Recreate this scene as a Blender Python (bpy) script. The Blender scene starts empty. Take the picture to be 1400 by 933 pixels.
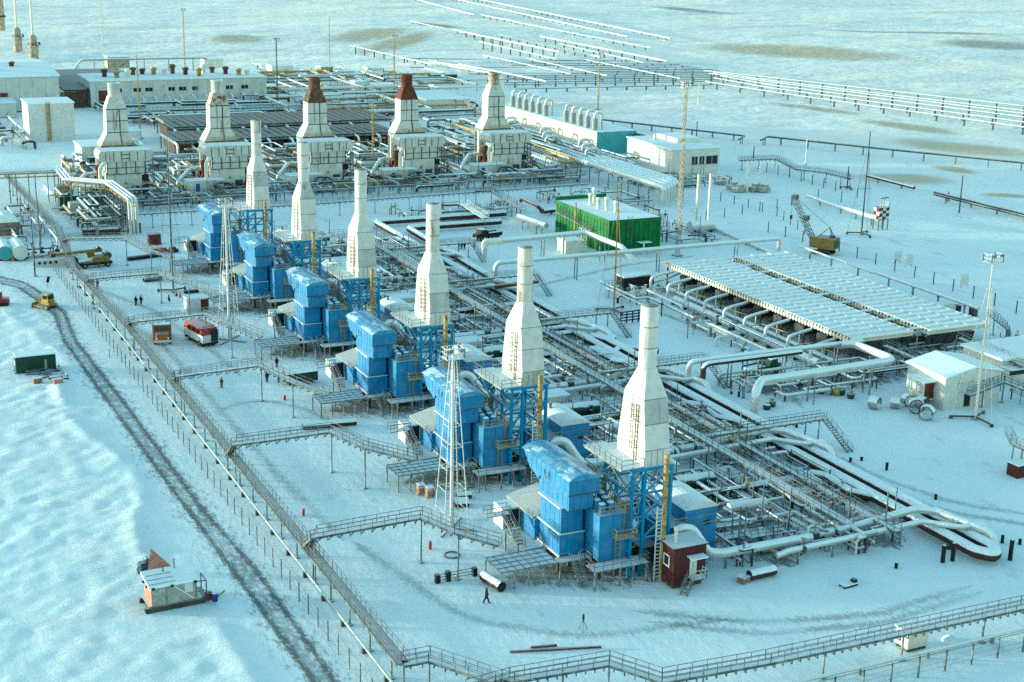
import bpy, math, random
import numpy as np
from mathutils import Vector, Matrix
random.seed(7)
SC = bpy.context.scene
COL = SC.collection
# ---------------------------------------------------------------- camera
CAMH = 72.0
FPX = 2007.886                      # focal length in pixels of a 1400 px wide frame
YAW, PITCH, ROLL = math.radians(25.691), math.radians(16.132), math.radians(1.2765)
_f = np.array([math.sin(YAW)*math.cos(PITCH), math.cos(YAW)*math.cos(PITCH), -math.sin(PITCH)])
_r = np.array([math.cos(YAW), -math.sin(YAW), 0.0])
_u = np.cross(_r, _f)
CR = math.cos(ROLL)*_r + math.sin(ROLL)*_u
CU = -math.sin(ROLL)*_r + math.cos(ROLL)*_u
CF = _f
cam_d = bpy.data.cameras.new('camera'); cam = bpy.data.objects.new('camera', cam_d); COL.objects.link(cam)
cam_d.sensor_width = 36.0; cam_d.lens = FPX*36.0/1400.0
cam_d.clip_start = 1.0; cam_d.clip_end = 9000.0
cam.matrix_world = Matrix(((CR[0], CU[0], -CF[0], 0), (CR[1], CU[1], -CF[1], 0), (CR[2], CU[2], -CF[2], CAMH), (0, 0, 0, 1)))
SC.camera = cam
# ---------------------------------------------------------------- sky and sun
SUN_EL, SUN_AZ = math.radians(3.6), math.radians(28.0)      # low arctic sun from the -X side, turned 28 deg towards +Y
sun_to = Vector((-math.cos(SUN_AZ)*math.cos(SUN_EL), math.sin(SUN_AZ)*math.cos(SUN_EL), math.sin(SUN_EL)))
world = bpy.data.worlds.new('World'); SC.world = world; world.use_nodes = True
wn = world.node_tree.nodes; wn.clear()
wo = wn.new('ShaderNodeOutputWorld'); bg = wn.new('ShaderNodeBackground'); sky = wn.new('ShaderNodeTexSky')
sky.sky_type = 'NISHITA'; sky.sun_disc = False; sky.sun_elevation = SUN_EL
sky.sun_rotation = math.atan2(sun_to.x, sun_to.y)
sky.air_density = 1.0; sky.dust_density = 0.6; sky.ozone_density = 0.6
bg.inputs['Strength'].default_value = 0.15
world.node_tree.links.new(sky.outputs[0], bg.inputs[0]); world.node_tree.links.new(bg.outputs[0], wo.inputs[0])
sl = bpy.data.lights.new('sun', 'SUN'); sun = bpy.data.objects.new('sun', sl); COL.objects.link(sun)
sl.energy = 1.45; sl.angle = math.radians(1.5); sl.color = (1.0, 0.83, 0.60)
sun.location = (0, 0, 200); sun.rotation_euler = sun_to.to_track_quat('Z', 'Y').to_euler()
SC.view_settings.view_transform = 'Standard'; SC.view_settings.look = 'None'
SC.view_settings.exposure = 2.14; SC.view_settings.gamma = 1.0; SC.view_settings.use_curve_mapping = False
SC.view_settings.use_white_balance = True; SC.view_settings.white_balance_temperature = 5150; SC.view_settings.white_balance_tint = -13
SC.render.engine = 'CYCLES'; SC.cycles.use_denoising = False
SC.cycles.max_bounces = 5; SC.cycles.diffuse_bounces = 3; SC.cycles.caustics_reflective = False; SC.cycles.caustics_refractive = False
# ---------------------------------------------------------------- where a point of the photo lies on the plane z, as a world point
def P(px, py, z=0.0):
    d = CF*FPX + CR*(px-700.0) + CU*(466.5-py)
    t = (z-CAMH)/d[2]
    return (float(d[0]*t), float(d[1]*t), float(z))
def PY(px, py, Y):
    d = CF*FPX + CR*(px-700.0) + CU*(466.5-py); t = Y/d[1]
    return (float(d[0]*t), float(Y), float(CAMH+d[2]*t))
def up(px, py, ty):
    """height of an upright thing whose foot shows at (px, py) and whose top shows at row ty"""
    b = P(px, py); lo, hi = 0.0, 90.0
    for _ in range(40):
        m = (lo+hi)/2; d = np.array([b[0], b[1], m-CAMH]); y = 466.5-FPX*(d@CU)/(d@CF)
        if y > ty: lo = m
        else: hi = m
    return lo
# ---------------------------------------------------------------- mesh builder
def V3(a): return Vector((a[0], a[1], a[2] if len(a) > 2 else 0.0))
class B:
    def __init__(s): s.v = []; s.f = []; s.sm = []
    def _add(s, vs, fs, smooth=False):
        o = len(s.v); s.v.extend([tuple(a) for a in vs])
        for f in fs: s.f.append(tuple(i+o for i in f)); s.sm.append(smooth)
        return s
    def box(s, x0, y0, z0, x1, y1, z1):
        return s.hexa([(x0,y0,z0),(x1,y0,z0),(x1,y1,z0),(x0,y1,z0),(x0,y0,z1),(x1,y0,z1),(x1,y1,z1),(x0,y1,z1)])
    def hexa(s, p): return s._add(p, [(3,2,1,0),(4,5,6,7),(0,1,5,4),(1,2,6,5),(2,3,7,6),(3,0,4,7)])
    def obox(s, c, sx, sy, sz, a=0.0):
        """box standing on c (base centre) turned by a about z"""
        ca, sa = math.cos(a), math.sin(a); q = []
        for z in (0, sz):
            for dx, dy in ((-1,-1),(1,-1),(1,1),(-1,1)):
                x, y = dx*sx/2, dy*sy/2; q.append((c[0]+x*ca-y*sa, c[1]+x*sa+y*ca, c[2]+z))
        return s.hexa(q)
    def bar(s, p, q, w, h=None):
        p, q = V3(p), V3(q); h = h or w; d = q-p
        if d.length < 1e-6: return s
        d.normalize(); upv = Vector((0,0,1)) if abs(d.z) < 0.95 else Vector((0,1,0))
        a = d.cross(upv).normalized()*(w/2); b = a.cross(d).normalized()*(h/2)
        return s.hexa([p-a-b, p+a-b, p+a+b, p-a+b, q-a-b, q+a-b, q+a+b, q-a+b])
    def tube(s, pts, r, n=8, caps=True, r1=None):
        pts = [V3(a) for a in pts]; m = len(pts); ring = []; N = None
        for i, p in enumerate(pts):
            t = (pts[min(i+1, m-1)]-pts[max(i-1, 0)])
            if t.length < 1e-9: t = Vector((0,0,1))
            t.normalize()
            if N is None:
                N = t.orthogonal().normalized()
            else:
                N = (N-t*N.dot(t))
                N = N.normalized() if N.length > 1e-6 else t.orthogonal().normalized()
            Bn = t.cross(N); rr = r if r1 is None else r+(r1-r)*i/(m-1)
            k = 1.0
            if 0 < i < m-1:
                c = (pts[i]-pts[i-1]).normalized().dot((pts[i+1]-pts[i]).normalized()); k = 1/max(.6, math.sqrt(max(.01, (1+c)/2)))
            ring.append([p+(N*math.cos(2*math.pi*j/n)+Bn*math.sin(2*math.pi*j/n))*rr*k for j in range(n)])
        vs = [v for rg in ring for v in rg]; fs = []
        for i in range(m-1):
            for j in range(n):
                j2 = (j+1) % n; fs.append((i*n+j, i*n+j2, (i+1)*n+j2, (i+1)*n+j))
        s._add(vs, fs, True)
        if caps: s._add(ring[0], [tuple(range(n-1, -1, -1))]); s._add(ring[-1], [tuple(range(n))])
        return s
    def pipe(s, pts, r, bend=None, n=10, seg=4, caps=True): return s.tube(fillet(pts, bend if bend is not None else r*2.2, seg), r, n, caps)
    def cone(s, p, r0, q, r1, n=12, caps=True): return s.tube([p, q], r0, n, caps, r1)
    def lathe(s, c, prof, n=16, smooth=True):
        o = []
        for r, z in prof: o += [(c[0]+r*math.cos(2*math.pi*j/n), c[1]+r*math.sin(2*math.pi*j/n), c[2]+z) for j in range(n)]
        fs = [(i*n+j, i*n+(j+1) % n, (i+1)*n+(j+1) % n, (i+1)*n+j) for i in range(len(prof)-1) for j in range(n)]
        s._add(o, fs, smooth)
        if prof[-1][0] > 1e-3: s._add(o[-n:], [tuple(range(n))])
        if prof[0][0] > 1e-3: s._add(o[:n], [tuple(range(n-1, -1, -1))])
        return s
    def prism(s, poly, d):
        n = len(poly); d = V3(d); a = [V3(p) for p in poly]; b = [p+d for p in a]
        s._add(a+b, [tuple(range(n-1, -1, -1)), tuple(range(n, 2*n))]+[(i, (i+1) % n, n+(i+1) % n, n+i) for i in range(n)]); return s
    def frus(s, x0, y0, x1, y1, z0, X0, Y0, X1, Y1, z1):
        return s.hexa([(x0,y0,z0),(x1,y0,z0),(x1,y1,z0),(x0,y1,z0),(X0,Y0,z1),(X1,Y0,z1),(X1,Y1,z1),(X0,Y1,z1)])
    def lattice(s, a, b, w0, w1, t, steps, diag=True):
        """four legged lattice column from a to b, widths w0 to w1"""
        a, b = V3(a), V3(b)
        cs = [(-1,-1),(1,-1),(1,1),(-1,1)]
        lv = []
        for i in range(steps+1):
            k = i/steps; c = a.lerp(b, k); w = (w0+(w1-w0)*k)/2; lv.append([c+Vector((x*w, y*w, 0)) for x, y in cs])
        for j in range(4): s.bar(lv[0][j], lv[-1][j], t)
        for i in range(steps+1):
            for j in range(4):
                if i: s.bar(lv[i][j], lv[i][(j+1) % 4], t*.7)
                if diag and i < steps: s.bar(lv[i][j], lv[i+1][(j+1) % 4], t*.6)
        return s
    def rail(s, pts, h=1.05, t=.045, step=1.6, mids=1):
        pts = [V3(p) for p in pts]; Z = Vector((0,0,1))
        for a, b in zip(pts, pts[1:]):
            n = max(1, round((b-a).length/step))
            for k in range(n+1):
                p = a.lerp(b, k/n); s.bar(p, p+Z*h, t)
            for m in range(mids+1): s.bar(a+Z*h*(m+1)/(mids+1), b+Z*h*(m+1)/(mids+1), t)
        return s
    def stair(s, a, b, w, n=None, t=.06, rails=True):
        """open steel stair from a (low) to b (high)"""
        a, b = V3(a), V3(b); d = b-a; h = Vector((d.x, d.y, 0)).normalized(); sd = Vector((-h.y, h.x, 0))*(w/2); n = n or max(3, int(abs(d.z)/.24))
        for k in (-1, 1): s.bar(a+sd*k, b+sd*k, t, .22)
        for i in range(1, n):
            c = a.lerp(b, i/n); s.bar(c-sd, c+sd, .28, .04)
        if rails:
            for k in (-1, 1): s.rail([a+sd*k, b+sd*k], .95, t*.8, 1.4)
        return s
    def ladder(s, a, b, w=.5, t=.05, ax=(1,0,0), step=.45):
        a, b = V3(a), V3(b); sd = V3(ax)*(w/2); n = max(2, int((b-a).length/step))
        for k in (-1, 1): s.bar(a+sd*k, b+sd*k, t)
        for i in range(1, n):
            c = a.lerp(b, i/n); s.bar(c-sd, c+sd, t*.7)
        return s
    def mesh(s, name, off=(0, 0, 0), smooth=None):
        me = bpy.data.meshes.new(name); o = off
        me.from_pydata([(x-o[0], y-o[1], z-o[2]) for x, y, z in s.v], [], s.f)
        me.polygons.foreach_set('use_smooth', s.sm if smooth is None else [smooth]*len(s.f)); return me
def fillet(pts, r, seg=4):
    pts = [V3(p) for p in pts]; out = [pts[0]]
    for i in range(1, len(pts)-1):
        p, a, b = pts[i], pts[i-1], pts[i+1]; da, db = (a-p), (b-p); la, lb = da.length, db.length
        if la < 1e-6 or lb < 1e-6: continue
        da /= la; db /= lb; c = max(-1, min(1, da.dot(db)))
        if c < -0.999: out.append(p); continue
        half = math.acos(c)/2; t = min(r/math.tan(half), la*.48, lb*.48); p0, p1 = p+da*t, p+db*t
        for k in range(seg+1):
            q = k/seg; out.append(p0*((1-q)**2)+p*(2*q*(1-q))+p1*(q*q))
    out.append(pts[-1]); return out
# ---------------------------------------------------------------- things and parts
def _props(o, label, cat, group=None, kind=None):
    if label: o['label'] = label
    if cat: o['category'] = cat
    if group: o['group'] = group
    if kind: o['kind'] = kind
class T:
    """one top-level thing: an Empty at its base; parts are given in world coordinates (loc is taken off) or, with local=True, in its own"""
    def __init__(s, name, label, cat, loc, group=None, rz=0.0, local=False):
        s.o = bpy.data.objects.new(name, None); COL.objects.link(s.o); s.o.empty_display_size = .5
        s.o.location = V3(loc); s.o.rotation_euler = (0, 0, rz); s.loc = (0, 0, 0) if local else tuple(V3(loc))
        _props(s.o, label, cat, group)
    def part(s, name, b, m, parent=None, label=None, kind=None):
        o = bpy.data.objects.new(name, b.mesh(name, s.loc)); COL.objects.link(o); o.data.materials.append(m); o.parent = parent or s.o
        if label: o['label'] = label
        if kind: o['kind'] = kind
        return o
    def inst(s, name, me, m, at, rz=0.0, parent=None, scale=None):
        """a part that shares mesh data, placed at a world point"""
        o = bpy.data.objects.new(name, me); COL.objects.link(o)
        if not me.materials: me.materials.append(m)
        o.parent = parent or s.o; a = V3(at)-V3(s.loc); o.location = a; o.rotation_euler = (0, 0, rz)
        if scale: o.scale = scale
        return o
def one(name, b, m, label, cat, group=None, kind=None):
    """a thing that is a single mesh, its origin at its base"""
    a = np.array(b.v); c = ((a[:, 0].min()+a[:, 0].max())/2, (a[:, 1].min()+a[:, 1].max())/2, a[:, 2].min())
    o = bpy.data.objects.new(name, b.mesh(name, c)); COL.objects.link(o); o.location = c; o.data.materials.append(m); _props(o, label, cat, group, kind); return o
def clone(o, parent=None):
    c = o.copy(); COL.objects.link(c)
    if parent is not None: c.parent = parent
    for ch in [x for x in CH.get(o, ())]: clone(ch, c)
    return c
CH = {}
def snapshot():
    CH.clear()
    for x in COL.objects:
        if x.parent is not None: CH.setdefault(x.parent, []).append(x)
def structure(name, b, m, kind='structure'):
    o = bpy.data.objects.new(name, b.mesh(name)); COL.objects.link(o); o.data.materials.append(m); o['kind'] = kind; return o
# ---------------------------------------------------------------- materials
SNOW = (0.74, 0.86, 0.90)
def _nodes(name):
    m = bpy.data.materials.new(name); m.use_nodes = True; nt = m.node_tree; nt.nodes.clear()
    out = nt.nodes.new('ShaderNodeOutputMaterial'); b = nt.nodes.new('ShaderNodeBsdfPrincipled'); nt.links.new(b.outputs[0], out.inputs[0]); return m, nt, b
def _noise(nt, scale, detail=3, vec=None, rough=.6):
    n = nt.nodes.new('ShaderNodeTexNoise'); n.inputs['Scale'].default_value = scale; n.inputs['Detail'].default_value = detail; n.inputs['Roughness'].default_value = rough
    if vec is not None: nt.links.new(vec, n.inputs['Vector'])
    return n.outputs['Fac']
def _range(nt, v, a, b, c=0., d=1., smooth=True):
    n = nt.nodes.new('ShaderNodeMapRange'); n.interpolation_type = 'SMOOTHSTEP' if smooth else 'LINEAR'
    nt.links.new(v, n.inputs[0]); n.inputs[1].default_value = a; n.inputs[2].default_value = b; n.inputs[3].default_value = c; n.inputs[4].default_value = d
    return n.outputs[0]
def _math(nt, op, a, b=None):
    n = nt.nodes.new('ShaderNodeMath'); n.operation = op
    for i, x in enumerate((a, b)):
        if x is None: continue
        if isinstance(x, (int, float)): n.inputs[i].default_value = x
        else: nt.links.new(x, n.inputs[i])
    return n.outputs[0]
def _mix(nt, fac, a, b):
    n = nt.nodes.new('ShaderNodeMix'); n.data_type = 'RGBA'
    for s, x in ((0, fac), (6, a), (7, b)):
        if isinstance(x, (tuple, list)): n.inputs[s].default_value = (*x[:3], 1.0)
        elif isinstance(x, (int, float)): n.inputs[s].default_value = x
        else: nt.links.new(x, n.inputs[s])
    return n.outputs[2]
def _map(nt, vec, scale):
    n = nt.nodes.new('ShaderNodeMapping'); n.inputs['Scale'].default_value = scale; nt.links.new(vec, n.inputs[0]); return n.outputs[0]
def mat(name, col, rough=.6, metal=0., snow=0., var=.18, scale=.6, rust=None, rustamt=.0, streak=False, frost=0.0, sn=.13, sr=(.42, .68), patch=0.0):
    m, nt, b = _nodes(name); g = nt.nodes.new('ShaderNodeNewGeometry'); pos = g.outputs['Position']
    v = _noise(nt, scale, 4, pos)
    c = _mix(nt, _range(nt, v, .3, .7), tuple(x*(1-var) for x in col), tuple(min(1, x*(1+var)) for x in col))
    if rust is not None:
        vec = _map(nt, pos, (1.0, 1.0, .12)) if streak else pos
        c = _mix(nt, _range(nt, _noise(nt, 1.1, 5, vec, .7), .62-.25*rustamt, .75-.2*rustamt), c, rust)
    if frost:
        c = _mix(nt, _math(nt, 'MULTIPLY', _range(nt, _noise(nt, .9, 4, pos), .35, .75), frost), c, SNOW)
    if snow:
        sep = nt.nodes.new('ShaderNodeSeparateXYZ'); nt.links.new(g.outputs['Normal'], sep.inputs[0])
        nz = _math(nt, 'ADD', sep.outputs[2], _range(nt, _noise(nt, .8, 3, pos), .25, .75, -sn, sn))
        k = _math(nt, 'MULTIPLY', _range(nt, nz, *sr), snow)
        if patch: k = _math(nt, 'MULTIPLY', k, _range(nt, _noise(nt, .45, 4, _map(nt, pos, (1.6, .55, 1)), .65), .5-patch*.3, .62-patch*.3))
        c = _mix(nt, k, c, SNOW)
        rr = _range(nt, k, 0, 1, rough, .75); nt.links.new(rr, b.inputs['Roughness'])
        mt = _range(nt, k, 0, .6, metal, 0.); nt.links.new(mt, b.inputs['Metallic'])
    else:
        b.inputs['Roughness'].default_value = rough; b.inputs['Metallic'].default_value = metal
    nt.links.new(c, b.inputs['Base Color'])
    b.inputs['Specular IOR Level'].default_value = .35
    return m
M = dict(
    blue=mat('blue_cladding', (.038, .185, .42), .5, snow=.42, var=.10, scale=.25, frost=.06, rust=(.07, .235, .42), rustamt=.14, streak=True),
    blue_roof=mat('blue_roof_sheet', (.055, .225, .43), .5, snow=.6, var=.12, scale=.35, frost=.16, sr=(.3, .6), patch=.12),
    blue_steel=mat('blue_steel', (.035, .22, .45), .5, snow=.5, var=.2),
    white=mat('white_cladding', (.60, .61, .60), .5, snow=.7, var=.09, scale=.9, rust=(.36, .33, .28), rustamt=.12, streak=True),
    alu=mat('aluminium_cladding', (.66, .68, .69), .38, metal=.25, snow=.9, var=.07, scale=.4),
    pipe=mat('insulated_pipe', (.30, .29, .28), .55, snow=1.0, sn=.04, sr=(.2, .36), var=.25, scale=1.2),
    pipew=mat('white_pipe_jacket', (.50, .52, .52), .45, metal=.15, snow=1.0, sn=.04, sr=(.2, .36), var=.08, scale=.8),
    darkpipe=mat('rusty_pipe', (.045, .022, .018), .7, snow=1.0, sn=.04, sr=(.2, .36), var=.35, scale=1.0),
    steel=mat('frosted_steel', (.13, .15, .155), .6, snow=.75, var=.25, scale=1.5, frost=.26),
    darksteel=mat('dark_steel', (.03, .033, .034), .6, snow=.4, var=.3, scale=1.5, frost=.06),
    rail=mat('frosted_rail', (.06, .07, .07), .6, snow=.25, var=.35, scale=1.5, frost=.24),
    deck=mat('snowy_grating', (.13, .14, .14), .7, snow=.78, var=.35, scale=2.0, frost=.3),
    yellow=mat('yellow_steel', (.34, .22, .025), .5, snow=.35, var=.25, scale=1.5),
    oldyellow=mat('dull_yellow_paint', (.20, .135, .03), .6, snow=.3, var=.3, scale=1.5),
    ochre=mat('ochre_pipe', (.38, .27, .09), .6, snow=.3, var=.3, scale=1.0, rust=(.12, .05, .03), rustamt=.5),
    rust=mat('rust_iron', (.10, .030, .018), .8, snow=.4, var=.4, scale=1.0),
    maroon=mat('maroon_boards', (.055, .010, .012), .6, snow=.75, var=.25, scale=2.0),
    red=mat('red_paint', (.33, .025, .03), .45, snow=.45, var=.15),
    orange=mat('orange_paint', (.27, .10, .015), .5, snow=.3, var=.2, scale=2.0),
    green=mat('green_sheet', (.013, .13, .022), .5, snow=1.0, var=.25, scale=.5),
    dkgreen=mat('dark_green_paint', (.012, .05, .032), .5, snow=.95, var=.25, scale=1.0),
    teal=mat('turquoise_sheet', (.10, .33, .36), .55, snow=.9, var=.1, scale=.3),
    cream=mat('cream_cladding', (.66, .65, .56), .55, snow=1.0, var=.08, scale=.4),
    concrete=mat('grey_white_panel', (.52, .55, .54), .75, snow=1.0, var=.10, scale=.35),
    black=mat('black_rubber', (.012, .012, .013), .8, snow=.25, var=.3),
    glass=mat('dark_glass', (.015, .02, .025), .15, var=.2),
    brown=mat('brown_slats', (.055, .035, .028), .7, snow=.25, var=.35, scale=.6),
    wood=mat('weathered_boards', (.23, .16, .11), .8, snow=.9, var=.35, scale=2.0),
    ply=mat('pink_plywood', (.42, .20, .14), .75, snow=.6, var=.2, scale=2.0),
    foil=mat('grey_felt_wall', (.30, .32, .31), .8, snow=.3, var=.22, scale=2.5),
    snow=mat('lying_snow', SNOW, .8, var=.03, scale=.5),
    cloth=mat('dark_workwear', (.013, .015, .022), .85, var=.3, scale=3.0),
    skin=mat('face_skin', (.35, .20, .15), .6, var=.1),
    bluedoor=mat('blue_door', (.02, .07, .22), .5, var=.15),
)
M['greycap'] = mat('greyish_cap', (.42, .36, .26), .7, var=.3, scale=.8, rust=(.15, .09, .05), rustamt=.5)
ORD6 = ['nearest', 'second nearest', 'third nearest', 'third farthest', 'second farthest', 'farthest']
# ================================================================ the ground: one sheet, drifts modelled
def vnoise(x, y, seed):
    xi = np.floor(x).astype(np.int64); yi = np.floor(y).astype(np.int64); fx = x-xi; fy = y-yi
    def h(i, j):
        n = (i*374761393+j*668265263+seed*974634777) & 0x7fffffff; n = ((n ^ (n >> 13))*1274126177) & 0x7fffffff
        return ((n ^ (n >> 16)) & 0xffff)/65535.0
    u = fx*fx*(3-2*fx); v = fy*fy*(3-2*fy)
    return (h(xi, yi)*(1-u)+h(xi+1, yi)*u)*(1-v)+(h(xi, yi+1)*(1-u)+h(xi+1, yi+1)*u)*v
def ss(a, b, x):
    t = np.clip((x-a)/(b-a), 0, 1); return t*t*(3-2*t)
def ground_h(x, y):
    # untouched drifts left of the track, wind ridges running obliquely; flat yard; rolling tundra far off
    left = 1-ss(30.5, 35.5, x)
    a = (x*.8+y*.6); b = (-x*.6+y*.8)
    d = (vnoise(a/9, b/3.2, 3)-.5)*.06+(vnoise(a/3.2, b/1.5, 4)-.5)*.10+(vnoise(x/22, y/22, 5)-.5)*.14+(vnoise(x/1.7, y/1.9, 15)-.5)*.13
    rough = ss(.45, .75, vnoise(x/14, y/16, 21))
    bank = np.exp(-((x-31.0-1.6*np.sin(y*.11)-1.5*vnoise(y/7, y*0, 31))/1.3)**2)*(.2+.7*vnoise(y/4, x*.3, 9))*ss(300, 235, y)
    ridge = np.maximum(0, vnoise(a/5, b/1.8, 12)-.58)*1.1*rough
    bank = bank+rough*np.exp(-((x-28)/5)**2)*(vnoise(x/1.6, y/1.6, 44)-.4)*.45
    far = ss(520, 700, y+x*.25)
    wa = a+3*vnoise(x/9, y/9, 71); wb = b+2.5*vnoise(x/7, y/8, 72)
    fine = (np.abs(vnoise(wa/2.4, wb/1.7, 51)-.5)*-.5)+(vnoise(x/1.1, y/1.0, 52)-.5)*.12+np.abs(vnoise(wa/6, wb/3.6, 53)-.5)*-.5
    flat = 1-np.maximum(np.exp(-(((x-30)/6)**2+((y-144)/6)**2)**2), np.exp(-(((x-29)/6)**2+((y-236)/6)**2)**2))
    h = left*flat*(d+ridge*.12+fine*.09*(.2+rough)+.08)+bank*.34*flat
    h = h+far*((vnoise(x/160, y/110, 6)-.5)*5+(vnoise(x/45, y/30, 7)-.5)*1.5)
    right = ss(205, 250, x)*(1-far)
    h = h+right*((vnoise(x/40, y/40, 8)-.5)*1.0+(vnoise(x/9, y/9, 2)-.5)*.5+np.maximum(0, vnoise(x/14, y/30, 61)-.6)*1.6)
    # road bed flat
    return h
def axis(segs):
    out = []
    for a, b, st in segs: out += list(np.arange(a, b, st))
    return np.array(out+[segs[-1][1]])
gx = axis([(-3000, -400, 200), (-400, -40, 40), (-40, 0, 4), (0, 36, .38), (36, 60, 3), (60, 200, 10), (200, 420, 5), (420, 900, 20), (900, 3600, 150)])
gy = axis([(-600, 40, 80), (40, 112, 4), (112, 275, .42), (275, 420, 3), (420, 700, 8), (700, 1500, 20), (1500, 5000, 250)])
GX, GY = np.meshgrid(gx, gy, indexing='ij'); GZ = ground_h(GX, GY)
nx, ny = GX.shape
gb = B(); gb.v = list(zip(GX.ravel().tolist(), GY.ravel().tolist(), GZ.ravel().tolist()))
idx = np.arange(nx*ny).reshape(nx, ny)
gb.f = np.stack([idx[:-1, :-1].ravel(), idx[1:, :-1].ravel(), idx[1:, 1:].ravel(), idx[:-1, 1:].ravel()], 1).tolist(); gb.sm = [True]*len(gb.f)
def snow_ground():
    m, nt, b = _nodes('snow_field'); g = nt.nodes.new('ShaderNodeNewGeometry'); pos = g.outputs['Position']
    L = nt.links
    v = _noise(nt, .05, 5, pos); c = _mix(nt, _range(nt, v, .3, .7), (.68, .82, .86), (.77, .87, .90))
    # wind-scoured grass and dirt: far to the right in long tan and grey bands, fainter elsewhere
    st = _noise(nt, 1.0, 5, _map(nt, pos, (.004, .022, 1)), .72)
    sep = nt.nodes.new('ShaderNodeSeparateXYZ'); L.new(pos, sep.inputs[0])
    def blob(cx, cy, rx, ry, rot=0.):
        a = _math(nt, 'SUBTRACT', sep.outputs[0], cx); d = _math(nt, 'SUBTRACT', sep.outputs[1], cy)
        ca, sa = math.cos(rot), math.sin(rot)
        e = _math(nt, 'DIVIDE', _math(nt, 'ADD', _math(nt, 'MULTIPLY', a, ca), _math(nt, 'MULTIPLY', d, sa)), rx)
        f = _math(nt, 'DIVIDE', _math(nt, 'SUBTRACT', _math(nt, 'MULTIPLY', d, ca), _math(nt, 'MULTIPLY', a, sa)), ry)
        q = _math(nt, 'ADD', _math(nt, 'MULTIPLY', e, e), _math(nt, 'MULTIPLY', f, f))
        return _range(nt, q, 0.1, 1.0, 1., 0.)
    blobs = None; tan = None
    for bi, (px, py, qx, qy, wpx) in enumerate(BANDS):
        a = P(px, py); d = P(qx, qy); cx, cy = (a[0]+d[0])/2, (a[1]+d[1])/2
        k = blob(cx, cy, math.hypot(d[0]-a[0], d[1]-a[1])/2, wpx, math.atan2(d[1]-a[1], d[0]-a[0]))
        blobs = k if blobs is None else _math(nt, 'MAXIMUM', blobs, k)
        if bi not in (1, 2, 12, 13): tan = k if tan is None else _math(nt, 'MAXIMUM', tan, k)
    gr = _math(nt, 'MULTIPLY', blobs, _range(nt, _math(nt, 'ADD', _noise(nt, 1.0, 7, _map(nt, pos, (.018, .05, 1)), .75), _math(nt, 'MULTIPLY', blobs, .12)), .28, .46))
    GR = gr
    c = _mix(nt, _math(nt, 'MULTIPLY', gr, .0), c, _mix(nt, _range(nt, tan, .02, .2), (.26, .24, .21), (.47, .37, .20)))
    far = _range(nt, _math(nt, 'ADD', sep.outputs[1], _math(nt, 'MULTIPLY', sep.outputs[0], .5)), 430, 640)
    # stub: warm sunlight painted into the open tundra snow as a cream tint
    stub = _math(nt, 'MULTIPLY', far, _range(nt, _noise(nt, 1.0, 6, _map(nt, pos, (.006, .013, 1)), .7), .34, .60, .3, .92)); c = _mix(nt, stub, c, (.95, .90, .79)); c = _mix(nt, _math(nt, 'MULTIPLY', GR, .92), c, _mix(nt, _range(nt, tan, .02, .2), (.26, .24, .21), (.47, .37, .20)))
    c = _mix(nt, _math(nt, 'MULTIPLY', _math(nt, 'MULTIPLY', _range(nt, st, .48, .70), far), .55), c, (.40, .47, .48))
    fm = _noise(nt, .55, 8, pos, .78); c = _mix(nt, _math(nt, 'MULTIPLY', _range(nt, fm, .35, .68), .30), c, (.88, .95, .97)); fm2 = _noise(nt, 1.3, 6, _map(nt, pos, (1, .6, 1)), .8); c = _mix(nt, _math(nt, 'MULTIPLY', _range(nt, fm2, .52, .72), .28), c, (.44, .56, .60))
    # trampled grey smudges and wheel scuffs in the yard
    yard = _math(nt, 'MULTIPLY', _range(nt, sep.outputs[0], 44, 60), _range(nt, sep.outputs[1], 330, 430, 1, 0))
    sm = _math(nt, 'MULTIPLY', _range(nt, _noise(nt, .22, 6, _map(nt, pos, (1, .45, 1)), .72), .56, .74), yard)
    c = _mix(nt, _math(nt, 'MULTIPLY', sm, .5), c, (.27, .33, .34))
    spk = _math(nt, 'MULTIPLY', _range(nt, _noise(nt, 1.6, 4, pos, .75), .66, .78), _math(nt, 'MAXIMUM', _range(nt, _noise(nt, .06, 2, pos), .42, .62), _math(nt, 'MULTIPLY', _range(nt, sep.outputs[0], 36, 30), .8)))
    c = _mix(nt, _math(nt, 'MULTIPLY', spk, .5), c, (.22, .26, .27))
    L.new(c, b.inputs['Base Color']); b.inputs['Roughness'].default_value = .7; b.inputs['Specular IOR Level'].default_value = .3
    bp = nt.nodes.new('ShaderNodeBump'); bp.inputs['Strength'].default_value = .5; bp.inputs['Distance'].default_value = .14
    hh = _math(nt, 'ADD', _noise(nt, .9, 5, _map(nt, pos, (1, .55, 1)), .65), _math(nt, 'MULTIPLY', _noise(nt, .12, 4, _map(nt, pos, (1, .4, 1))), 3.0))
    # crusty wind-cut ridges of the left field
    wv = nt.nodes.new('ShaderNodeMapping'); wv.inputs['Rotation'].default_value = (0, 0, -.64); wv.inputs['Scale'].default_value = (.55, 1.5, 1); L.new(pos, wv.inputs[0])
    cr = _math(nt, 'MULTIPLY', _math(nt, 'MULTIPLY', _range(nt, _noise(nt, .09, 3, pos), .38, .62, .12, 1.0), _math(nt, 'ADD', _range(nt, _noise(nt, .55, 7, wv.outputs[0], .7), .42, .60, 0, 1.2), _math(nt, 'MULTIPLY', _noise(nt, 1.6, 6, wv.outputs[0], .8), 1.8))), _math(nt, 'MAXIMUM', _range(nt, sep.outputs[0], 36, 30), _range(nt, sep.outputs[0], 190, 230, 0, .5)))
    hh = _math(nt, 'ADD', hh, cr)
    L.new(hh, bp.inputs['Height'])
    # broad wind ridges on the open tundra and in the left field catch the low sun
    b2 = nt.nodes.new('ShaderNodeBump'); b2.inputs['Strength'].default_value = .6; b2.inputs['Distance'].default_value = 1.0
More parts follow.
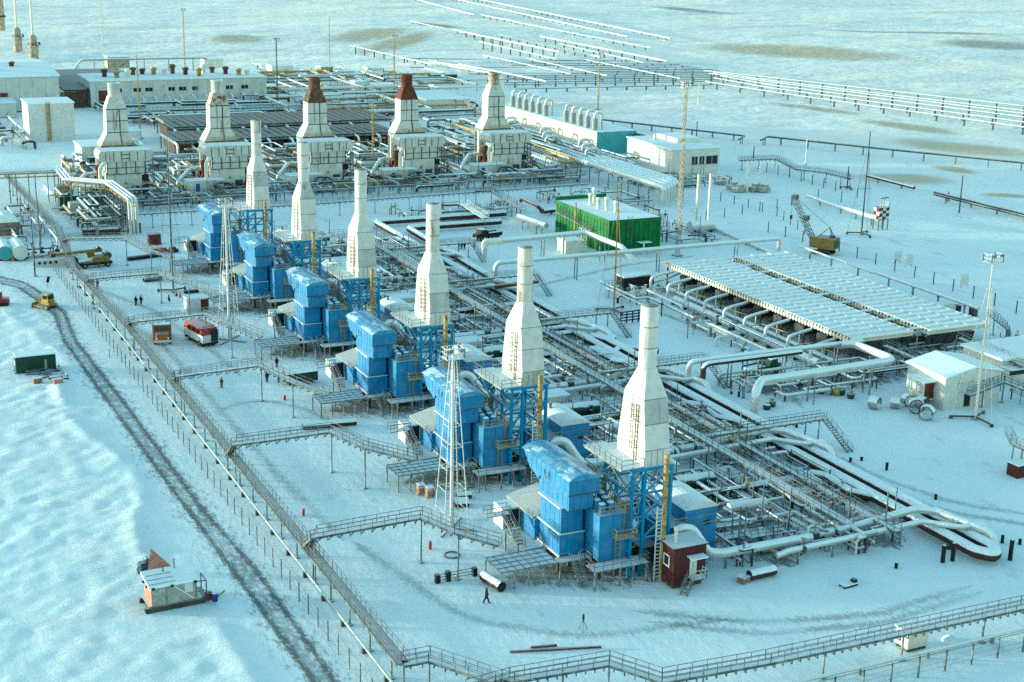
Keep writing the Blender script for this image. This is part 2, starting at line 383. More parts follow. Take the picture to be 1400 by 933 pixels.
    wide = _math(nt, 'ADD', _math(nt, 'MULTIPLY', _noise(nt, .06, 5, _map(nt, pos, (.8, 1, 1)), .7), 1.1), _math(nt, 'MULTIPLY', _noise(nt, .007, 6, _map(nt, pos, (.8, 1, 1)), .68), 14.0))
    L.new(_math(nt, 'MULTIPLY', wide, _range(nt, _math(nt, 'ADD', sep.outputs[1], _math(nt, 'MULTIPLY', sep.outputs[0], .35)), 480, 620)), b2.inputs['Height'])
    L.new(b2.outputs[0], bp.inputs['Normal']); L.new(bp.outputs[0], b.inputs['Normal'])
    return m
BANDS = [(930, 60, 1285, 84, 44), (1265, 59, 1450, 69, 40), (1090, 40, 1420, 52, 16), (1200, 188, 1450, 220, 17), (1160, 165, 1330, 185, 10),
         (1270, 225, 1340, 240, 6), (1150, 238, 1320, 250, 11), (1330, 268, 1420, 275, 4), (450, 62, 560, 40, 22), (480, 75, 600, 45, 14), (300, 60, 345, 52, 20), (1040, 140, 1200, 160, 8),
         (880, 5, 1010, 20, 22), (560, 30, 640, 45, 12)]
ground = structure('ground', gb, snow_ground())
# ---------------------------------------------------------------- the vehicle track: two gritty ruts
def rut_mat(name, col, lo, hi, amp, thr, scale=3.4, edge=(.15, .5)):
    """grit, trodden dirt and painted shade lying on the snow in broken patches, nothing between them"""
    m, nt, b = _nodes(name); g = nt.nodes.new('ShaderNodeNewGeometry'); pos = g.outputs['Position']
    v = _noise(nt, scale, 6, _map(nt, pos, (1, .35, 1)), .8)
    tc = nt.nodes.new('ShaderNodeUVMap'); sp = nt.nodes.new('ShaderNodeSeparateXYZ'); nt.links.new(tc.outputs[0], sp.inputs[0])
    e = _math(nt, 'ABSOLUTE', _math(nt, 'SUBTRACT', sp.outputs[0], .5))
    k = _range(nt, _math(nt, 'ADD', e, _math(nt, 'MULTIPLY', _math(nt, 'SUBTRACT', v, thr), amp)), edge[0], edge[1], 1, 0)
    big = _range(nt, _noise(nt, .12, 3, pos), .2, .6, lo, hi)
    b.inputs['Base Color'].default_value = (*col, 1); b.inputs['Roughness'].default_value = .8
    tr = nt.nodes.new('ShaderNodeBsdfTransparent'); mx = nt.nodes.new('ShaderNodeMixShader'); out = [n for n in nt.nodes if n.type == 'OUTPUT_MATERIAL'][0]
    nt.links.new(_math(nt, 'MULTIPLY', k, big), mx.inputs[0]); nt.links.new(tr.outputs[0], mx.inputs[1]); nt.links.new(b.outputs[0], mx.inputs[2]); nt.links.new(mx.outputs[0], out.inputs[0]); return m
RUT = rut_mat('gritty_rut', (.14, .16, .16), .45, .95, 1.9, .47, 3.4, (.08, .42))
RUTF = rut_mat('faint_wheel_mark', (.28, .35, .37), .1, .42, 2.6, .46)
BED = rut_mat('scattered_grit', (.24, .28, .29), .15, .55, 3.0, .44, 1.6)
DIRT_SHADE = rut_mat('dirty_shaded_snow', (.13, .15, .155), .15, .55, 3.2, .50, 1.1, (.1, .5))  # trodden dirt, also painting deep shade under units, coolers and pipework
def strip(name, pts, w, m, dz=.02):
    pts = [V3(p) for p in fillet(pts, 14, 8)]; b = B(); uv = []; d = []
    seg = []
    for a, c in zip(pts, pts[1:]):
        n = max(1, int((c-a).length/2.5)); seg += [a.lerp(c, k/n) for k in range(n)]
    seg.append(pts[-1]); vs = []
    K = 5; cum = [0.0]
    for a, c in zip(seg, seg[1:]): cum.append(cum[-1]+(c-a).length)
    taper = lambda i: max(.04, min(1.0, (min(cum[i], cum[-1]-cum[i])/(w*.55))**.5)) if w > 1.5 else 1.0
    for i, p in enumerate(seg):
        t = (seg[min(i+1, len(seg)-1)]-seg[max(i-1, 0)]).normalized(); s_ = Vector((-t.y, t.x, 0))
        for k in range(K):
            q = p+s_*w*taper(i)*(k/(K-1)-.5); vs.append((q.x, q.y))
    va = np.array(vs); zz = np.maximum(0, ground_h(va[:, 0], va[:, 1]))+dz; vs = [(x, y, float(z)) for (x, y), z in zip(vs, zz)]
    fs = [(i*K+k, i*K+k+1, (i+1)*K+k+1, (i+1)*K+k) for i in range(len(seg)-1) for k in range(K-1)]
    b._add(vs, fs, True); o = structure(name, b, m)
    ul = o.data.uv_layers.new(name='UVMap')
    for l in o.data.loops: ul.data[l.index].uv = ((l.vertex_index % K)/(K-1), (l.vertex_index//K)/10)
    return o
strip('track_rut', [P(-60, 378), P(0, 388), P(25, 393), P(47, 408), P(75, 430), P(88, 466), P(160, 566), P(258, 699), P(350, 822), P(470, 990)], 1.3, RUT, .03)
strip('track_rut', [P(-60, 371), P(0, 379), P(32, 386), P(58, 402), P(88, 428), P(103, 466), P(176, 560), P(278, 699), P(350, 780), P(495, 985)], 1.3, RUT, .034)
#strip('faint_rut', [P(60, 440), P(110, 530), P(225, 700), P(262, 735), P(300, 800), P(330, 860)], .55, RUT, .042)


strip('track_bed', [P(-60, 376), P(0, 384), P(28, 390), P(52, 405), P(80, 430), P(95, 466), P(168, 563), P(268, 699), P(350, 802), P(482, 988)], 6.5, BED, .022)
for k, pts in enumerate([[(860, 836), (1040, 852), (1200, 840), (1330, 800)], [(880, 850), (1040, 868), (1210, 852), (1345, 808)], [(480, 740), (640, 850), (800, 872), (1000, 846)], [(290, 565), (350, 545), (420, 560), (530, 620)],
        [(1060, 600), (1180, 660), (1290, 700), (1420, 720)], [(1090, 600), (1200, 652), (1310, 690), (1420, 705)], [(880, 420), (960, 450), (1010, 470), (1100, 560)], [(130, 395), (210, 425), (290, 480), (330, 515)], [(700, 400), (780, 380), (860, 362), (950, 350)], [(150, 420), (230, 480), (300, 560), (380, 650), (470, 740)]]):
    strip('wheel_mark', [P(*p) for p in pts], 2.2, RUTF, .040+.003*k)
for i in range(6):  # dark sheets that put shade as well as dirt beneath the units
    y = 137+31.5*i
    strip('trampled_shaded_snow', [(66, y, 0), (80, y, 0), (94, y, 0)], 15, DIRT_SHADE, .012)
    strip('trampled_shaded_snow', [(98, y-10, 0), (98, y+6, 0), (98, y+19, 0)], 15, DIRT_SHADE, .016)
strip('trampled_shaded_snow', [(113, 126, 0), (113, 200, 0), (113, 290, 0)], 9, DIRT_SHADE, .020)
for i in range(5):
    strip('trampled_shaded_snow', [(58+27.2*i, 386, 0), (72+27.2*i, 386, 0), (86+27.2*i, 386, 0)], 26, DIRT_SHADE, .012+.004*(i % 2))
strip('trampled_shaded_snow', [(60, 420, 0), (130, 420, 0), (220, 420, 0)], 40, DIRT_SHADE, .020)
strip('trampled_shaded_snow', [(60, 340, 0), (61, 360, 0), (58, 382, 0)], 16, DIRT_SHADE, .024)
strip('trampled_shaded_snow', [(161, 192, 0), (161, 220, 0), (161, 250, 0)], 14, DIRT_SHADE, .012); strip('trampled_shaded_snow', [(177, 192, 0), (177, 220, 0), (177, 250, 0)], 14, DIRT_SHADE, .012); strip('trampled_shaded_snow', [(130, 184, 0), (155, 184, 0), (190, 185, 0)], 10, DIRT_SHADE, .016)
strip('trampled_shaded_snow', [(100, 520, 0), (160, 520, 0), (230, 530, 0)], 60, DIRT_SHADE, .24)
# ================================================================ the six blue compressor units, built once and copied
UY0, US = 135.0, 31.5
def arch_roof(b, x0, x1, y0, y1, z, rise, n=8, over=.12):
    pts = []
    for k in range(n+1):
        a = k/n; x = x0-over+(x1-x0+2*over)*a; pts.append((x, y0-over, z+rise*(1-(2*a-1)**2)))
    pts += [(x1+over, y0-over, z-.06), (x0-over, y0-over, z-.06)]
    return b.prism(pts, (0, y1-y0+2*over, 0))
def unit_protos():
    out = []
    # ---- intake house
    t = T('intake_house', '', 'intake house', (73.2, 138.5, 0)); out.append(t)
    t.part('wall', B().box(71.6, 135.3, 2.5, 74.7, 141.6, 5.2), M['blue'])
    t.part('tower', B().box(71.78, 135.45, 5.2, 74.55, 140.6, 8.3), M['blue'])
    t.part('ledge', B().box(71.42, 135.15, 5.15, 71.72, 141.4, 5.32).box(71.42, 135.1, 5.15, 74.7, 135.28, 5.26), M['alu'])
    t.part('ledge', B().box(71.5, 135.3, 8.2, 72.1, 140.7, 8.36), M['alu'])
    t.part('ledge', B().box(71.4, 135.1, 2.46, 71.6, 141.4, 2.7), M['alu'])
    t.part('duct', B().box(72.05, 134.2, 8.3, 75.1, 141.7, 10.45), M['blue'])
    h = t.part('hood', B().hexa([(71.7,133.6,10.45),(75.55,133.6,10.45),(75.55,143.4,10.3),(71.7,143.4,10.3),(71.7,133.6,12.2),(75.55,133.6,12.2),(75.55,145.3,12.2),(71.7,145.3,12.2)])
               .hexa([(71.85,141.6,9.6),(75.3,141.6,9.6),(75.3,143.4,10.35),(71.85,143.4,10.35),(71.85,141.0,10.45),(75.3,141.0,10.45),(75.3,143.4,10.45),(71.85,143.4,10.45)]), M['blue'])
    t.part('roof', arch_roof(B(), 71.7, 75.55, 133.6, 145.3, 12.2, .62, 5), M['blue_roof'], h)
    t.part('number_mark', B().box(71.66,139.5,10.9,71.69,139.75,11.5).box(71.66,138.4,10.9,71.69,138.7,11.5).box(71.66,138.4,10.7,71.69,139.9,10.78), M['darksteel'], h)
    t.part('seam', B().box(71.6,133.55,10.38,75.6,133.59,10.5).box(72.0,134.14,8.26,75.1,134.19,8.36), M['darksteel'], h)
    w = t.part('wing', B().hexa([(71.1,140.6,2.5),(75.0,140.6,2.5),(75.0,148.0,2.5),(71.1,148.0,2.5),(71.1,140.6,5.0),(75.0,140.6,6.0),(75.0,148.0,6.0),(71.1,148.0,5.0)]), M['blue'])
    t.part('wing_roof', B().hexa([(70.9,140.9,5.02),(75.1,141.0,6.06),(75.1,148.2,6.06),(70.9,148.2,5.02),(70.9,140.9,5.2),(75.1,141.0,6.24),(75.1,148.2,6.24),(70.9,148.2,5.2)]), M['foil'], w)
    e = t.part('porch', B().box(68.9, 144.6, 2.5, 71.1, 147.2, 5.1), M['cream'])
    t.part('door', B().box(69.3, 144.5, 2.6, 70.9, 144.58, 4.9), M['black'], e)
    t.part('door', B().box(72.4, 135.22, 2.6, 73.2, 135.29, 4.6), M['blue_steel'])
    t.part('vent_duct', B().pipe([(75.9, 141.5, 7.0), (75.9, 141.5, 10.4), (75.9, 138.5, 10.9), (76.4, 137.0, 8.6)], .42, 1.2), M['pipew'])
    ps = B()
    for k in range(9):
        y = 134.6+k*1.2; ps.box(71.67, y-.03, 10.5, 71.7, y+.03, 12.15)
        if y < 141.5: ps.box(72.02, y-.03, 8.4, 72.05, y+.03, 10.4)
        if 135.6 < y < 140.4: ps.box(71.75, y-.03, 5.35, 71.78, y+.03, 8.15)
        if 135.4 < y < 141.4: ps.box(71.57, y-.03, 2.75, 71.6, y+.03, 5.1)
    for x in (72.6, 73.5, 74.4): ps.box(x-.03, 133.57, 10.5, x+.03, 133.6, 12.15).box(x-.03, 134.17, 8.4, x+.03, 134.2, 10.4).box(x-.03, 135.42, 5.35, x+.03, 135.45, 8.2)
    t.part('panel_seams', ps, M['blue_steel'], kind='stuff')
    # ---- lube and filter house with its drums and yellow platforms
    t = T('filter_house', '', 'filter house', (76.9, 134.6, 0)); out.append(t)
    t.part('wall', B().box(75.0, 132.3, 2.5, 78.55, 137.0, 7.9), M['blue'])
    t.part('corner_trim', B().box(74.93, 132.2, 2.5, 75.06, 132.32, 7.9).box(78.5, 132.2, 2.5, 78.62, 132.32, 7.9).box(76.7,132.24,2.5,76.8,132.3,7.9), M['blue_steel'])
    t.part('coping', B().box(74.9, 132.15, 7.9, 78.65, 137.1, 8.02), M['blue_steel'])
    for x, y in ((75.7, 133.2), (76.9, 133.4), (75.8, 134.6), (77.0, 134.9), (76.0, 136.1), (77.3, 136.3)):
        d = t.part('drum', B().lathe((x, y, 8.02), [(.5, 0), (.5, .95), (.42, 1.05)], 12), M['blue'])
        t.part('lid', B().lathe((x, y, 9.07), [(.4, 0), (.3, .12), (0.0, .16)], 12), M['snow'], d)
    pf = t.part('service_platform', B().box(76.6, 131.1, 5.3, 79.0, 132.25, 5.38), M['yellow'])
    t.part('railing', B().rail([(76.6, 132.2, 5.38), (76.6, 131.1, 5.38), (79.0, 131.1, 5.38), (79.0, 132.2, 5.38)], 1.0, .07, 1.0), M['yellow'], pf)
    t.part('ladder', B().ladder((77.3, 132.1, 2.6), (77.3, 132.1, 5.3), .6, .07), M['yellow'])
    t.part('ladder', B().ladder((78.3, 132.15, 5.4), (78.3, 132.15, 8.9), .6, .07), M['yellow'])
    t.part('roof_railing', B().rail([(75.0, 132.3, 8.0), (78.5, 132.3, 8.0), (78.5, 136.9, 8.0)], .95, .07, 1.2), M['yellow'])
    t.part('roof_frame', B().bar((75.6,138.0,9.6),(78.6,138.0,9.6),.14).bar((75.6,138.0,9.6),(77.2,139.6,11.4),.14).bar((78.6,138.0,9.6),(77.2,139.6,11.4),.14).bar((75.6,139.8,9.4),(78.4,140.0,9.6),.14)
           .bar((75.6,138,7.0),(75.6,138,9.6),.14).bar((78.4,138,7.0),(78.4,138,9.6),.14).rail([(75.4,137.6,8.6),(78.5,137.6,8.6),(78.5,140.6,8.6)],1.0,.08,.9), M['yellow'])
    t.part('equipment', B().box(75.4, 137.0, 2.5, 78.5, 141.5, 6.9).lathe((76.5, 138.6, 6.9), [(.7, 0), (.7, 1.1), (.2, 1.4)], 10).box(77.2, 139.2, 6.9, 78.3, 141, 8.2), M['blue_steel'])
    t.part('yellow_valve', B().box(79.0, 132.4, 3.4, 79.8, 132.6, 3.5).box(79.0, 132.4, 4.2, 79.8, 132.6, 4.3).box(79.0, 132.4, 3.4, 79.1, 132.6, 4.3).box(79.7, 132.4, 3.4, 79.8, 132.6, 4.3), M['yellow'])
    # ---- exhaust tower: blue trestle, snowy gallery, white stack in courses
    t = T('exhaust_stack', '', 'exhaust stack', (81.8, 135.0, 0)); out.append(t)
    xs, y0, y1, zt = (78.75, 80.3, 83.75), 131.9, 138.1, 12.8
    for y in (y0, y1):
        for x in xs: t.part('leg', B().bar((x, y, 0), (x, y, zt), .34, .34), M['blue_steel'])
    t.part('girder', B().box(78.5, 131.7, 12.8, 84.0, 132.1, 13.2).box(78.5, 137.9, 12.8, 84.0, 138.3, 13.2).box(78.5, 132.1, 12.8, 78.9, 137.9, 13.2).box(83.6, 132.1, 12.8, 84.0, 137.9, 13.2).box(80.1, 132.1, 12.8, 80.5, 137.9, 13.2), M['blue_steel'])
    for z in (4.6, 7.3, 10.1):
        bb = B()
        for y in (y0, y1): bb.box(78.75, y-.1, z-.12, 83.75, y+.1, z+.12)
        for x in (78.75, 83.75): bb.box(x-.1, y0, z-.12, x+.1, y1, z+.12)
        t.part('crossbeam', bb, M['blue_steel'])
    for z0, z1 in ((4.6, 7.3), (7.3, 10.1), (10.1, 12.8)):
        for y in (y0, y1):
            t.part('brace', B().bar((xs[0], y, z0), (xs[1], y, z1), .16), M['blue_steel'])
            t.part('brace', B().bar((xs[1], y, z0), (xs[2], y, z1), .18), M['blue_steel'])
        for x in (xs[0], xs[2]): t.part('brace', B().bar((x, y0, z0), (x, y1, z1), .16), M['blue_steel'])
    dk = t.part('gallery', B().box(77.2, 131.8, 13.2, 80.2, 140.8, 13.32).box(80.2, 138.2, 13.2, 84.0, 140.2, 13.32), M['deck'])
    t.part('railing', B().rail([(80.1, 131.85, 13.32), (77.25, 131.85, 13.32), (77.25, 140.7, 13.32), (80.1, 140.7, 13.32)], 1.05, .06, 1.3), M['rail'], dk)
    t.part('gallery_truss', B().bar((77.3,132,13.1),(77.3,140.6,13.1),.15).bar((77.3,132,11.6),(77.3,140.6,11.6),.12)
           .bar((77.3,132,11.6),(77.3,134.2,13.1),.1).bar((77.3,134.2,13.1),(77.3,136.3,11.6),.1).bar((77.3,136.3,11.6),(77.3,138.4,13.1),.1).bar((77.3,138.4,13.1),(77.3,140.6,11.6),.1)
           .bar((77.3,136.3,11.6),(78.75,136.3,9.2),.12).bar((77.3,132,11.6),(78.75,132,9.8),.12), M['steel'], dk)
    c = (81.8, 135.0)
    def rect(wx, wy): return c[0]-wx, c[1]-wy, c[0]+wx, c[1]+wy
    sk = t.part('skirt', B().frus(*rect(1.62, 3.1), 13.2, *rect(1.62, 3.1), 15.1), M['white'])
    t.part('cone_course', B().frus(*rect(1.60, 3.08), 15.1, *rect(1.56, 2.65), 18.0), M['white'])
    t.part('cone_course', B().frus(*rect(1.55, 2.64), 18.0, *rect(1.52, 2.25), 20.8), M['white'])
    # shoulder from rectangle to round
    n = 24; vs = []
    for k in range(n):
        a = 2*math.pi*(k+.5)/n; ca, sa = math.cos(a), math.sin(a); q = max(abs(ca)/1.50, abs(sa)/2.22); vs.append((c[0]+ca/q, c[1]+sa/q, 20.8))
    # put true corners in
    for k in range(n):
        a = 2*math.pi*(k+.5)/n; vs.append((c[0]+1.04*math.cos(a), c[1]+1.04*math.sin(a), 23.9))
    for sx, sy in ((1, 1), (-1, 1), (-1, -1), (1, -1)):
        tgt = Vector((c[0]+sx*1.50, c[1]+sy*2.22, 20.8)); j = min(range(n), key=lambda i: (Vector(vs[i])-tgt).length); vs[j] = tuple(tgt)
    t.part('shoulder', B()._add(vs, [(k, (k+1) % n, n+(k+1) % n, n+k) for k in range(n)]), M['white'])
    for z0, z1 in ((23.9, 26.3), (26.3, 28.7), (28.7, 31.0)):
        t.part('chimney_course', B().lathe((c[0], c[1], z0), [(1.02, 0), (1.02, z1-z0-.06), (1.0, z1-z0)], 24), M['white'])
    t.part('band', B().lathe((c[0], c[1], 26.25), [(1.05, 0), (1.07, .05), (1.05, .1)], 24).lathe((c[0], c[1], 28.65), [(1.05, 0), (1.07, .05), (1.05, .1)], 24), M['steel'])
    t.part('flue_mouth', B().lathe((c[0], c[1], 31.0), [(.93, 0), (.93, .01), (0, .012)], 24), M['black'])
    sm = B()
    for z, wx, wy in ((15.1, 1.62, 3.1), (18.0, 1.57, 2.67), (20.8, 1.53, 2.26)):
        x0_, y0_, x1_, y1_ = rect(wx+.02, wy+.02); sm.box(x0_, y0_, z-.04, x1_, y0_+.03, z+.04).box(x0_, y0_, z-.04, x0_+.03, y1_, z+.04)
    for k in (-1, 0, 1): sm.box(c[0]+k*.75-.02, c[1]-3.13, 13.3, c[0]+k*.75+.02, c[1]-3.1, 15.0)
    t.part('seam', sm, M['steel'], kind='stuff')
    ld = B(); ld.ladder((80.12, 134.0, 13.4), (80.25, 134.0, 20.0), .55, .06, (0, 1, 0))
    for k in range(9):
        z = 15+k*.62; ld.bar((80.15, 133.7, z), (79.5, 133.75, z), .04).bar((79.5, 133.75, z), (79.5, 134.25, z), .04).bar((79.5, 134.25, z), (80.15, 134.3, z), .04)
    for yy in (133.75, 134.25): ld.bar((79.5, yy, 14.8), (79.6, yy, 20.2), .05)
    t.part('cage_ladder', ld, M['rust'])
    t.part('lightning_rod', B().bar((83.0, 135.6, 15), (83.0, 135.6, 30.6), .07).bar((82.6, 135.3, 30.4), (83.1, 135.6, 30.5), .06), M['rail'])
    # ---- ochre vent pipe with ladder
    t = T('vent_pipe', '', 'vent pipe', (81.85, 129.9, 0)); out.append(t)
    t.part('pipe', B().tube([(81.85, 129.9, 0), (81.85, 129.9, 15.2)], .3, 10), M['ochre'])
    t.part('ladder', B().ladder((81.25, 129.85, .2), (81.25, 129.85, 9.2), .7, .12), M['white'])
    t.part('stay', B().bar((81.85, 130, 9.9), (82.6, 131.9, 10.1), .1).bar((81.85, 130, 5.1), (82.6, 131.9, 4.7), .1), M['rail'])
    # ---- turbine hall
    t = T('turbine_hall', '', 'turbine hall', (88.9, 136.5, 0)); out.append(t)
    t.part('wall', B().box(86.7, 133.0, 1.0, 91.0, 140.0, 6.6), M['blue'])
    r = t.part('roof', arch_roof(B(), 86.7, 91.0, 133.0, 140.0, 6.6, .75), M['alu'])
    t.part('roof_cowl', B().lathe((87.9, 138.6, 7.1), [(.22, 0), (.22, .8), (.3, .8), (0, 1.0)], 8), M['steel'], r)
    t.part('window', B().box(89.3, 132.93, 4.4, 90.1, 132.99, 4.9), M['glass'])
    t.part('gantry', B().bar((86.2, 131.8, 5.0), (93.5, 131.8, 5.6), .12).bar((86.2, 131.8, 6.0), (93.5, 131.8, 6.4), .07).bar((86.2,131.8,0),(86.2,131.8,6.0),.12).bar((93.5,131.8,0),(93.5,131.8,6.4),.12), M['rail'])
    t.part('wall', B().box(84.2, 132.6, 1.0, 86.7, 138.5, 4.9), M['blue_steel'])
    t.part('side_railing', B().rail([(84.3, 132.4, 4.95), (86.6, 132.4, 4.95)], 1.0, .07, .8).rail([(85, 131.4, 4.0), (86.8, 131.4, 4.0)], 1.0, .07, .6), M['yellow'])
    # ---- steel decks with posts, rails, stairs
    t = T('steel_platform', '', 'platform', (72.0, 136.0, 0)); out.append(t)
    t.part('deck', B().box(71.0, 133.9, 2.3, 75.0, 135.3, 2.42), M['deck'])
    t.part('deck', B().box(73.4, 130.2, 2.3, 80.4, 132.3, 2.42), M['deck'])
    dkl = t.part('deck', B().box(63.8, 134.2, 2.2, 71.0, 138.6, 2.3), M['deck'])
    bb = B()
    for k in range(8): bb.box(63.8+k*1.0, 134.15, 2.3, 63.88+k*1.0, 138.65, 2.36)
    for k in range(5): bb.box(63.8, 134.2+k*1.07, 2.3, 71, 134.28+k*1.07, 2.37)
    t.part('joists', bb, M['rail'], dkl)
    t.part('walkway', B().box(69.0, 138.6, 2.3, 71.4, 144.5, 2.4), M['deck'])
    for x, y in ((63.9, 134.3), (65.6, 134.3), (67.4, 134.3), (69.2, 134.3), (63.9, 138.4), (67.4, 138.4), (71.1, 134.0), (73.2, 134.0), (73.6, 130.4), (74.5, 130.4), (76.8, 130.4), (78.5, 130.4), (80.2, 130.4), (71.3, 144.0), (69.2, 141.0), (69.1, 144.2)):
        t.part('post', B().bar((x, y, 0), (x, y, 2.3), .16), M['steel'])
    for x, y in ((72.2, 136.5), (74, 137.5), (72.5, 140), (75.6, 133.2), (77.8, 133.2), (75.6, 136.4), (77.9, 136.4), (72.2, 146), (74.5, 146), (87.2, 133.6), (90.4, 133.6), (87.2, 139.4), (90.4, 139.4)):
        t.part('pile', B().bar((x, y, 0), (x, y, 2.5 if x < 80 else 1.02), .4), M['darksteel'])
    t.part('railing', B().rail([(73.4, 130.25, 2.42), (80.4, 130.25, 2.42), (80.4, 132.3, 2.42)], 1.05, .055, 1.2), M['rail'])
    t.part('railing', B().rail([(71.0, 133.95, 2.42), (72.2, 133.95, 2.42)], 1.05, .055, 1.2), M['rail'])
    t.part('railing', B().rail([(73.6, 133.95, 2.42), (74.2, 133.95, 2.42), (74.2, 132.3, 2.42), (73.4, 132.3, 2.42), (73.4, 130.3, 2.42)], 1.05, .055, 1.2), M['rail'])
    t.part('railing', B().rail([(69.0, 144.4, 2.4), (69.0, 139.6, 2.4)], 1.05, .055, 1.2), M['rail'])
    t.part('railing', B().rail([(71.3, 138.7, 2.4), (71.3, 144.3, 2.4)], 1.05, .055, 1.2), M['rail'])
    t.part('stair', B().stair((73.0, 131.6, 0), (72.9, 133.9, 2.35), .9), M['rail'])
    t.part('stair', B().stair((80.9, 130.0, 0), (80.2, 131.6, 2.4), .8), M['rail'])
    br = t.part('cable_bridge', B().box(66.2, 143.2, 4.9, 69.2, 144.3, 5.0), M['deck'])
    t.part('railing', B().rail([(66.2, 143.2, 5.0), (69.2, 143.2, 5.0)], 1.0, .055, 1.0).rail([(66.2, 144.3, 5.0), (69.2, 144.3, 5.0)], 1.0, .055, 1.0), M['rail'], br)
    t.part('stair', B().stair((68.9, 139.4, 2.4), (68.6, 143.4, 5.0), .9), M['rail'])
    t.part('pipe_bundle', B().pipe([(71.5, 137, 1.6), (80, 137, 1.6), (80, 133.4, 1.6), (84, 133.4, 1.6)], .28).pipe([(72, 139, 1.1), (86, 139, 1.1)], .35).box(76, 134.5, .2, 79, 137, 2.0).box(81, 133, .1, 83.4, 137, 2.8), M['darksteel'])
    return out
protos = unit_protos()
ULAB = {
    'intake_house': ('blue air intake house with arched snowy hood at the {} blue unit', 'blue air intake houses'),
    'filter_house': ('blue box house with drums and yellow platforms beside the {} intake house', 'blue filter houses'),
    'exhaust_stack': ('white tapered exhaust stack on blue legs, {} of the diagonal six', 'exhaust stacks of the blue units'),
    'vent_pipe': ('slim ochre vent pipe with white ladder before the {} diagonal-row stack', 'ochre vent pipes'),
    'turbine_hall': ('low blue hall with snowy arched roof right of the {} diagonal-row stack', 'blue turbine halls'),
    'steel_platform': ('frosted steel deck on posts with stairs under the {} blue unit', 'steel platforms of the blue units'),
}
def replicate(protos, step, labs, ords, n):
    snapshot()
    for i in range(1, n):
        for t in protos:
            c = clone(t.o); c.location = (t.o.location[0]+step[0]*i, t.o.location[1]+step[1]*i, t.o.location[2])
            l, gname = labs[t.o.name.split('.')[0]]; c['label'] = l.format(ords[i]); c['group'] = gname
    for t in protos:
        l, gname = labs[t.o.name.split('.')[0]]; t.o['label'] = l.format(ords[0]); t.o['group'] = gname
replicate(protos, (0, US), ULAB, ORD6, 6)
M['weathered'] = mat('weathered_white_cladding', (.44, .46, .46), .55, snow=.6, var=.16, scale=.6, rust=(.26, .22, .18), rustamt=.3, streak=True)
# soot and rust differ from stack to stack
M['stained'] = mat('stained_white_cladding', (.58, .58, .54), .55, snow=.6, var=.1, scale=.8, rust=(.17, .08, .04), rustamt=.42, streak=True)
snapshot()
_st = sorted([o for o in COL.objects if o.name.startswith('exhaust_stack')], key=lambda o: o.location.y)
_cc = lambda i, nm: [c for c in CH[_st[i]] if c.name.startswith(nm)]
for i, nm, j in ((0, 'cone_course', 1), (2, 'cone_course', 0), (4, 'shoulder', 0), (1, 'skirt', 0), (3, 'cone_course', 0), (5, 'cone_course', 1)): o = _cc(i, nm)[j]; o.material_slots[0].link = 'OBJECT'; o.material_slots[0].material = M['weathered']
for i, js in ((1, (0, 1, 2)), (2, (0, 1)), (5, (0, 2)), (3, (2,))):
    cc = [c for c in CH[_st[i]] if c.name.startswith('chimney_course')]
    for j in js: cc[j].material_slots[0].link = 'OBJECT'; cc[j].material_slots[0].material = M['stained']
# ================================================================ generic makers
def walkway(name, label, cat, pts, width, posts=(), group=None, ticks=1.3, drop=.55, railh=1.0, m_deck='deck', m_rail='rail', z_base=0.0, postw=.16):
    """steel walkway / cable bridge: deck, two railings, hangers, posts down to the snow"""
    pts = [V3(p) for p in pts]; c = pts[len(pts)//2]
    t = T(name, label, cat, (c.x, c.y, 0), group)
    L, R_ = [], []
    for i, p in enumerate(pts):
        a = (pts[i]-pts[i-1]) if i else (pts[1]-pts[0]); b = (pts[i+1]-pts[i]) if i < len(pts)-1 else a
        a = Vector((a.x, a.y, 0)).normalized(); b = Vector((b.x, b.y, 0)).normalized(); d = (a+b).normalized(); n = Vector((-d.y, d.x, 0)); k = width/2/max(.5, d.dot(a))
        L.append(p+n*k); R_.append(p-n*k)
    for i in range(len(pts)-1):
        z = Vector((0, 0, .1)); t.part('deck', B().hexa([L[i]-z, R_[i]-z, R_[i+1]-z, L[i+1]-z, L[i], R_[i], R_[i+1], L[i+1]]), M[m_deck])
    for side in (L, R_):
        t.part('railing', B().rail(side, railh, .055, 1.5), M[m_rail])
        t.part('side_beam', _beam(side), M[m_rail])
    if ticks:
        hb = B()
        for a, b, c_, d in zip(L, L[1:], R_, R_[1:]):
            n = max(1, int((b-a).length/ticks))
            for k in range(n):
                p, q = a.lerp(b, (k+.5)/n), c_.lerp(d, (k+.5)/n); dz = Vector((0, 0, drop))
                hb.bar(p, p-dz, .09); hb.bar(q, q-dz, .09); hb.bar(p-dz, q-dz, .09)
        t.part('hangers', hb, M[m_rail], kind='stuff')
    for p in posts:
        q = V3(p); t.part('post', B().bar((q.x, q.y, z_base), q, postw).bar((q.x-width*.4, q.y, q.z-.12), (q.x+width*.4, q.y, q.z-.12), .12).box(q.x-.28, q.y-.28, 0, q.x+.28, q.y+.28, .18), M['steel'])
    return t
def _beam(side):
    b = B()
    for p, q in zip(side, side[1:]): b.bar(p-Vector((0, 0, .1)), q-Vector((0, 0, .1)), .12, .22)
    return b
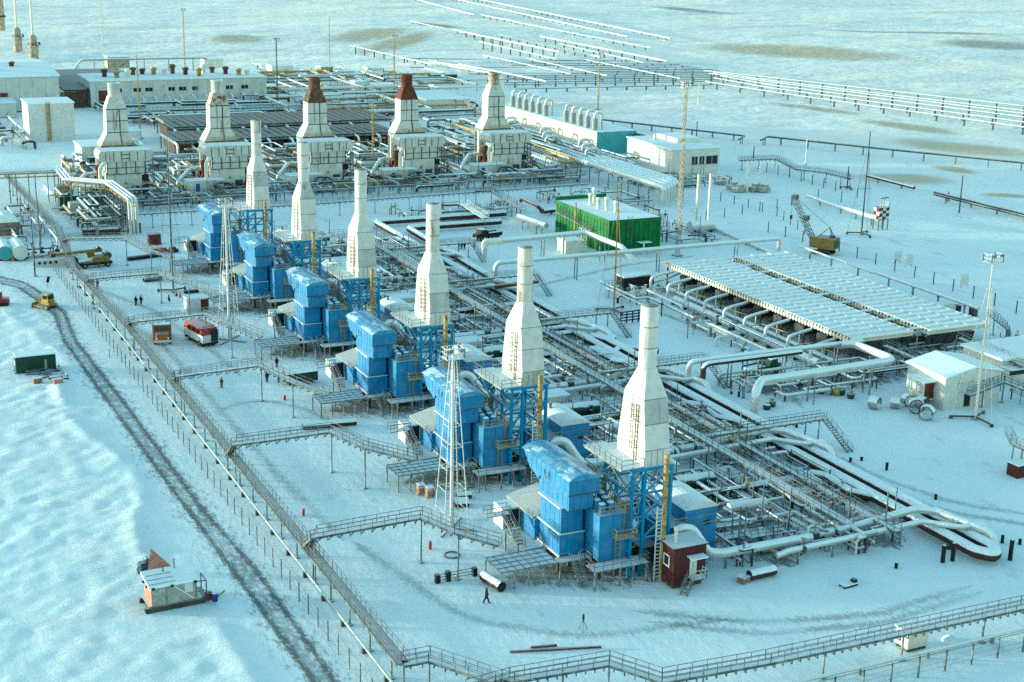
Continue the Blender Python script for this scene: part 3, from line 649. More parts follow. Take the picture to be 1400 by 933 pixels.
def pipeline(name, label, cat, pts, r, m='pipew', bend=None, sup=6.0, group=None, n=10, supw=.3, m_sup='steel', zg=None, parts=None, yoke=True):
    pts = [V3(p) for p in pts]; c = pts[0]
    t = T(name, label, cat, (c.x, c.y, 0), group)
    t.part('pipe', B().pipe(pts, r, bend, n), M[m])
    if sup:
        for a, b in zip(pts, pts[1:]):
            h = Vector((b.x-a.x, b.y-a.y, 0))
            if h.length < sup*.6: continue
            k = max(1, int(h.length/sup)); d = h.normalized(); s_ = Vector((-d.y, d.x, 0))
            for i in range(k):
                p = a.lerp(b, (i+.5)/k); g = float(ground_h(np.array([p.x]), np.array([p.y]))[0]); zt = p.z-r
                if zt-g < .15: continue
                bb = B()
                if zt-g > 1.6 and yoke:
                    for e in (-1, 1): bb.bar((p.x+s_.x*e*r*1.1, p.y+s_.y*e*r*1.1, g-.1), (p.x+s_.x*e*r*1.1, p.y+s_.y*e*r*1.1, zt), supw*.6)
                    bb.bar(Vector((p.x, p.y, zt-.08))-s_*r*1.6, Vector((p.x, p.y, zt-.08))+s_*r*1.6, supw*.7)
                else: bb.bar((p.x, p.y, g-.1), (p.x, p.y, zt+.05), supw).bar(Vector((p.x, p.y, zt-.03))-s_*r, Vector((p.x, p.y, zt-.03))+s_*r, supw*.8, .14)
                t.part('support', bb, M[m_sup])
    return t
def fence(name, label, pts, step, h, m='rail', wires=3, postw=.1, toprail=False, group=None):
    pts = [V3(p) for p in pts]; t = T(name, label, 'fence', pts[0], group); pm = B().box(-postw/2, -postw/2, -.4, postw/2, postw/2, h).mesh('post'); wb = B()
    for a, b in zip(pts, pts[1:]):
        n = max(1, round((b-a).length/step))
        q = []
        for k in range(n+1):
            p = a.lerp(b, k/n); g = float(ground_h(np.array([p.x]), np.array([p.y]))[0]); q.append(Vector((p.x, p.y, g)))
            if k < n or b is pts[-1]: t.inst('post', pm, M[m], q[-1])
        for p, s_ in zip(q, q[1:]):
            for w in range(wires):
                z = Vector((0, 0, h*(.25+.7*w/max(1, wires-1)))); wb.bar(p+z, s_+z, .05 if (toprail and w == wires-1) else .018)
    t.part('wire', wb, M[m], kind='stuff'); return t
def guyed_mast(label, foot, h, style='pole', group='light masts', spread=2.3, m='rail', plat=True):
    x, y = foot[0], foot[1]; t = T('light_mast', label, 'mast', (x, y, 0), group)
    if style == 'pole':
        t.part('pole', B().tube([(x, y, 0), (x, y, h*.55), (x, y, h)], .24, 8, True, .17), M['white'])
        cs = [(math.cos(math.pi/4+j*math.pi/2), math.sin(math.pi/4+j*math.pi/2)) for j in range(4)]
        for dx, dy in cs: t.part('corner_rod', B().bar((x+dx*spread, y+dy*spread, .1), (x+dx*.45, y+dy*.45, h*.93), .085), M['white'])
        for k in range(1, 8):
            f = k/8*.93; w = spread+(.45-spread)*f/.93; q = [(x+a_*w, y+b_*w, h*f) for a_, b_ in cs]; rb = B()
            for j in range(4): rb.bar(q[j], q[(j+1) % 4], .06)
            t.part('spreader', rb, M['white'], kind='stuff')
        t.part('ladder', B().ladder((x+.55, y, .5), (x+.55, y, h*.93), .5, .05), M[m])
        t.part('foot_cross', B().bar((x-spread, y-spread, .12), (x+spread, y+spread, .12), .22).bar((x-spread, y+spread, .12), (x+spread, y-spread, .12), .22), M['steel'])
    elif style == 'lattice':
        t.part('lattice_column', B().lattice((x, y, 0), (x, y, h), max(.45, h*.019), max(.3, h*.012), .08, max(6, int(h/1.4))), M[m])
        t.part('foot', B().box(x-.9, y-.9, 0, x+.9, y+.9, .3), M['steel'])
    else:
        t.part('pole', B().tube([(x, y, 0), (x, y, h)], .2, 8, True, .12), M[m])
        t.part('foot', B().box(x-.4, y-.4, 0, x+.4, y+.4, .25), M['steel'])
        if style == 'cross':
            for k in range(3):
                a = .5+k*2*math.pi/3; dx, dy = math.cos(a)*spread, math.sin(a)*spread
                t.part('outrigger', B().bar((x, y, .5), (x+dx, y+dy, .4), .26).box(x+dx-.2, y+dy-.2, -.1, x+dx+.2, y+dy+.2, .5), M['darksteel'])
                t.part('guy_rod', B().bar((x+dx, y+dy, .5), (x+dx*.1, y+dy*.1, h*.8), .05), M[m])
            t.part('crossarm', B().bar((x-spread*.6, y, h*.45), (x+spread*.6, y, h*.45), .08), M[m])
    if plat:
        p = t.part('lamp_platform', B().box(x-1.1, y-.9, h-1.3, x+1.1, y+.9, h-1.18), M['white'])
        t.part('platform_rail', B().rail([(x-1.1, y-.9, h-1.18), (x+1.1, y-.9, h-1.18), (x+1.1, y+.9, h-1.18), (x-1.1, y+.9, h-1.18), (x-1.1, y-.9, h-1.18)], 1.15, .075, .8), M['white'], p)
        for dx in (-.7, .7): t.part('floodlight', B().obox((x+dx, y-.95, h-.4), .5, .25, .45), M['steel'], p)
    return t
M['trestle'] = mat('brown_trestle_deck', (.085, .075, .065), .8, snow=.35, var=.3, scale=1.5, frost=.2)
# ================================================================ left fence, trestle, branch walkways
fence('post_fence', 'thin wire fence beside the gritty track', [(42.0, 305, 0), (42.3, 236, 0), (42.6, 160, 0), (42.9, 92, 0)], 3.25, 2.3)
fence('post_fence', 'short cross fence joining the track fence to the cable trestle', [P(150, 490), P(178, 486)], 3.0, 1.6, wires=2)
ZT = 3.2
main_pts = [P(9, 240, ZT+.6), P(80, 314, ZT+.3), P(87, 333, ZT), P(100, 366, ZT), P(120, 387, ZT), (45.6, 246, ZT), P(551, 907, ZT)]
mp = [V3(p) for p in main_pts]
posts = []
for a, b in zip(mp, mp[1:]):
    n = max(1, round((b-a).length/6.2)); posts += [tuple(a.lerp(b, (k+.5)/n)) for k in range(n)]
walkway('cable_trestle', 'long snowy cable trestle running beside the wire fence', 'cable trestle', main_pts, 1.25, posts, ticks=1.2, drop=.35, m_deck='trestle')
pipeline('ground_pipe', 'white low pipe on blocks under the long cable trestle', 'pipe', [(44.6, 292, .7), (45.0, 246, .7), (45.3, 98, .7)], .14, m='steel', sup=6.2, n=8, m_sup='darksteel', supw=.45)
ZB = 5.9
W = [
    ([(419, 746, ZT), (429, 733, ZB), (576, 706, ZB), (625, 727, ZB), (684, 744, ZB-.6)], [(430, 733), (576, 706), (627, 728)], 'first branch walkway from the front, leading to the nearest blue unit'),
    ([(312, 622, ZT), (320, 607, ZB), (452, 589, ZB), (500, 611, ZB), (568, 628, ZB-.6)], [(321, 607), (453, 590), (499, 611)], 'second branch walkway from the front, passing the rusty pipe'),
    ([(240, 517, ZT), (243, 514, ZB-.6), (355, 499, ZB), (400, 520, ZB), (448, 539, ZB-.6)], [(246, 514), (357, 499), (400, 520)], 'third branch walkway from the front, beside the standing workers'),
    ([(176, 443, ZT), (180, 440, ZB-1.2), (280, 429, ZB), (315, 443, ZB), (356, 461, ZB-.6)], [(182, 440), (281, 430), (316, 444)], 'fourth branch walkway from the front, behind the parked trucks'),
    ([(120, 383, ZT), (124, 381, ZB-1.2), (218, 373, ZB), (252, 386, ZB), (298, 403, ZB-.6)], [(126, 381), (219, 374), (258, 388)], 'fifth branch walkway from the front, behind the two walking workers'),
    ([(88, 328, ZT), (92, 326, ZB-1.0), (172, 325, ZB), (205, 342, ZB), (236, 352, ZB-.6)], [(95, 326), (172, 326), (206, 343)], 'farthest branch walkway, beyond the yellow crane truck'),
]
for pts, ps, lab in W:
    walkway('branch_walkway', lab, 'walkway', [P(*p) for p in pts], 1.0, [P(a, b, ZB-.1) for a, b in ps], group='branch walkways', ticks=1.25, drop=.6)
walkway('branch_walkway', 'walkway zigzagging off the bottom edge from the trestle end', 'walkway', [P(551, 907, ZT), P(587, 900, ZT), P(682, 932, ZT), P(790, 968, ZT)], 1.1, [P(552, 907, ZT), P(587, 900, ZT), P(660, 925, ZT)], ticks=1.2)
walkway('branch_walkway', 'long walkway along the bottom right edge above the low pipe', 'walkway', [P(640, 946, ZT), P(700, 929, ZT), P(833, 906, ZT), P(905, 930, ZT), P(1050, 904, ZT), P(1400, 829, ZT), P(1520, 803, ZT)], 1.0, [P(x, y, ZT) for x, y in ((770, 917), (833, 906), (962, 920), (1128, 887.5), (1236, 864.5), (1347, 841))], ticks=1.0)
pipeline('ground_pipe', 'low white pipe along the bottom right fence', 'pipe', [P(1000, 952, .8), P(1128, 924, .8), P(1400, 860, .8), P(1500, 837, .8)], .2, sup=7, n=8, supw=.3)
fence('post_fence', 'wire fence with stout posts at the bottom right', [(70, 100.6, 0), (125, 100.6, 0)], 3.35, 2.4, wires=4, postw=.14, toprail=True)
t = T('equipment_box', 'small beige box with snowy lid under the bottom right walkway', 'box', P(1258, 897)); x, y, _ = P(1240, 893)
t.part('cabinet', B().box(x, y, .35, x+2.6, y+2.0, 2.1), M['cream']); t.part('lid', B().box(x-.1, y-.1, 2.1, x+2.7, y+2.1, 2.3), M['snow']); t.part('skid', B().box(x+.1, y+.1, 0, x+2.5, y+.35, .35).box(x+.1, y+1.6, 0, x+2.5, y+1.85, .35), M['darksteel'])
one('snow_heap', B().lathe(P(1298, 876), [(.9, -.1), (.7, .3), (.35, .55), (0, .65)], 10), M['snow'], 'small bright snow heap beside the bottom right fence', 'snow heap')
# ---------------------------------------------------------------- lighting masts in the yard
guyed_mast('white guyed light mast with railed top before the second nearest blue unit', P(617, 722), 23.0)
guyed_mast('white guyed light mast by the red and white van', P(314, 466), 25.0)
guyed_mast('thin guyed mast before the leftmost white back-row unit', P(237, 400), up(237, 400, 192), 'cross', plat=False, spread=3.0)
guyed_mast('slim dark pole left of the long cable trestle', P(48, 378), up(48, 378, 282), 'thin', plat=False)
guyed_mast('slim dark pole rising beside the bend of the cable trestle', P(56, 352), up(56, 352, 270), 'thin', plat=False)
# ---------------------------------------------------------------- sled hut
hx, hy, _ = P(209, 838)
t = T('sled_hut', 'plywood sled hut with snowy roof on dark skids in the drifts', 'hut', (hx, hy, 0), rz=math.radians(2), local=True)
GZ0 = .15
t.part('skid', B().hexa([(-.7,-.1,GZ0-.2),(5.6,-.1,GZ0-.2),(5.6,.35,GZ0-.2),(-.7,.35,GZ0-.2),(-.9,-.1,GZ0+.42),(5.9,-.1,GZ0+.42),(5.9,.35,GZ0+.42),(-.9,.35,GZ0+.42)]), M['darksteel'])
t.part('skid', B().box(-.7,2.7,GZ0-.2,5.6,3.1,GZ0+.42), M['darksteel'])
t.part('floor_frame', B().box(-.4,-.05,GZ0+.42,5.4,3.15,GZ0+.62), M['wood'])
for k in range(3): t.part('wall_sheet', B().box(k*1.56+.01,0,GZ0+.62,k*1.56+1.54,.08,GZ0+2.75), M['foil'])
t.part('batten', B().bar((1.55,-.03,GZ0+.6),(1.55,-.03,GZ0+2.75),.07), M['steel']); t.part('batten', B().bar((2.4,-.03,GZ0+2.5),(4.4,-.03,GZ0+.7),.08), M['snow'])
t.part('end_wall', B().box(-.06,0,GZ0+.62,.02,3.1,GZ0+2.9), M['ply']); t.part('end_wall', B().box(4.7,0,GZ0+.62,4.78,3.1,GZ0+2.9), M['foil']); t.part('back_wall', B().box(0,3.0,GZ0+.62,4.7,3.1,GZ0+3.0), M['foil'])
t.part('door', B().box(3.5,-.06,GZ0+1.5,4.4,-.01,GZ0+2.7), M['white'])
r = t.part('roof', B().hexa([(-.35,-.3,GZ0+2.72),(5.0,-.3,GZ0+2.72),(5.0,3.4,GZ0+3.0),(-.35,3.4,GZ0+3.0),(-.35,-.3,GZ0+2.92),(5.0,-.3,GZ0+2.92),(5.0,3.4,GZ0+3.25),(-.35,3.4,GZ0+3.25)]), M['snow'])
for k in range(3): t.part('roof_board', B().bar((-.3+.1*k,.3+k*.95,GZ0+2.98+k*.085),(2.6,.3+k*.95,GZ0+2.98+k*.085),.12), M['wood'], r)
for x_, y_ in ((.1,-.32),(2.1,-.32),(-.35,.6),(-.38,1.9),(4.6,-.32)): t.part('clamp', B().obox((x_,y_,GZ0+2.6),.3,.25,.25), M['black'], r)
t.part('flue', B().tube([(1.9,2.6,GZ0+3.1),(1.9,2.6,GZ0+4.0)],.07,6), M['darksteel'], r); t.part('flue', B().tube([(3.2,2.9,GZ0+3.1),(3.2,2.9,GZ0+4.3)],.06,6), M['darksteel'], r)
t.part('porch_frame', B().bar((4.8,.1,GZ0+.6),(4.8,.1,GZ0+2.6),.1).bar((5.9,.1,GZ0+.6),(5.9,.1,GZ0+2.4),.1).bar((4.8,.1,GZ0+2.5),(5.9,.1,GZ0+2.4),.1).bar((5.9,2.2,GZ0+.6),(5.9,2.2,GZ0+2.4),.1).bar((5.9,.1,GZ0+2.4),(5.9,2.2,GZ0+2.4),.1).box(4.8,0,GZ0+.5,6.0,2.6,GZ0+.6).bar((4.8,.1,GZ0+1.3),(5.9,.1,GZ0+1.3),.07), M['darksteel'])
t.part('tow_hitch', B().bar((5.8,.2,GZ0+.1),(7.4,.8,GZ0),.1).bar((5.8,2.6,GZ0+.1),(7.4,.8,GZ0),.1).bar((7.4,.8,GZ0),(8.2,1.1,GZ0+.3),.1), M['darksteel'])
bx, by, _ = P(294, 826)
t = T('oil_drum', 'blue steel drum beside the sled hut porch', 'drum', (bx, by, .3)); t.part('barrel', B().lathe((bx,by,.35),[(.33,0),(.33,.28),(.35,.3),(.33,.32),(.33,.58),(.35,.6),(.33,.62),(.33,.95)],12), mat('navy_drum',(.02,.03,.22),.5,snow=.5)); t.part('lid', B().lathe((bx,by,1.3),[(.31,0),(.31,.02)],12), M['snow'])
bx, by, _ = P(286, 823); one('fuel_crate', B().obox((bx,by,.3),.7,.6,.8,.2).obox((bx,by,1.1),.5,.4,.12,.2), M['rust'], 'small rusty stove box beside the blue drum', 'box')
bx, by, _ = P(221, 786)
one('plywood_sheet', B().prism([(bx-1.5,by+.6,.1),(bx+1.6,by+.4,.2),(bx-.9,by+.9,3.0)],(.05,.12,0)), M['ply'], 'triangular pink plywood sheet propped behind the sled hut', 'board')
bx, by, _ = P(199, 783)
t = T('generator', 'small dark generator set behind the sled hut', 'generator', (bx, by, .2)); t.part('frame', B().box(bx-.9,by-.5,.2,bx+.8,by+.5,.45).rail([(bx-.9,by-.5,.4),(bx+.8,by-.5,.4)],1.2,.07,.8), M['darksteel']); t.part('engine', B().obox((bx-.1,by,.45),1.0,.8,.9,.1), mat('navy_engine',(.03,.05,.12),.5,snow=.6)); t.part('fuel_tank', B().tube([(bx+.2,by-.3,1.5),(bx+.2,by+.5,1.5)],.28,8), M['darksteel'])
# ---------------------------------------------------------------- green container and junk
cx, cy, _ = P(22.5, 512)
t = T('storage_container', 'dark green storage container with snowy top in the left field', 'container', (cx, cy, 0))
t.part('body', B().box(cx,cy,.1,cx+6.2,cy+2.5,2.75), M['dkgreen']); t.part('roof_snow', B().box(cx-.05,cy-.05,2.75,cx+6.25,cy+2.55,2.95), M['snow'])
for k in range(12): t.part('rib', B().box(cx+.3+k*.5,cy-.06,.2,cx+.42+k*.5,cy,2.7), M['dkgreen'])
t.part('end_panel', B().box(cx-.05,cy+.8,1.1,cx,cy+1.6,1.9), M['white']); t.part('skid', B().box(cx-.2,cy+.1,-.2,cx+6.4,cy+.4,.1).box(cx-.2,cy+2.0,-.2,cx+6.4,cy+2.3,.1), M['darksteel'])
for k, (px, py, w, d, h, m, lab) in enumerate([(51, 524, 1.3, 1.0, .8, 'wood', 'open wooden crate left of the junk pile by the green container'), (79, 526, 1.4, 1.1, .9, 'ply', 'pinkish wooden crate right of the junk pile by the green container'), (67, 507, 1.3, .2, 1.9, 'foil', 'grey panel leaning on the green container end')]):
    x, y, _ = P(px, py); one('wooden_crate' if m != 'foil' else 'wall_panel', B().obox((x, y, 0), w, d, h, .15).obox((x, y, h), w*1.08, d*1.08, .08, .15), M[m], lab, 'crate' if m != 'foil' else 'panel')
x, y, _ = P(60, 512); b = B()
for k in range(9): a = random.uniform(-.5, .5); p = V3((x+random.uniform(-2.2, 2), y+random.uniform(-.8, .8), .2+.07*k)); b.bar(p-Vector((math.cos(a), math.sin(a), 0))*1.1, p+Vector((math.cos(a), math.sin(a), 0))*1.1, .16)
for k in range(6): p = V3(P(48+6*k, 516+random.uniform(-5, 5), .25)); b.bar(p, p+Vector((random.uniform(1, 2.2), random.uniform(-.6, .6), .1)), .22)
one('timber_pile', b, M['darksteel'], 'dark pile of beams and junk before the green container', 'pile', kind='stuff')
pipeline('steel_pipe', 'two-metre pipe leaning on the snow by the junk pile', 'pipe', [P(80, 500, .5), P(92, 514, .25)], .16, m='steel', sup=0)
# ---------------------------------------------------------------- vehicles
def wheel(t, c, r, w, ax=(1, 0, 0), parent=None):
    a = V3(ax)*(w/2); c = V3(c); o = t.part('wheel', B().cone(c-a, r, c+a, r, 14), M['black'], parent); t.part('rim', B().cone(c-a*1.06, r*.5, c+a*1.06, r*.5, 10), M['steel'], o); return o
def truck(label, at, rz, cabm, bedm, kind='flat', L=6.6):
    """lorry facing local -Y"""
    t = T('lorry', label, 'lorry', at, None, rz, True); hl = L/2
    t.part('chassis', B().box(-.5, -hl+.2, .62, .5, hl, .9), M['darksteel'])
    for y in (-hl+1.2, hl-2.2, hl-.95):
        for x in (-1.0, 1.0): wheel(t, (x, y, .52), .52, .36)
    cab = t.part('cab', B().hexa([(-1.2,-hl+.9,.9),(1.2,-hl+.9,.9),(1.2,-hl+2.7,.9),(-1.2,-hl+2.7,.9),(-1.12,-hl+1.2,2.6),(1.12,-hl+1.2,2.6),(1.12,-hl+2.6,2.6),(-1.12,-hl+2.6,2.6)]).hexa([(-.85,-hl-.25,.85),(.85,-hl-.25,.85),(.95,-hl+1.0,.85),(-.95,-hl+1.0,.85),(-.75,-hl-.1,1.65),(.75,-hl-.1,1.65),(.85,-hl+1.1,1.75),(-.85,-hl+1.1,1.75)]), M[cabm])
    t.part('windscreen', B().hexa([(-1.0,-hl+1.0,1.8),(1.0,-hl+1.0,1.8),(1.0,-hl+1.1,1.8),(-1.0,-hl+1.1,1.8),(-.98,-hl+1.13,2.45),(.98,-hl+1.13,2.45),(.98,-hl+1.23,2.45),(-.98,-hl+1.23,2.45)]), M['glass'], cab)
    t.part('roof_snow', B().box(-1.05,-hl+1.25,2.6,1.05,-hl+2.55,2.68), M['snow'], cab)
    t.part('bumper', B().box(-1.15,-hl-.4,.6,1.15,-hl-.2,.88), M['white'])
    for x in (-.75, .75): t.part('headlight', B().cone((x,-hl-.3,1.1),.14,(x,-hl-.2,1.1),.14,8), M['cream'], cab)
    for x in (-1.05, 1.05): t.part('mudguard', B().box(x-.22,-hl+.5,1.02,x+.22,-hl+1.9,1.14), M[cabm], cab)
    if kind == 'flat':
        bd = t.part('cargo_bed', B().box(-1.25,-hl+2.9,.95,1.25,hl+.2,1.1), M[bedm])
        for x in (-1.25, 1.2): t.part('side_board', B().box(x,-hl+2.9,1.1,x+.06,hl+.2,1.75), M[bedm], bd)
        t.part('headboard', B().box(-1.25,-hl+2.9,1.1,1.25,-hl+2.98,2.3), M[bedm], bd); t.part('load', B().box(-1.1,-hl+3.2,1.1,1.1,hl,1.5), M['snow'], bd)
    return t
x, y, _ = P(229, 473); truck('orange bonneted lorry facing the camera left of the red and white van', (x, y+4.0, 0), math.radians(-11), 'orange', 'orange').o.scale = (1.28, 1.2, 1.28)
# red and white van
x, y, _ = P(283, 474); t = T('crew_van', 'crew van with red roof and white sides beside the orange lorry', 'van', (x-.2, y+3.0, 0), None, math.radians(12), True)
t.part('body', B().box(-1.25,-3.0,.7,1.25,3.0,1.75), M['white']); t.part('upper_body', B().hexa([(-1.25,-2.9,1.75),(1.25,-2.9,1.75),(1.25,3.0,1.75),(-1.25,3.0,1.75),(-1.15,-2.6,2.7),(1.15,-2.6,2.7),(1.15,2.9,2.7),(-1.15,2.9,2.7)]), M['red'])
t.part('sill', B().box(-1.2,-2.95,.35,1.2,2.95,.7), M['black']); t.part('rear_door', B().box(.05,-3.05,.75,1.1,-3.0,2.5), M['glass'])
for y_ in (-1.9, 1.9):
    for x_ in (-1.1, 1.1): wheel(t, (x_, y_, .45), .45, .3)
for y_ in (-1.6, -.2, 1.2): t.part('window', B().box(-1.28,y_-.45,1.85,-1.22,y_+.45,2.4), M['glass'])
t.part('roof_rack', B().rail([(-.9,-2.3,2.72),(.9,-2.3,2.72),(.9,2.6,2.72)],.2,.05,1.2), M['rust'])
t.o.scale = (1.22, 1.22, 1.22)
# crane lorry
x, y, _ = P(126, 367); t = T('crane_truck', 'yellow truck crane with its boom lowered over the cab', 'truck crane', (x, y+1.0, 0), None, math.radians(90+6), True)
t.part('chassis', B().box(-1.1,-4.2,.6,1.1,4.0,1.15), M['black'])
for y_ in (-3.2, 1.6, 2.9):
    for x_ in (-1.05, 1.05): wheel(t, (x_, y_, .55), .55, .4)
c = t.part('truck_cab', B().hexa([(-1.2,2.9,1.15),(1.2,2.9,1.15),(1.2,4.6,1.15),(-1.2,4.6,1.15),(-1.1,3.0,2.5),(1.1,3.0,2.5),(1.1,4.3,2.5),(-1.1,4.3,2.5)]), M['black']); t.part('hood_snow', B().box(-1.0,1.4,1.5,1.0,2.8,2.0), M['snow'], c)
t.part('slewing_body', B().box(-1.25,-3.4,1.2,1.25,-.2,2.3), M['oldyellow']); t.part('operator_cab', B().box(.3,-.9,2.0,1.3,.6,3.2), M['oldyellow']); t.part('counterweight', B().cone((-1.2,-3.4,2.4),.7,(1.2,-3.4,2.4),.7,12), M['darksteel'])
t.part('boom', B().hexa([(-.35,-2.4,3.1),(.35,-2.4,3.1),(.3,7.2,3.2),(-.3,7.2,3.2),(-.35,-2.4,3.8),(.35,-2.4,3.8),(.3,7.2,3.7),(-.3,7.2,3.7)]), M['oldyellow']); t.part('boom_head', B().box(-.4,7.2,2.9,.4,8.2,3.8), M['rust']); t.part('winch', B().cone((-.6,-1.6,3.9),.45,(.6,-1.6,3.9),.45,10), M['darksteel'])
for x_ in (-1.5, 1.5): t.part('outrigger', B().bar((x_*.6,-1.2,.8),(x_,-1.2,.7),.25).bar((x_,-1.2,.7),(x_,-1.2,.05),.2), M['darksteel'])
# bulldozer on the track
x, y, _ = P(66, 424); t = T('bulldozer', 'yellow bulldozer driving along the gritty track', 'bulldozer', (x, y+1.5, 0), None, math.radians(35), True)
for x_ in (-1.0, 1.0):
    o = t.part('crawler', B().prism([(x_-.25,-1.5,.45),(x_-.25,-1.25,.05),(x_-.25,1.25,.05),(x_-.25,1.5,.45),(x_-.25,1.2,.85),(x_-.25,-1.2,.85)],(.5,0,0)), M['darksteel'])
    for q in (-1.0, 0, 1.0): t.part('roller', B().cone((x_-.28,q,.4),.25,(x_+.28,q,.4),.25,10), M['yellow'], o)
t.part('body', B().box(-.75,-1.3,.6,.75,1.4,1.3), M['yellow']); cb = t.part('cab', B().hexa([(-.85,-1.2,1.3),(.85,-1.2,1.3),(.85,.4,1.3),(-.85,.4,1.3),(-.75,-1.1,2.9),(.75,-1.1,2.9),(.75,.3,2.9),(-.75,.3,2.9)]), M['yellow'])
t.part('window', B().box(-.6,-1.22,1.9,.6,-1.15,2.6), M['glass'], cb); t.part('window', B().box(-.88,-.9,1.9,-.78,.1,2.6), M['glass'], cb); t.part('engine_hood', B().box(-.6,.4,1.3,.6,1.8,1.9), M['yellow']); t.part('exhaust', B().tube([(0,1.0,1.9),(0,1.0,2.6)],.07,6), M['darksteel'])
t.part('blade', B().hexa([(-1.6,2.3,.05),(1.6,2.3,.05),(1.6,2.45,.05),(-1.6,2.45,.05),(-1.6,2.15,1.0),(1.6,2.15,1.0),(1.6,2.3,1.0),(-1.6,2.3,1.0)]), M['yellow']); t.part('push_arm', B().bar((-1.3,0,.5),(-1.3,2.3,.5),.16).bar((1.3,0,.5),(1.3,2.3,.5),.16), M['yellow'])
x, y, _ = P(2, 420); t = T('crawler_tractor', 'red crawler tractor cut by the left edge', 'tractor', (x, y+1.4, 0), None, math.radians(80), True)
for x_ in (-.95, .95): t.part('crawler', B().prism([(x_-.25,-1.7,.45),(x_-.25,-1.4,.05),(x_-.25,1.4,.05),(x_-.25,1.7,.45),(x_-.25,1.4,.8),(x_-.25,-1.4,.8)],(.5,0,0)), M['black'])
t.part('body', B().box(-.8,-1.6,.7,.8,1.7,1.4), M['red']); cb = t.part('cab', B().box(-.85,-.4,1.4,.85,1.2,2.7), M['red']); t.part('roof_snow', B().box(-.85,-.4,2.7,.85,1.2,2.8), M['snow'], cb); t.part('window', B().box(-.9,-.2,1.8,-.84,1.0,2.5), M['glass'], cb)
# ---------------------------------------------------------------- loose things in the yard
def lying_pipe(label, a, b, r, m='darkpipe', name='steel_pipe', ring=True, group=None):
    a, b = V3(a), V3(b); a.z = b.z = r+.02; d = (b-a).normalized(); t = T(name, label, 'pipe', ((a.x+b.x)/2, (a.y+b.y)/2, 0), group)
    t.part('tube', B().tube([a, a.lerp(b, .5), b], r, 12), M[m])
    for p, s_ in ((a, -1), (b, 1)): t.part('open_end', B().cone(p+d*s_*.01, r*.86, p+d*s_*.02, r*.86, 12), M['black'])
    return t
lying_pipe('long rusty pipe lying in the snow between the second and third walkways', P(414, 588), P(487, 581), .5)
lying_pipe('short wide pipe with open end beside the nearest steel deck', P(661, 794), P(686, 810), .62)
lying_pipe('thick maroon pipe length with snowy top beyond the crane truck', P(113, 322), P(164, 320), .85, 'maroon')
lying_pipe('black beam-like pipe resting before the farthest unit', P(175, 357), P(222, 351), .45, 'black')
lying_pipe('thick dark pipe piece right of the maroon kiosk', P(1024, 794), P(1058, 786), .62)
for k, (a, b, lab) in enumerate([((617, 690), (640, 689), 'upper pipe stub of the little pile by the white mast'), ((624, 683), (644, 681), 'rear pipe stub of the little pile by the white mast'), ((622, 694), (641, 693), 'lowest pipe stub of the little pile by the white mast')]): lying_pipe(lab, P(*a), P(*b), .45)
lying_pipe('bottom-most long thin rail lying in the foreground snow', P(698, 893), P(822, 886), .13, 'rust'); lying_pipe('short thin rail lying above the long one in the foreground', P(726, 887), P(761, 884), .14, 'rust')
lying_pipe('dark log beside the white container with brown door', P(252, 402), P(272, 400), .35, 'black')
for px, py, lab in ((575, 676, 'left wooden cable reel near the second nearest unit'), (587, 680, 'right wooden cable reel near the second nearest unit')):
    x, y, _ = P(px, py); t = T('cable_reel', lab, 'cable reel', (x, y, 0), 'wooden cable reels')
    for s_ in (-1, 1): t.part('flange', B().cone((x+.4*s_, y, .75), .75, (x+.5*s_, y, .75), .75, 14), M['wood'])
    t.part('drum', B().cone((x-.4, y, .75), .6, (x+.4, y, .75), .6, 12), M['ply']); t.part('snow_cap', B().hexa([(x-.5,y-.5,1.38),(x+.5,y-.5,1.38),(x+.5,y+.5,1.38),(x-.5,y+.5,1.38),(x-.45,y-.35,1.55),(x+.45,y-.35,1.55),(x+.45,y+.35,1.55),(x-.45,y+.35,1.55)]), M['snow'])
x, y, _ = P(598, 797); t = T('pipe_rack', 'low frame with dark ends left of the short wide pipe', 'rack', (x, y, 0))
for d in (0, 1.3, 4.6): t.part('end_block', B().obox((x+d, y+d*.03, 0), .5, .6, 1.0 if d != 1.3 else 1.2), M['black'])
for k in range(3): t.part('bar', B().bar((x+.2, y+.2*k-.2, .35+.25*k), (x+4.6, y+.2*k-.1, .4+.25*k), .1), M['steel'])
x, y, _ = P(618, 760); b = B(); b.tube([(x+.9*math.cos(a/16*6.283), y+.9*math.sin(a/16*6.283), .12) for a in range(17)], .09, 6); one('hose_ring', b, M['black'], 'black hose ring lying at the foot of the white mast', 'hose')
for px, py, lab, m, w, h in ((588, 751, 'small red fire box left of the white mast', 'red', .4, 1.1), (415, 705, 'small red marker post beyond the trestle junction', 'red', .35, 1.0), (389, 547, 'small red drum near the third walkway', 'red', .5, .8), (246, 407, 'little red can near the crouching worker', 'red', .4, .9)):
    x, y, _ = P(px, py); one('marker_post', B().lathe((x, y, 0), [(w/2, 0), (w/2, h*.8), (w*.3, h), (0, h*1.05)], 8), M[m], lab, 'marker')
x, y, _ = P(211, 334); t = T('steel_box', 'rust red steel box before the farthest blue unit', 'box', (x, y, 0)); t.part('body', B().obox((x, y, 0), 2.6, 2.2, 2.3), M['rust']); t.part('lid', B().obox((x, y, 2.3), 2.7, 2.3, .12), M['rust'])
x, y, _ = P(217, 345); t = T('pallet_load', 'low red crate load beside the rust red box', 'crate', (x, y, 0)); t.part('load', B().obox((x, y, .2), 3.2, 1.4, .8, .2), M['red']); t.part('pallet', B().obox((x, y, 0), 3.4, 1.6, .2, .2), M['wood'])
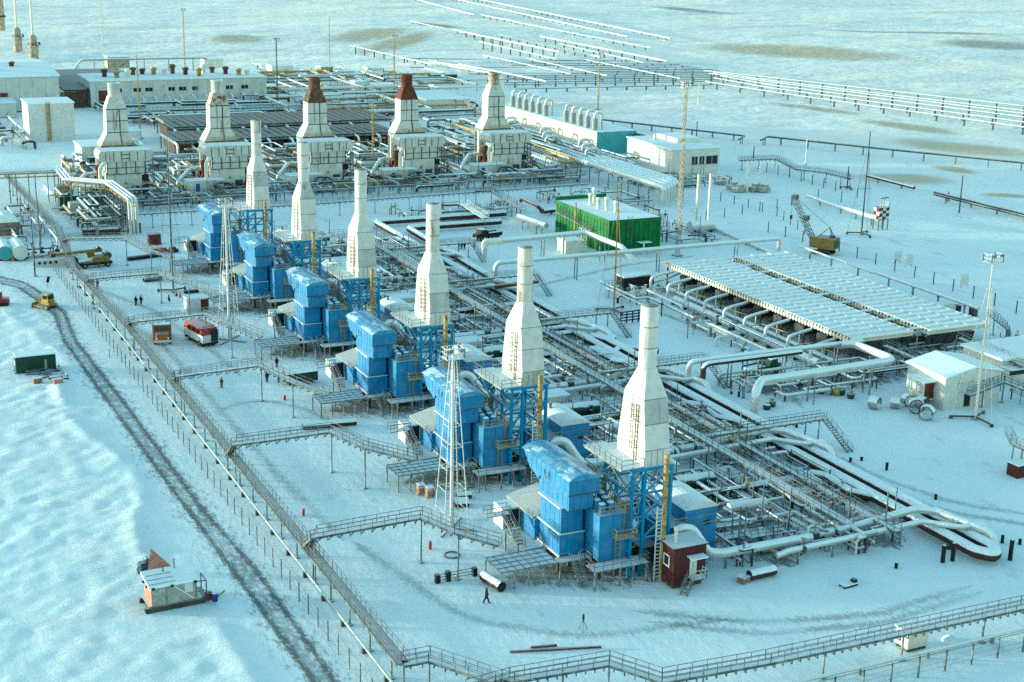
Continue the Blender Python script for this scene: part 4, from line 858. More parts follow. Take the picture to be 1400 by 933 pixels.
x, y, _ = P(236, 345); one('machine_part', B().obox((x, y, 0), 2.2, 1.5, .7, .3).obox((x, y, .7), 1.2, .9, .5, .3), M['black'], 'dark machine part right of the red crate load', 'machine')
x, y, _ = P(209, 384); t = T('cargo_sled', 'snowy cargo sled beside the fifth walkway', 'sled', (x, y, 0)); t.part('bed', B().obox((x, y, .5), 3.4, 1.8, .4, .05), M['steel']); t.part('runner', B().obox((x-.1, y-.7, 0), 3.6, .2, .5, .05), M['darksteel']); t.part('runner', B().obox((x-.1, y+.7, 0), 3.6, .2, .5, .05), M['darksteel']); t.part('rack', B().rail([(x-1.6, y-.8, .9), (x+1.6, y-.7, .9)], .9, .07, .8), M['steel'])
x, y, _ = P(256, 427); t = T('storage_container', 'white container with open brown door beside the fourth walkway', 'container', (x, y, 0)); t.part('body', B().box(x, y, 0, x+4.0, y+2.6, 2.4), M['white']); t.part('open_door', B().box(x+2.6, y-.1, .1, x+3.9, y-.02, 2.2), M['rust']); t.part('roof_snow', B().box(x-.05, y-.05, 2.4, x+4.05, y+2.65, 2.55), M['snow'])
x, y, _ = P(423, 527); t = T('tank', 'dark green snow-topped tank box by the third nearest unit', 'tank', (x-2.0, y+1.5, 0)); t.part('vessel', B().obox((x-1.0, y+1.5, .5), 5.2, 2.0, 1.5, .05), M['dkgreen']); t.part('leg', B().box(x-3, y+1, 0, x-2.7, y+2, .5), M['darksteel']); t.part('leg', B().box(x+.6, y+1, 0, x+.9, y+2, .5), M['darksteel'])
x, y, _ = P(1017, 796); t = T('wooden_crate', 'broken wooden crate at the end of the thick dark pipe', 'crate', (x, y, 0)); t.part('box', B().obox((x, y, 0), 1.3, 1.0, .7, .3), M['wood']); t.part('lid', B().obox((x-.3, y+.2, .7), 1.2, .9, .08, .6), M['wood'])
x, y, _ = P(1160, 801); t = T('cargo_sled', 'tiny snowy sled alone in the right foreground', 'sled', (x, y, 0)); t.part('bed', B().obox((x, y, .25), 2.0, 1.0, .12, .1), M['snow']); t.part('runner', B().obox((x, y-.4, 0), 2.1, .12, .25, .1), M['black']); t.part('runner', B().obox((x, y+.4, 0), 2.1, .12, .25, .1), M['black']); t.part('bundle', B().obox((x+.7, y, .37), .5, .6, .35, .1), M['black'])
x, y, _ = P(797, 862); t = T('survey_tripod', 'thin dark tripod standing alone in the foreground snow', 'tripod', (x, y, 0))
for k in range(3): t.part('leg', B().bar((x+.5*math.cos(k*2.1), y+.5*math.sin(k*2.1), 0), (x, y, 1.2), .06), M['rail'])
t.part('head', B().lathe((x, y, 1.2), [(.1, 0), (.14, .2), (.1, .7), (0, .75)], 8), M['black'])
x, y, _ = P(64, 392); t = T('sign_board', 'small dark leaning notice board at the start of the track fence', 'sign', (x, y, 0)); t.part('post', B().bar((x, y, 0), (x+.3, y, 1.5), .1), M['darksteel']); t.part('board', B().hexa([(x-.1,y-.05,.8),(x+.5,y-.05,.8),(x+.5,y+.05,.8),(x-.1,y+.05,.8),(x+.2,y-.05,2.0),(x+.75,y-.05,2.0),(x+.75,y+.05,2.0),(x+.2,y+.05,2.0)]), M['black'])
# ================================================================ people: one skinned body each, hood and face
def person(label, at, facing, pose='stand', top='cloth', h=1.78):
    """continuous body from a skeleton of joints with radii (Skin + Subdivision), boots to head"""
    s = h/1.78
    if pose == 'walk': lf, rf, lk, rk, la, ra = (-.02, -.30), (.02, .32), (-.10, -.04), (.10, .10), (-.16, .22), (.16, -.24)
    elif pose == 'talk': lf, rf, lk, rk, la, ra = (-.04, .03), (.04, -.05), (-.12, 0), (.12, -.02), (-.05, -.28), (.2, -.02)
    else: lf, rf, lk, rk, la, ra = (-.03, .02), (.03, -.03), (-.11, 0), (.11, 0), (-.1, -.06), (.1, .02)
    pel = .92
    if pose == 'crouch': pel = .48
    J = [(0, 0, pel, .17), (0, .0, pel+.28, .17), (0, -.02, pel+.48, .19), (0, -.01, pel+.60, .085), (0, -.02, pel+.74, .115), (0, -.02, pel+.84, .10)]
    E_ = [(0, 1), (1, 2), (2, 3), (3, 4), (4, 5)]
    def add(par, p): J.append(p); E_.append((par, len(J)-1)); return len(J)-1
    for sx, arm in ((-1, la), (1, ra)):
        a = add(2, (sx*.22, -.01, pel+.48, .085)); a = add(a, (sx*.30, arm[1]*.35, pel+.22, .068)); a = add(a, (sx*.26, -.06+arm[1], pel+.02 if pose != 'talk' or sx > 0 else pel+.2, .055)); add(a, (sx*.25, -.1+arm[1]*1.15, pel-.08 if pose != 'talk' or sx > 0 else pel+.24, .05))
    for sx, ft, kn in ((-1, lf, lk), (1, rf, rk)):
        a = add(0, (sx*.10, 0, pel-.08, .125))
        if pose == 'crouch': a = add(a, (sx*.16, -.34, .42, .095)); a = add(a, (sx*.14, .0, .10, .07)); add(a, (sx*.15, -.16, .06, .065))
        else: a = add(a, (sx*.11, -.03+ft[1]*.45, .49, .095)); a = add(a, (sx*.12, ft[1]+.03, .10, .075)); add(a, (sx*.13, ft[1]-.14, .055, .062))
    me = bpy.data.meshes.new('body'); me.from_pydata([(x*s, y*s, z*s) for x, y, z, r in J], E_, []); ob = bpy.data.objects.new('tmp', me); COL.objects.link(ob)
    md = ob.modifiers.new('s', 'SKIN'); me.skin_vertices[0].data[0].use_root = True
    for i, j in enumerate(J): me.skin_vertices[0].data[i].radius = (j[3]*s*1.16, j[3]*s*1.16)
    md2 = ob.modifiers.new('d', 'SUBSURF'); md2.levels = 1; md2.render_levels = 1
    dg = bpy.context.evaluated_depsgraph_get(); nm = bpy.data.meshes.new_from_object(ob.evaluated_get(dg)); bpy.data.objects.remove(ob)
    for p in nm.polygons: p.use_smooth = True
    t = T('person', label, 'person', at, None, facing, True)
    o = bpy.data.objects.new('body', nm); COL.objects.link(o); nm.materials.clear(); nm.materials.append(M[top]); o.parent = t.o
    hz = (pel+.77)*s
    t.part('face', B().lathe((0, -.055*s, hz-.085*s), [(.03*s, 0), (.075*s, .04*s), (.082*s, .09*s), (.06*s, .145*s), (0, .16*s)], 10), M['skin'])
    t.part('fur_hat', B().lathe((0, -.01*s, hz+.03*s), [(.12*s, -.02*s), (.135*s, .04*s), (.12*s, .12*s), (0, .15*s)], 10), M['black'])
    return t
navy = mat('navy_workwear', (.012, .02, .045), .85, var=.3, scale=3.0); M['navy'] = navy
M['tan'] = mat('tan_workwear', (.14, .09, .05), .85, var=.3, scale=3.0)
for (px, py), f, pose, top, lab in [
    ((665, 825), 1.4, 'walk', 'cloth', 'person in dark coat striding past the short wide pipe'),
    ((186, 418), 3.0, 'walk', 'cloth', 'left of the two people in dark coats walking side by side'),
    ((193, 417), 3.2, 'walk', 'cloth', 'right of the two people in dark coats walking side by side'),
    ((231, 413), 1.0, 'crouch', 'cloth', 'person in dark clothes crouching near the white container'),
    ((303, 531), .4, 'stand', 'tan', 'person in brownish coat standing alone left below the third walkway'),
    ((378.5, 503), .2, 'stand', 'cloth', 'person in long black coat beyond the third walkway'),
    ((365, 523), 2.6, 'stand', 'navy', 'person in navy clothes standing below the third walkway bend'),
    ((381, 523), -1.0, 'talk', 'tan', 'person in brown clothes under the third walkway rails'),
    ((133.5, 395), .6, 'stand', 'cloth', 'person in black standing against the cable trestle'),
    ((127, 393), -.6, 'talk', 'navy', 'person in navy half hidden by the cable trestle'),
    ((627, 341), .3, 'stand', 'cloth', 'left one of three dark figures before the dark lorry'),
    ((631, 341), .0, 'stand', 'navy', 'middle one of three dark figures before the dark lorry'),
    ((635, 341), -.3, 'talk', 'cloth', 'right one of three dark figures before the dark lorry'),
    ((648, 342), 1.2, 'stand', 'cloth', 'person in black next to the cream pipe elbow'),
    ((1136, 541), .8, 'talk', 'tan', 'person in brown working at the valves on the right yard'),
]:
    person(lab, P(px, py), f, pose, top)
# ================================================================ gas headers and per-unit process piping
t = T('gas_header', 'twin thick snow-capped headers running diagonally right of the blue units, joined by a U-bend', 'pipe', (120, 118, 0))
t.part('pipe', B().pipe([(153.5, 324.4, 1.25), (119.2, 324.4, 1.25), (118.9, 262, 1.25), (118.9, 120.0, 1.25), (120.2, 118.0, 1.25), (121.7, 120.0, 1.25), (122.0, 262, 1.25), (124.0, 315.4, 1.25), (148, 315.4, 1.25)], .78, 1.6, 12), M['darkpipe'])
t.part('pipe', B().tube([(123.6, 128, .9), (123.6, 262, .9)], .22, 8), M['pipe'])
for k in range(23):
    y = 124+k*8; t.part('support', B().box(118.2, y-.2, -.1, 122.4, y+.2, .5), M['darksteel'])
def piping():
    t = T('process_piping', '', 'piping', (104, 130, 0))
    t.part('pipe', B().pipe([(84.9, 131.6, 3.6), (85.0, 131.6, 5.3), (86.6, 131.2, 5.0), (88.3, 130.2, 2.2), (90.0, 129.8, 2.0), (102.0, 129.6, 2.0)], .55, 1.3, 12), M['pipew'])
    t.part('end_cap', B().cone((102.0, 129.6, 2.0), .6, (102.3, 129.6, 2.0), .5, 12), M['alu'])
    t.part('pipe', B().pipe([(103.5, 130.3, 1.8), (110, 130.3, 2.0), (118.2, 130.2, 2.8), (120.4, 128.6, 2.8), (122.9, 121.8, 2.2), (122.9, 121.0, 1.0)], .5, 1.3, 12), M['pipew'])
    t.part('pipe', B().pipe([(96, 127.6, 1.5), (97.5, 127.5, 1.9), (117.2, 127.5, 2.4), (120.3, 124.3, 2.4), (123.8, 124.1, 2.4), (123.8, 124.1, .6)], .36, .9, 10), M['pipew'])
    t.part('pipe', B().pipe([(92, 147.6, 1.2), (112.2, 147.4, 1.3), (116.2, 148.2, 1.3), (117.4, 146.6, 1.3), (117.0, 141, 1.25), (118.6, 138.6, 1.25)], .6, 1.6, 12), M['darkpipe'])
    t.part('pipe', B().pipe([(91.5, 144.2, 1.1), (104, 144.2, 1.1), (104, 150, 1.1)], .26, .6, 8), M['pipew'])
    t.part('pipe', B().pipe([(91.2, 135.5, 2.6), (98, 135.5, 2.2), (98, 142, 1.6), (110, 142, 1.6)], .22, .6, 8), M['pipe'])
    t.part('pipe', B().pipe([(92, 137.8, 1.4), (106, 137.8, 1.4), (106, 133, 1.4), (114, 133, 1.4)], .3, .7, 8), M['pipew'])
    t.part('pipe', B().pipe([(108.4, 128.4, 1.2), (108.4, 152, 1.2)], .26, .7, 8), M['pipew']); t.part('pipe', B().pipe([(109.6, 127, 1.2), (109.6, 156, 1.2)], .2, .7, 8), M['pipew'])
    t.part('bypass', B().pipe([(96.5, 129.5, 1.4), (97.6, 128.6, 1.0), (99.2, 128.4, 1.0), (100.8, 129.2, 1.5)], .2, .5, 8), M['ochre'])
    t.part('bypass', B().pipe([(102.6, 130.4, 1.3), (103.2, 131.4, 2.6), (104.6, 131.0, 2.4), (104.8, 130.2, 1.6)], .16, .5, 8), M['pipew'])
    for x, y, z, r in ((103.2, 130.1, 1.9, .62), (106.2, 130.3, 1.9, .55), (99.6, 127.5, 1.9, .48), (104.2, 147.4, 1.3, .7), (100.5, 137.8, 1.4, .42), (112, 142, 1.6, .4), (108.4, 140, 1.2, .4)):
        v = t.part('valve', B().lathe((x, y, z-r), [(r*.3, 0), (r, r*.55), (r, r*1.4), (r*.3, r*2)], 10), M['darksteel']); t.part('handwheel', B().lathe((x, y, z+r), [(.06, 0), (.06, .7), (.35, .72), (.35, .8), (0, .82)], 10), M['yellow' if x > 103 else 'red'], v)
    for x, y, h in ((90.5, 129.8, 1.5), (94, 129.7, 1.5), (98, 129.6, 1.5), (101.5, 129.6, 1.5), (105, 130.3, 1.4), (108.5, 130.3, 1.6), (112, 130.2, 1.8), (116, 130.2, 2.2), (99, 127.5, 1.5), (104, 127.5, 1.6), (109, 127.5, 1.8), (114, 127.5, 2.0), (121.7, 124.2, 2.0), (96, 147.6, .7), (101, 147.5, .7), (107, 147.5, .8), (112, 147.4, .8), (95, 137.8, 1.1), (101, 137.8, 1.1), (111, 133, 1.1), (104, 142, 1.4), (100, 142, 1.4), (96, 144.2, .9), (101, 144.2, .9)):
        t.part('support', B().bar((x, y, 0), (x, y, h), .22).bar((x-.5, y, h*.95), (x+.5, y, h*.95), .14), M['steel'])
    tk = t.part('vessel', B().tube([(96.6, 151.2, 1.6), (97, 151.2, 1.6), (101.8, 151.0, 1.6), (102.2, 151.0, 1.6)], 1.05, 14), M['dkgreen'])
    t.part('saddle', B().box(97.6, 150.3, 0, 98, 152, 1.0), M['darksteel'], tk); t.part('saddle', B().box(100.8, 150.3, 0, 101.2, 152, 1.0), M['darksteel'], tk)
    t.part('vessel', B().tube([(98.2, 141.0, 2.0), (103.6, 140.8, 2.0)], .62, 12), M['alu'])
    t.part('cabinet', B().box(95.2, 155.0, 0, 99.4, 158.0, 2.6), M['cream']); t.part('cabinet_roof', B().box(95.0, 154.8, 2.6, 99.6, 158.2, 2.8), M['snow'])
    for x, y, h in ((94.0, 134.0, 5.2), (92.6, 129.4, 7.5), (103.0, 135.0, 6.0), (106.8, 136.0, 5.0), (112.8, 129.0, 6.5), (113.4, 145.5, 4.0), (100, 145.6, 3.6)): t.part('lamp_pole', B().bar((x, y, 0), (x, y, h), .13), M['rail'])
    f = t.part('service_deck', B().box(92.2, 132.8, 2.0, 96.8, 134.6, 2.1), M['deck']); t.part('railing', B().rail([(92.2, 132.8, 2.1), (96.8, 132.8, 2.1), (96.8, 134.6, 2.1), (92.2, 134.6, 2.1)], 1.05, .06, 1.1), M['rail'], f); t.part('stair', B().stair((98.6, 133.7, 0), (96.8, 133.7, 2.05), .8), M['rail'], f)
    f = t.part('service_deck', B().box(97.6, 132.0, 1.2, 108.4, 132.9, 1.3), M['deck']); t.part('railing', B().rail([(97.6, 132.0, 1.3), (108.4, 132.0, 1.3)], 1.05, .055, 1.5).rail([(97.6, 132.9, 1.3), (104.0, 136.2, 1.3), (108.4, 132.9, 1.3)], 1.05, .055, 1.5), M['rail'], f)
    f = t.part('service_deck', B().box(103, 149.4, 1.9, 106.6, 153.6, 2.0), M['deck']); t.part('railing', B().rail([(103, 149.4, 2), (106.6, 149.4, 2), (106.6, 153.6, 2), (103, 153.6, 2), (103, 149.4, 2)], 1.0, .06, 1.2), M['rail'], f)
    bb = B()
    for k in range(8): bb.rail([(110.4+.05*k, 130.8+k*2.6, 0), (114.6-.1*k, 130.8+k*2.6, 0)], 1.6+.3*(k % 3), .07, 1.4)
    t.part('instrument_stands', bb, M['rail'], kind='stuff')
    return t
pp = piping()
replicate([pp], (0, US), {'process_piping': ('snowy process pipes, valves and stands right of the {} diagonal-row stack', 'process piping of the blue units')}, ORD6, 6)
def gpost(x, y0, y1, z, n): return [(x, y0+(y1-y0)*(k+.5)/n, z) for k in range(n)]
walkway('cable_trestle', 'long frosted cable gallery running over the process pipes beside the six units', 'cable trestle', [(105.6, 127, 4.3), (105.6, 205, 4.3), (106.2, 292, 4.3)], 1.3, gpost(105.7, 127, 292, 4.3, 19), ticks=1.6, drop=.5)
walkway('cable_trestle', 'lower pipe gallery between the cable gallery and the thick headers', 'cable trestle', [(112.2, 126, 2.6), (112.2, 286, 2.6)], 1.0, gpost(112.2, 126, 286, 2.6, 17), ticks=1.6, drop=.5)
for i in range(1, 6):
    y = 161.5+US*(i-1)
    tt = walkway('header_bridge', 'footbridge with stair over the thick headers beside the %s blue unit' % ORD6[i], 'footbridge', [(107, y, 3.4), (127.6, y, 3.4)], 1.0, [(x, y, 3.3) for x in (107.3, 113.5, 117, 124.8, 127.2)], group='footbridges over the headers', ticks=1.4, drop=.4)
    tt.part('stair', B().stair((128.4, y-6.0, 0), (127.8, y-.2, 3.4), .9), M['rail'])
# maroon kiosk at the nearest unit
kx, ky = 81.75, 127.2
t = T('kiosk', 'maroon wooden kiosk with snowy roof at the foot of the nearest stack', 'kiosk', (kx+2, ky+1.6, 0))
for k in range(10): t.part('wall_board', B().box(kx+k*.42, ky, .6, kx+k*.42+.4, ky+.06, 4.9), M['maroon'])
t.part('wall', B().box(kx, ky+.06, .5, kx+4.2, ky+3.3, 4.9), M['maroon'])
r = t.part('roof', B().box(kx-.25, ky-.2, 4.9, kx+4.4, ky+3.5, 5.1), M['maroon']); t.part('flue', B().tube([(kx+1.0, ky+1.4, 5.1), (kx+1.0, ky+1.4, 6.6)], .22, 8).tube([(kx+1.0, ky+1.4, 6.6), (kx+1.0, ky+1.4, 6.9)], .32, 8), M['alu'], r)
w = t.part('window', B().box(kx-.05, ky+.9, 2.6, kx, ky+1.9, 3.7), M['glass']); t.part('frame', B().box(kx-.12, ky+.75, 2.45, kx-.05, ky+2.05, 2.6).box(kx-.12, ky+.75, 3.7, kx-.05, ky+2.05, 3.85).box(kx-.12, ky+.75, 2.6, kx-.05, ky+.9, 3.7).box(kx-.12, ky+1.9, 2.6, kx-.05, ky+2.05, 3.7), M['white'], w); t.part('door', B().box(kx+2.1, ky-.08, 1.4, kx+3.0, ky-.01, 3.6), M['white']); t.part('canopy', B().box(kx+1.7, ky-1.2, 3.8, kx+3.8, ky-.02, 3.92), M['snow'])
t.part('landing', B().box(kx+1.9, ky-1.1, 1.25, kx+3.8, ky-.02, 1.35), M['deck']); t.part('stair', B().stair((kx+.4, ky-1.7, 0), (kx+2.0, ky-.6, 1.3), .8), M['rail']); t.part('foundation', B().box(kx+.2, ky+.3, 0, kx+4.0, ky+3.1, .5), M['darksteel'])
t.part('landing_rail', B().rail([(kx+2.0, ky-1.05, 1.35), (kx+3.75, ky-1.05, 1.35), (kx+3.75, ky-.1, 1.35)], 1.0, .06, .9), M['white'])
# pipe stubs standing in the snow
for px, py, ty, lab in ((1288.6, 769, 745.7, 'leftmost tall dark pipe stub near the header U-bend'), (1302, 767, 742.5, 'second tall dark pipe stub near the header U-bend'), (1380.7, 766, 738, 'tall dark stub right of the header U-bend'), (1394, 744.6, 736, 'short dark stub by the right edge'), (1370, 742.5, 731, 'dark stub just behind the header U-bend'),
    (1162.6, 632, 625, 'left of two short stubs behind the thick headers'), (1177.8, 630, 624, 'right of two short stubs behind the thick headers'), (1212, 643, 631.7, 'dark stub with a slack rope behind the headers'), (1279, 683, 675, 'lone dark stub on the right snow'), (1225, 777, 769, 'tiny stub below the nearest piping'),
    (1010, 542.7, 534.6, 'dark stub left of the big pipe elbow'), (1000, 539, 535, 'tiny stub next to the one left of the elbow'), (1089, 584.5, 576, 'dark stub beneath the nearest footbridge stair'), (1092.9, 648, 640, 'dark stub between header and gallery'), (929, 552, 547, 'small dark stub right of the nearest stack shoulder')):
    x, y, _ = P(px, py); h = max(.5, up(px, py, ty)); t = T('pipe_stub', lab, 'pipe stub', (x, y, 0), 'dark pipe stubs'); t.part('tube', B().tube([(x, y, -.1), (x, y, h)], .2 if h < 2 else .26, 8), M['black']); t.part('cap', B().lathe((x, y, h), [(.2, 0), (.12, .05), (0, .07)], 8), M['snow'])
# ================================================================ elevated cross pipes
pipeline('overhead_pipe', 'long white overhead pipe crossing before the green building to the air coolers', 'pipe', [(121.5, 261, 1.6), (121.5, 261, 5.0), (130, 261, 5.0), (189.0, 261, 5.0), (190.4, 261, 5.0), (190.4, 261, 1.0)], .48, sup=15, bend=1.4)
t = pipeline('overhead_pipe', 'white overhead pipe with cream elbow wrapping the green building corner', 'pipe', [(127.4, 279.4, .8), (127.4, 279.4, 5.0), (131, 279.6, 5.0), (152.6, 281.2, 5.0), (153.2, 265.8, 5.0), (155.6, 263.2, 1.6)], .58, sup=14, bend=1.5)
t.part('elbow_wrap', B().pipe([(127.4, 279.4, 3.9), (127.4, 279.4, 5.02), (131.5, 279.62, 5.02)], .72, 1.5, 12), M['cream'])
pipeline('overhead_pipe', 'silver overhead pipe rising from the headers, rear of the pair', 'pipe', [(121.4, 187.8, 1.2), (121.4, 187.8, 5.0), (124, 187.9, 5.0), (155.2, 187.6, 5.0)], .42, sup=10, bend=1.3)
t = pipeline('overhead_pipe', 'overhead pipe with rust red riser, front of the pair', 'pipe', [(123.2, 186.3, 1.2), (123.2, 186.3, 4.9), (126, 186.3, 4.9), (142, 186.4, 4.9)], .42, m='darkpipe', sup=10, bend=1.2)
t.part('red_riser', B().tube([(123.2, 186.3, 1.2), (123.2, 186.3, 4.2)], .46, 12), M['rust'])
pipeline('overhead_pipe', 'thick white overhead pipe with a bright hairpin before the air coolers', 'pipe', [(123.4, 172.2, .9), (123.4, 172.2, 4.9), (127, 175.9, 4.9), (131, 175.8, 4.9), (153.4, 176.8, 4.9), (153.0, 187.0, 4.9), (150.5, 187.3, 4.9)], .68, sup=9, bend=2.2)
pipeline('overhead_pipe', 'rust red loop standing above the headers beside the fourth stack', 'pipe', [P(678, 392, .8), P(678, 392, 4.6), P(735, 385, 4.6)], .4, m='rust', bend=1.2, sup=0)
# ================================================================ air coolers
def cooler(label, x0, x1, y0, y1, z, rows, slat='alu', frame='steel', low=None, group='air cooler banks'):
    t = T('air_cooler', label, 'air cooler', ((x0+x1)/2, (y0+y1)/2, 0), group); d = (y1-y0)/rows; w = x1-x0
    f = t.part('frame', B().box(x0, y0, z-.9, x1, y0+.25, z-.05).box(x0, y1-.25, z-.9, x1, y1, z-.05).box(x0, y0+.25, z-.9, x0+.25, y1-.25, z-.05).box(x1-.25, y0+.25, z-.9, x1, y1-.25, z-.05), M['cream' if slat == 'alu' else 'brown'])
    sb = B(); sb.box(0, .12, -.5, w, d-.12, -.12)
    sb.hexa([(0,-.28,-.12),(w,-.28,-.12),(w,.3,-.12),(0,.3,-.12),(0,-.2,.14),(w,-.2,.14),(w,.12,.14),(0,.12,.14)])
    for k in range(4): sb.box(k*(w-.4)/3, .3, -.12, k*(w-.4)/3+.4, d-.3, .02)
    sm = sb.mesh('cooler_section')
    for k in range(rows): t.inst('cooler_section', sm, M[slat], (x0, y0+k*d, z))
    tb = B()
    n = int((y1-y0)/.9)
    for k in range(n):
        for x in (x0-.08, x1+.08): tb.box(x-.06, y0+k*.9, z-1.0, x+.06, y0+k*.9+.4, z-.1)
    t.part('edge_teeth', tb, M[low or 'cream'], kind='stuff')
    nl = int((y1-y0)/6.2)
    for k in range(nl+1):
        y = y0+.4+(y1-y0-.8)*k/nl
        for x in (x0+.4, (x0+x1)/2, x1-.4): t.part('column', B().bar((x, y, 0), (x, y, z-.9), .24), M['darksteel'])
    ub = B()
    for k in range(nl):
        y = y0+2+(y1-y0-2)*k/nl; ub.box(x0+1.2, y, 1.4, x1-1.2, y+2.6, 3.0); ub.lathe(((x0+x1)/2-3, y+1.3, z-2.2), [(1.2, 0), (1.7, 1.2)], 10); ub.lathe(((x0+x1)/2+3, y+1.3, z-2.2), [(1.2, 0), (1.7, 1.2)], 10)
    t.part('fan_boxes', ub, M['darksteel'], kind='stuff')
    return t
ca = cooler('left long air cooler bank with snowy white slats', 154.7, 167.6, 189.6, 250.2, 5.0, 26)
cb_ = cooler('right long air cooler bank with snowy white slats', 170.8, 184.2, 189.0, 250.2, 5.0, 26)
t = T('catwalk', 'narrow dark catwalk between the two air cooler banks', 'catwalk', (169.2, 220, 0)); t.part('deck', B().box(168.5, 189.5, 3.9, 169.9, 250, 4.0), M['darksteel'])
for k in range(10): t.part('crossbar', B().box(167.6, 191+k*6.4, 4.7, 170.8, 191.9+k*6.4, 4.85), M['alu'])
for k in range(6): t.part('post', B().bar((169.2, 192+k*11, 0), (169.2, 192+k*11, 3.9), .2), M['darksteel'])
t = T('cooler_manifold', 'row of bent white feed pipes along the left air cooler bank', 'manifold', (150, 220, 0))
for k in range(9):
    y = 194+k*6.6; t.part('feed_pipe', B().pipe([(148.2, y-2, .6), (148.2, y-2, 3.4), (150, y-1.4, 3.6), (154.6, y, 3.7)], .3, .9, 8), M['alu'])
    t.part('trunnion', B().bar((151.2, y-1.2, 0), (151.2, y-1.2, 3.3), .14), M['cream'])
    if k % 2 == 0: t.part('cross_tie', B().pipe([(146.8, y+1, 3.0), (149.4, y+1, 3.2), (151.6, y-4, 2.6)], .12, .4, 6), M['ochre'])
t.part('header_drum', B().tube([(148.6, 190, 1.1), (148.6, 214, 1.1)], .75, 12), M['pipew']); t.part('header_drum', B().tube([(148.6, 216, 1.1), (148.6, 236, 1.1)], .7, 12), M['pipew']); t.part('header_drum', B().tube([(152, 190, .9), (152, 248, .9)], .5, 10), M['pipe'])
for k in range(12): t.part('stand', B().box(147.9, 192+k*4, 0, 149.3, 192.3+k*4, .6), M['darksteel'])
pipeline('overhead_pipe', 'white pipe on short legs behind the right air cooler bank, near half', 'pipe', [P(1200, 374, 3.4), P(1338, 422, 3.4)], .34, sup=6, yoke=False)
pipeline('overhead_pipe', 'thin snowy pipe on legs behind the right air cooler bank, far half', 'pipe', [P(1094, 337, 3.0), P(1152, 358, 3.0), P(1196, 374, 3.0)], .24, sup=6, yoke=False)
x, y, _ = P(1330, 432); t = T('valve_block', 'grey valve block under the pipe end behind the coolers', 'valve block', (x, y, 0)); t.part('box', B().obox((x-6, y+2, 0), 4.5, 2.5, 2.6), M['concrete']); t.part('valve', B().obox((x, y, 0), 1.2, 1.2, 1.8), M['darksteel']); t.part('valve', B().obox((x-3, y+1, 0), .8, 1.0, 2.2), M['rust'])
# dark vessel with snow by the coolers
x, y, _ = P(873, 397); t = T('skid_unit', 'dark skid unit with snowy lid left of the air coolers', 'skid', (x, y, 0)); t.part('body', B().obox((x, y+1.5, .8), 7.0, 3.0, 2.0), M['black']); t.part('lid', B().obox((x, y+1.5, 2.8), 7.3, 3.3, .25), M['snow'])
for d in (-3, 0, 3): t.part('leg', B().obox((x+d, y+1.5, 0), .4, 2.6, .8), M['darksteel'])
t.part('pipe', B().pipe([(x+3.4, y+.4, 1.2), (x+6.5, y+.4, 1.6), (x+12, y+1, 3.0)], .22, .8, 8), M['pipew']); t.part('pipe', B().pipe([(x-3, y-2.4, .5), (x+2, y-3.0, .9), (x+11, y-2.4, .9)], .24, .8, 8), M['pipew'])
t = T('valve_cluster', 'frosty valve cluster left of the air cooler manifold', 'valves', P(875, 405)); x, y, _ = P(875, 408)
for k in range(5): v = t.part('valve', B().lathe((x+k*1.3-2, y+(k % 2)*1.2, 0), [(.3, 0), (.3, .6), (.55, .8), (.55, 1.3), (.2, 1.5), (.1, 2.2), (.35, 2.25), (.35, 2.32)], 8), M['cream'])
t.part('pipe', B().tube([(x-3.5, y+.6, .5), (x+5, y+.6, .5)], .25, 8), M['pipew'])
# ================================================================ green building
gx0, gx1, gy0, gy1, gh = 157.2, 170.6, 278.6, 304.5, 7.6
t = T('process_building', 'bright green sheet-metal building with snowy flat roof and white vents', 'building', ((gx0+gx1)/2, (gy0+gy1)/2, 0))
t.part('wall', B().box(gx0, gy0, 0, gx1, gy1, gh), M['green'])
t.part('roof', B().box(gx0+.25, gy0+.25, gh, gx1-.25, gy1-.25, gh+.2), M['snow']); t.part('parapet', B().box(gx0-.06, gy0-.06, gh-.5, gx1+.06, gy0, gh+.25).box(gx0-.06, gy0, gh-.5, gx0, gy1, gh+.25).box(gx0-.06, gy1, gh-.5, gx1+.06, gy1+.06, gh+1.0), M['green'])
for k in range(11): t.part('wall_rib', B().box(gx0+.6+k*1.2, gy0-.1, 0, gx0+.75+k*1.2, gy0, gh-.5), M['green'])
for k in range(17): t.part('wall_rib', B().box(gx0-.1, gy0+.8+k*1.5, 0, gx0, gy0+.95+k*1.5, gh-.5), M['green'])
for k, (px, py, h) in enumerate([(807, 280, 2.6), (812, 277, 3.4), (818, 285, 2.4), (829, 288, 3.0), (842, 290, 2.4)]):
    x, y, _ = P(px, py, gh+.2); t.part('roof_vent', B().lathe((x, y, gh+.2), [(.45, 0), (.45, h*.8), (.6, h*.8), (.6, h), (0, h+.2)], 10), M['cream'])
t.part('wall_ladder', B().ladder((gx0+5.2, gy0-.25, .3), (gx0+5.2, gy0-.25, gh+1.0), .9, .1), M['rail']); t.part('wall_stair', B().stair((gx0-.6, gy0+6, 4.4), (gx0-.6, gy1-2, 5.4), .9), M['rail']); t.part('porch_roof', B().box(gx0+7.2, gy0-1.8, 2.5, gx0+10.2, gy0-.1, 2.65), M['snow']); t.part('porch_post', B().bar((gx0+8.2, gy0-1.6, 0), (gx0+8.2, gy0-1.6, 2.5), .3), M['cream']); t.part('door', B().box(gx0+8.4, gy0-.14, 0, gx0+9.6, gy0-.1, 2.2), M['dkgreen'])
t.part('pipe_trunk', B().pipe([(gx0-1.0, gy0+14, 0), (gx0-1.0, gy0+14, 9.4)], .22, .5, 8), M['ochre']); t.part('pipe_rack', B().lattice((gx0-1.6, gy0+9, 0), (gx0-1.6, gy0+9, 4.6), 1.3, 1.3, .14, 3), M['cream'])
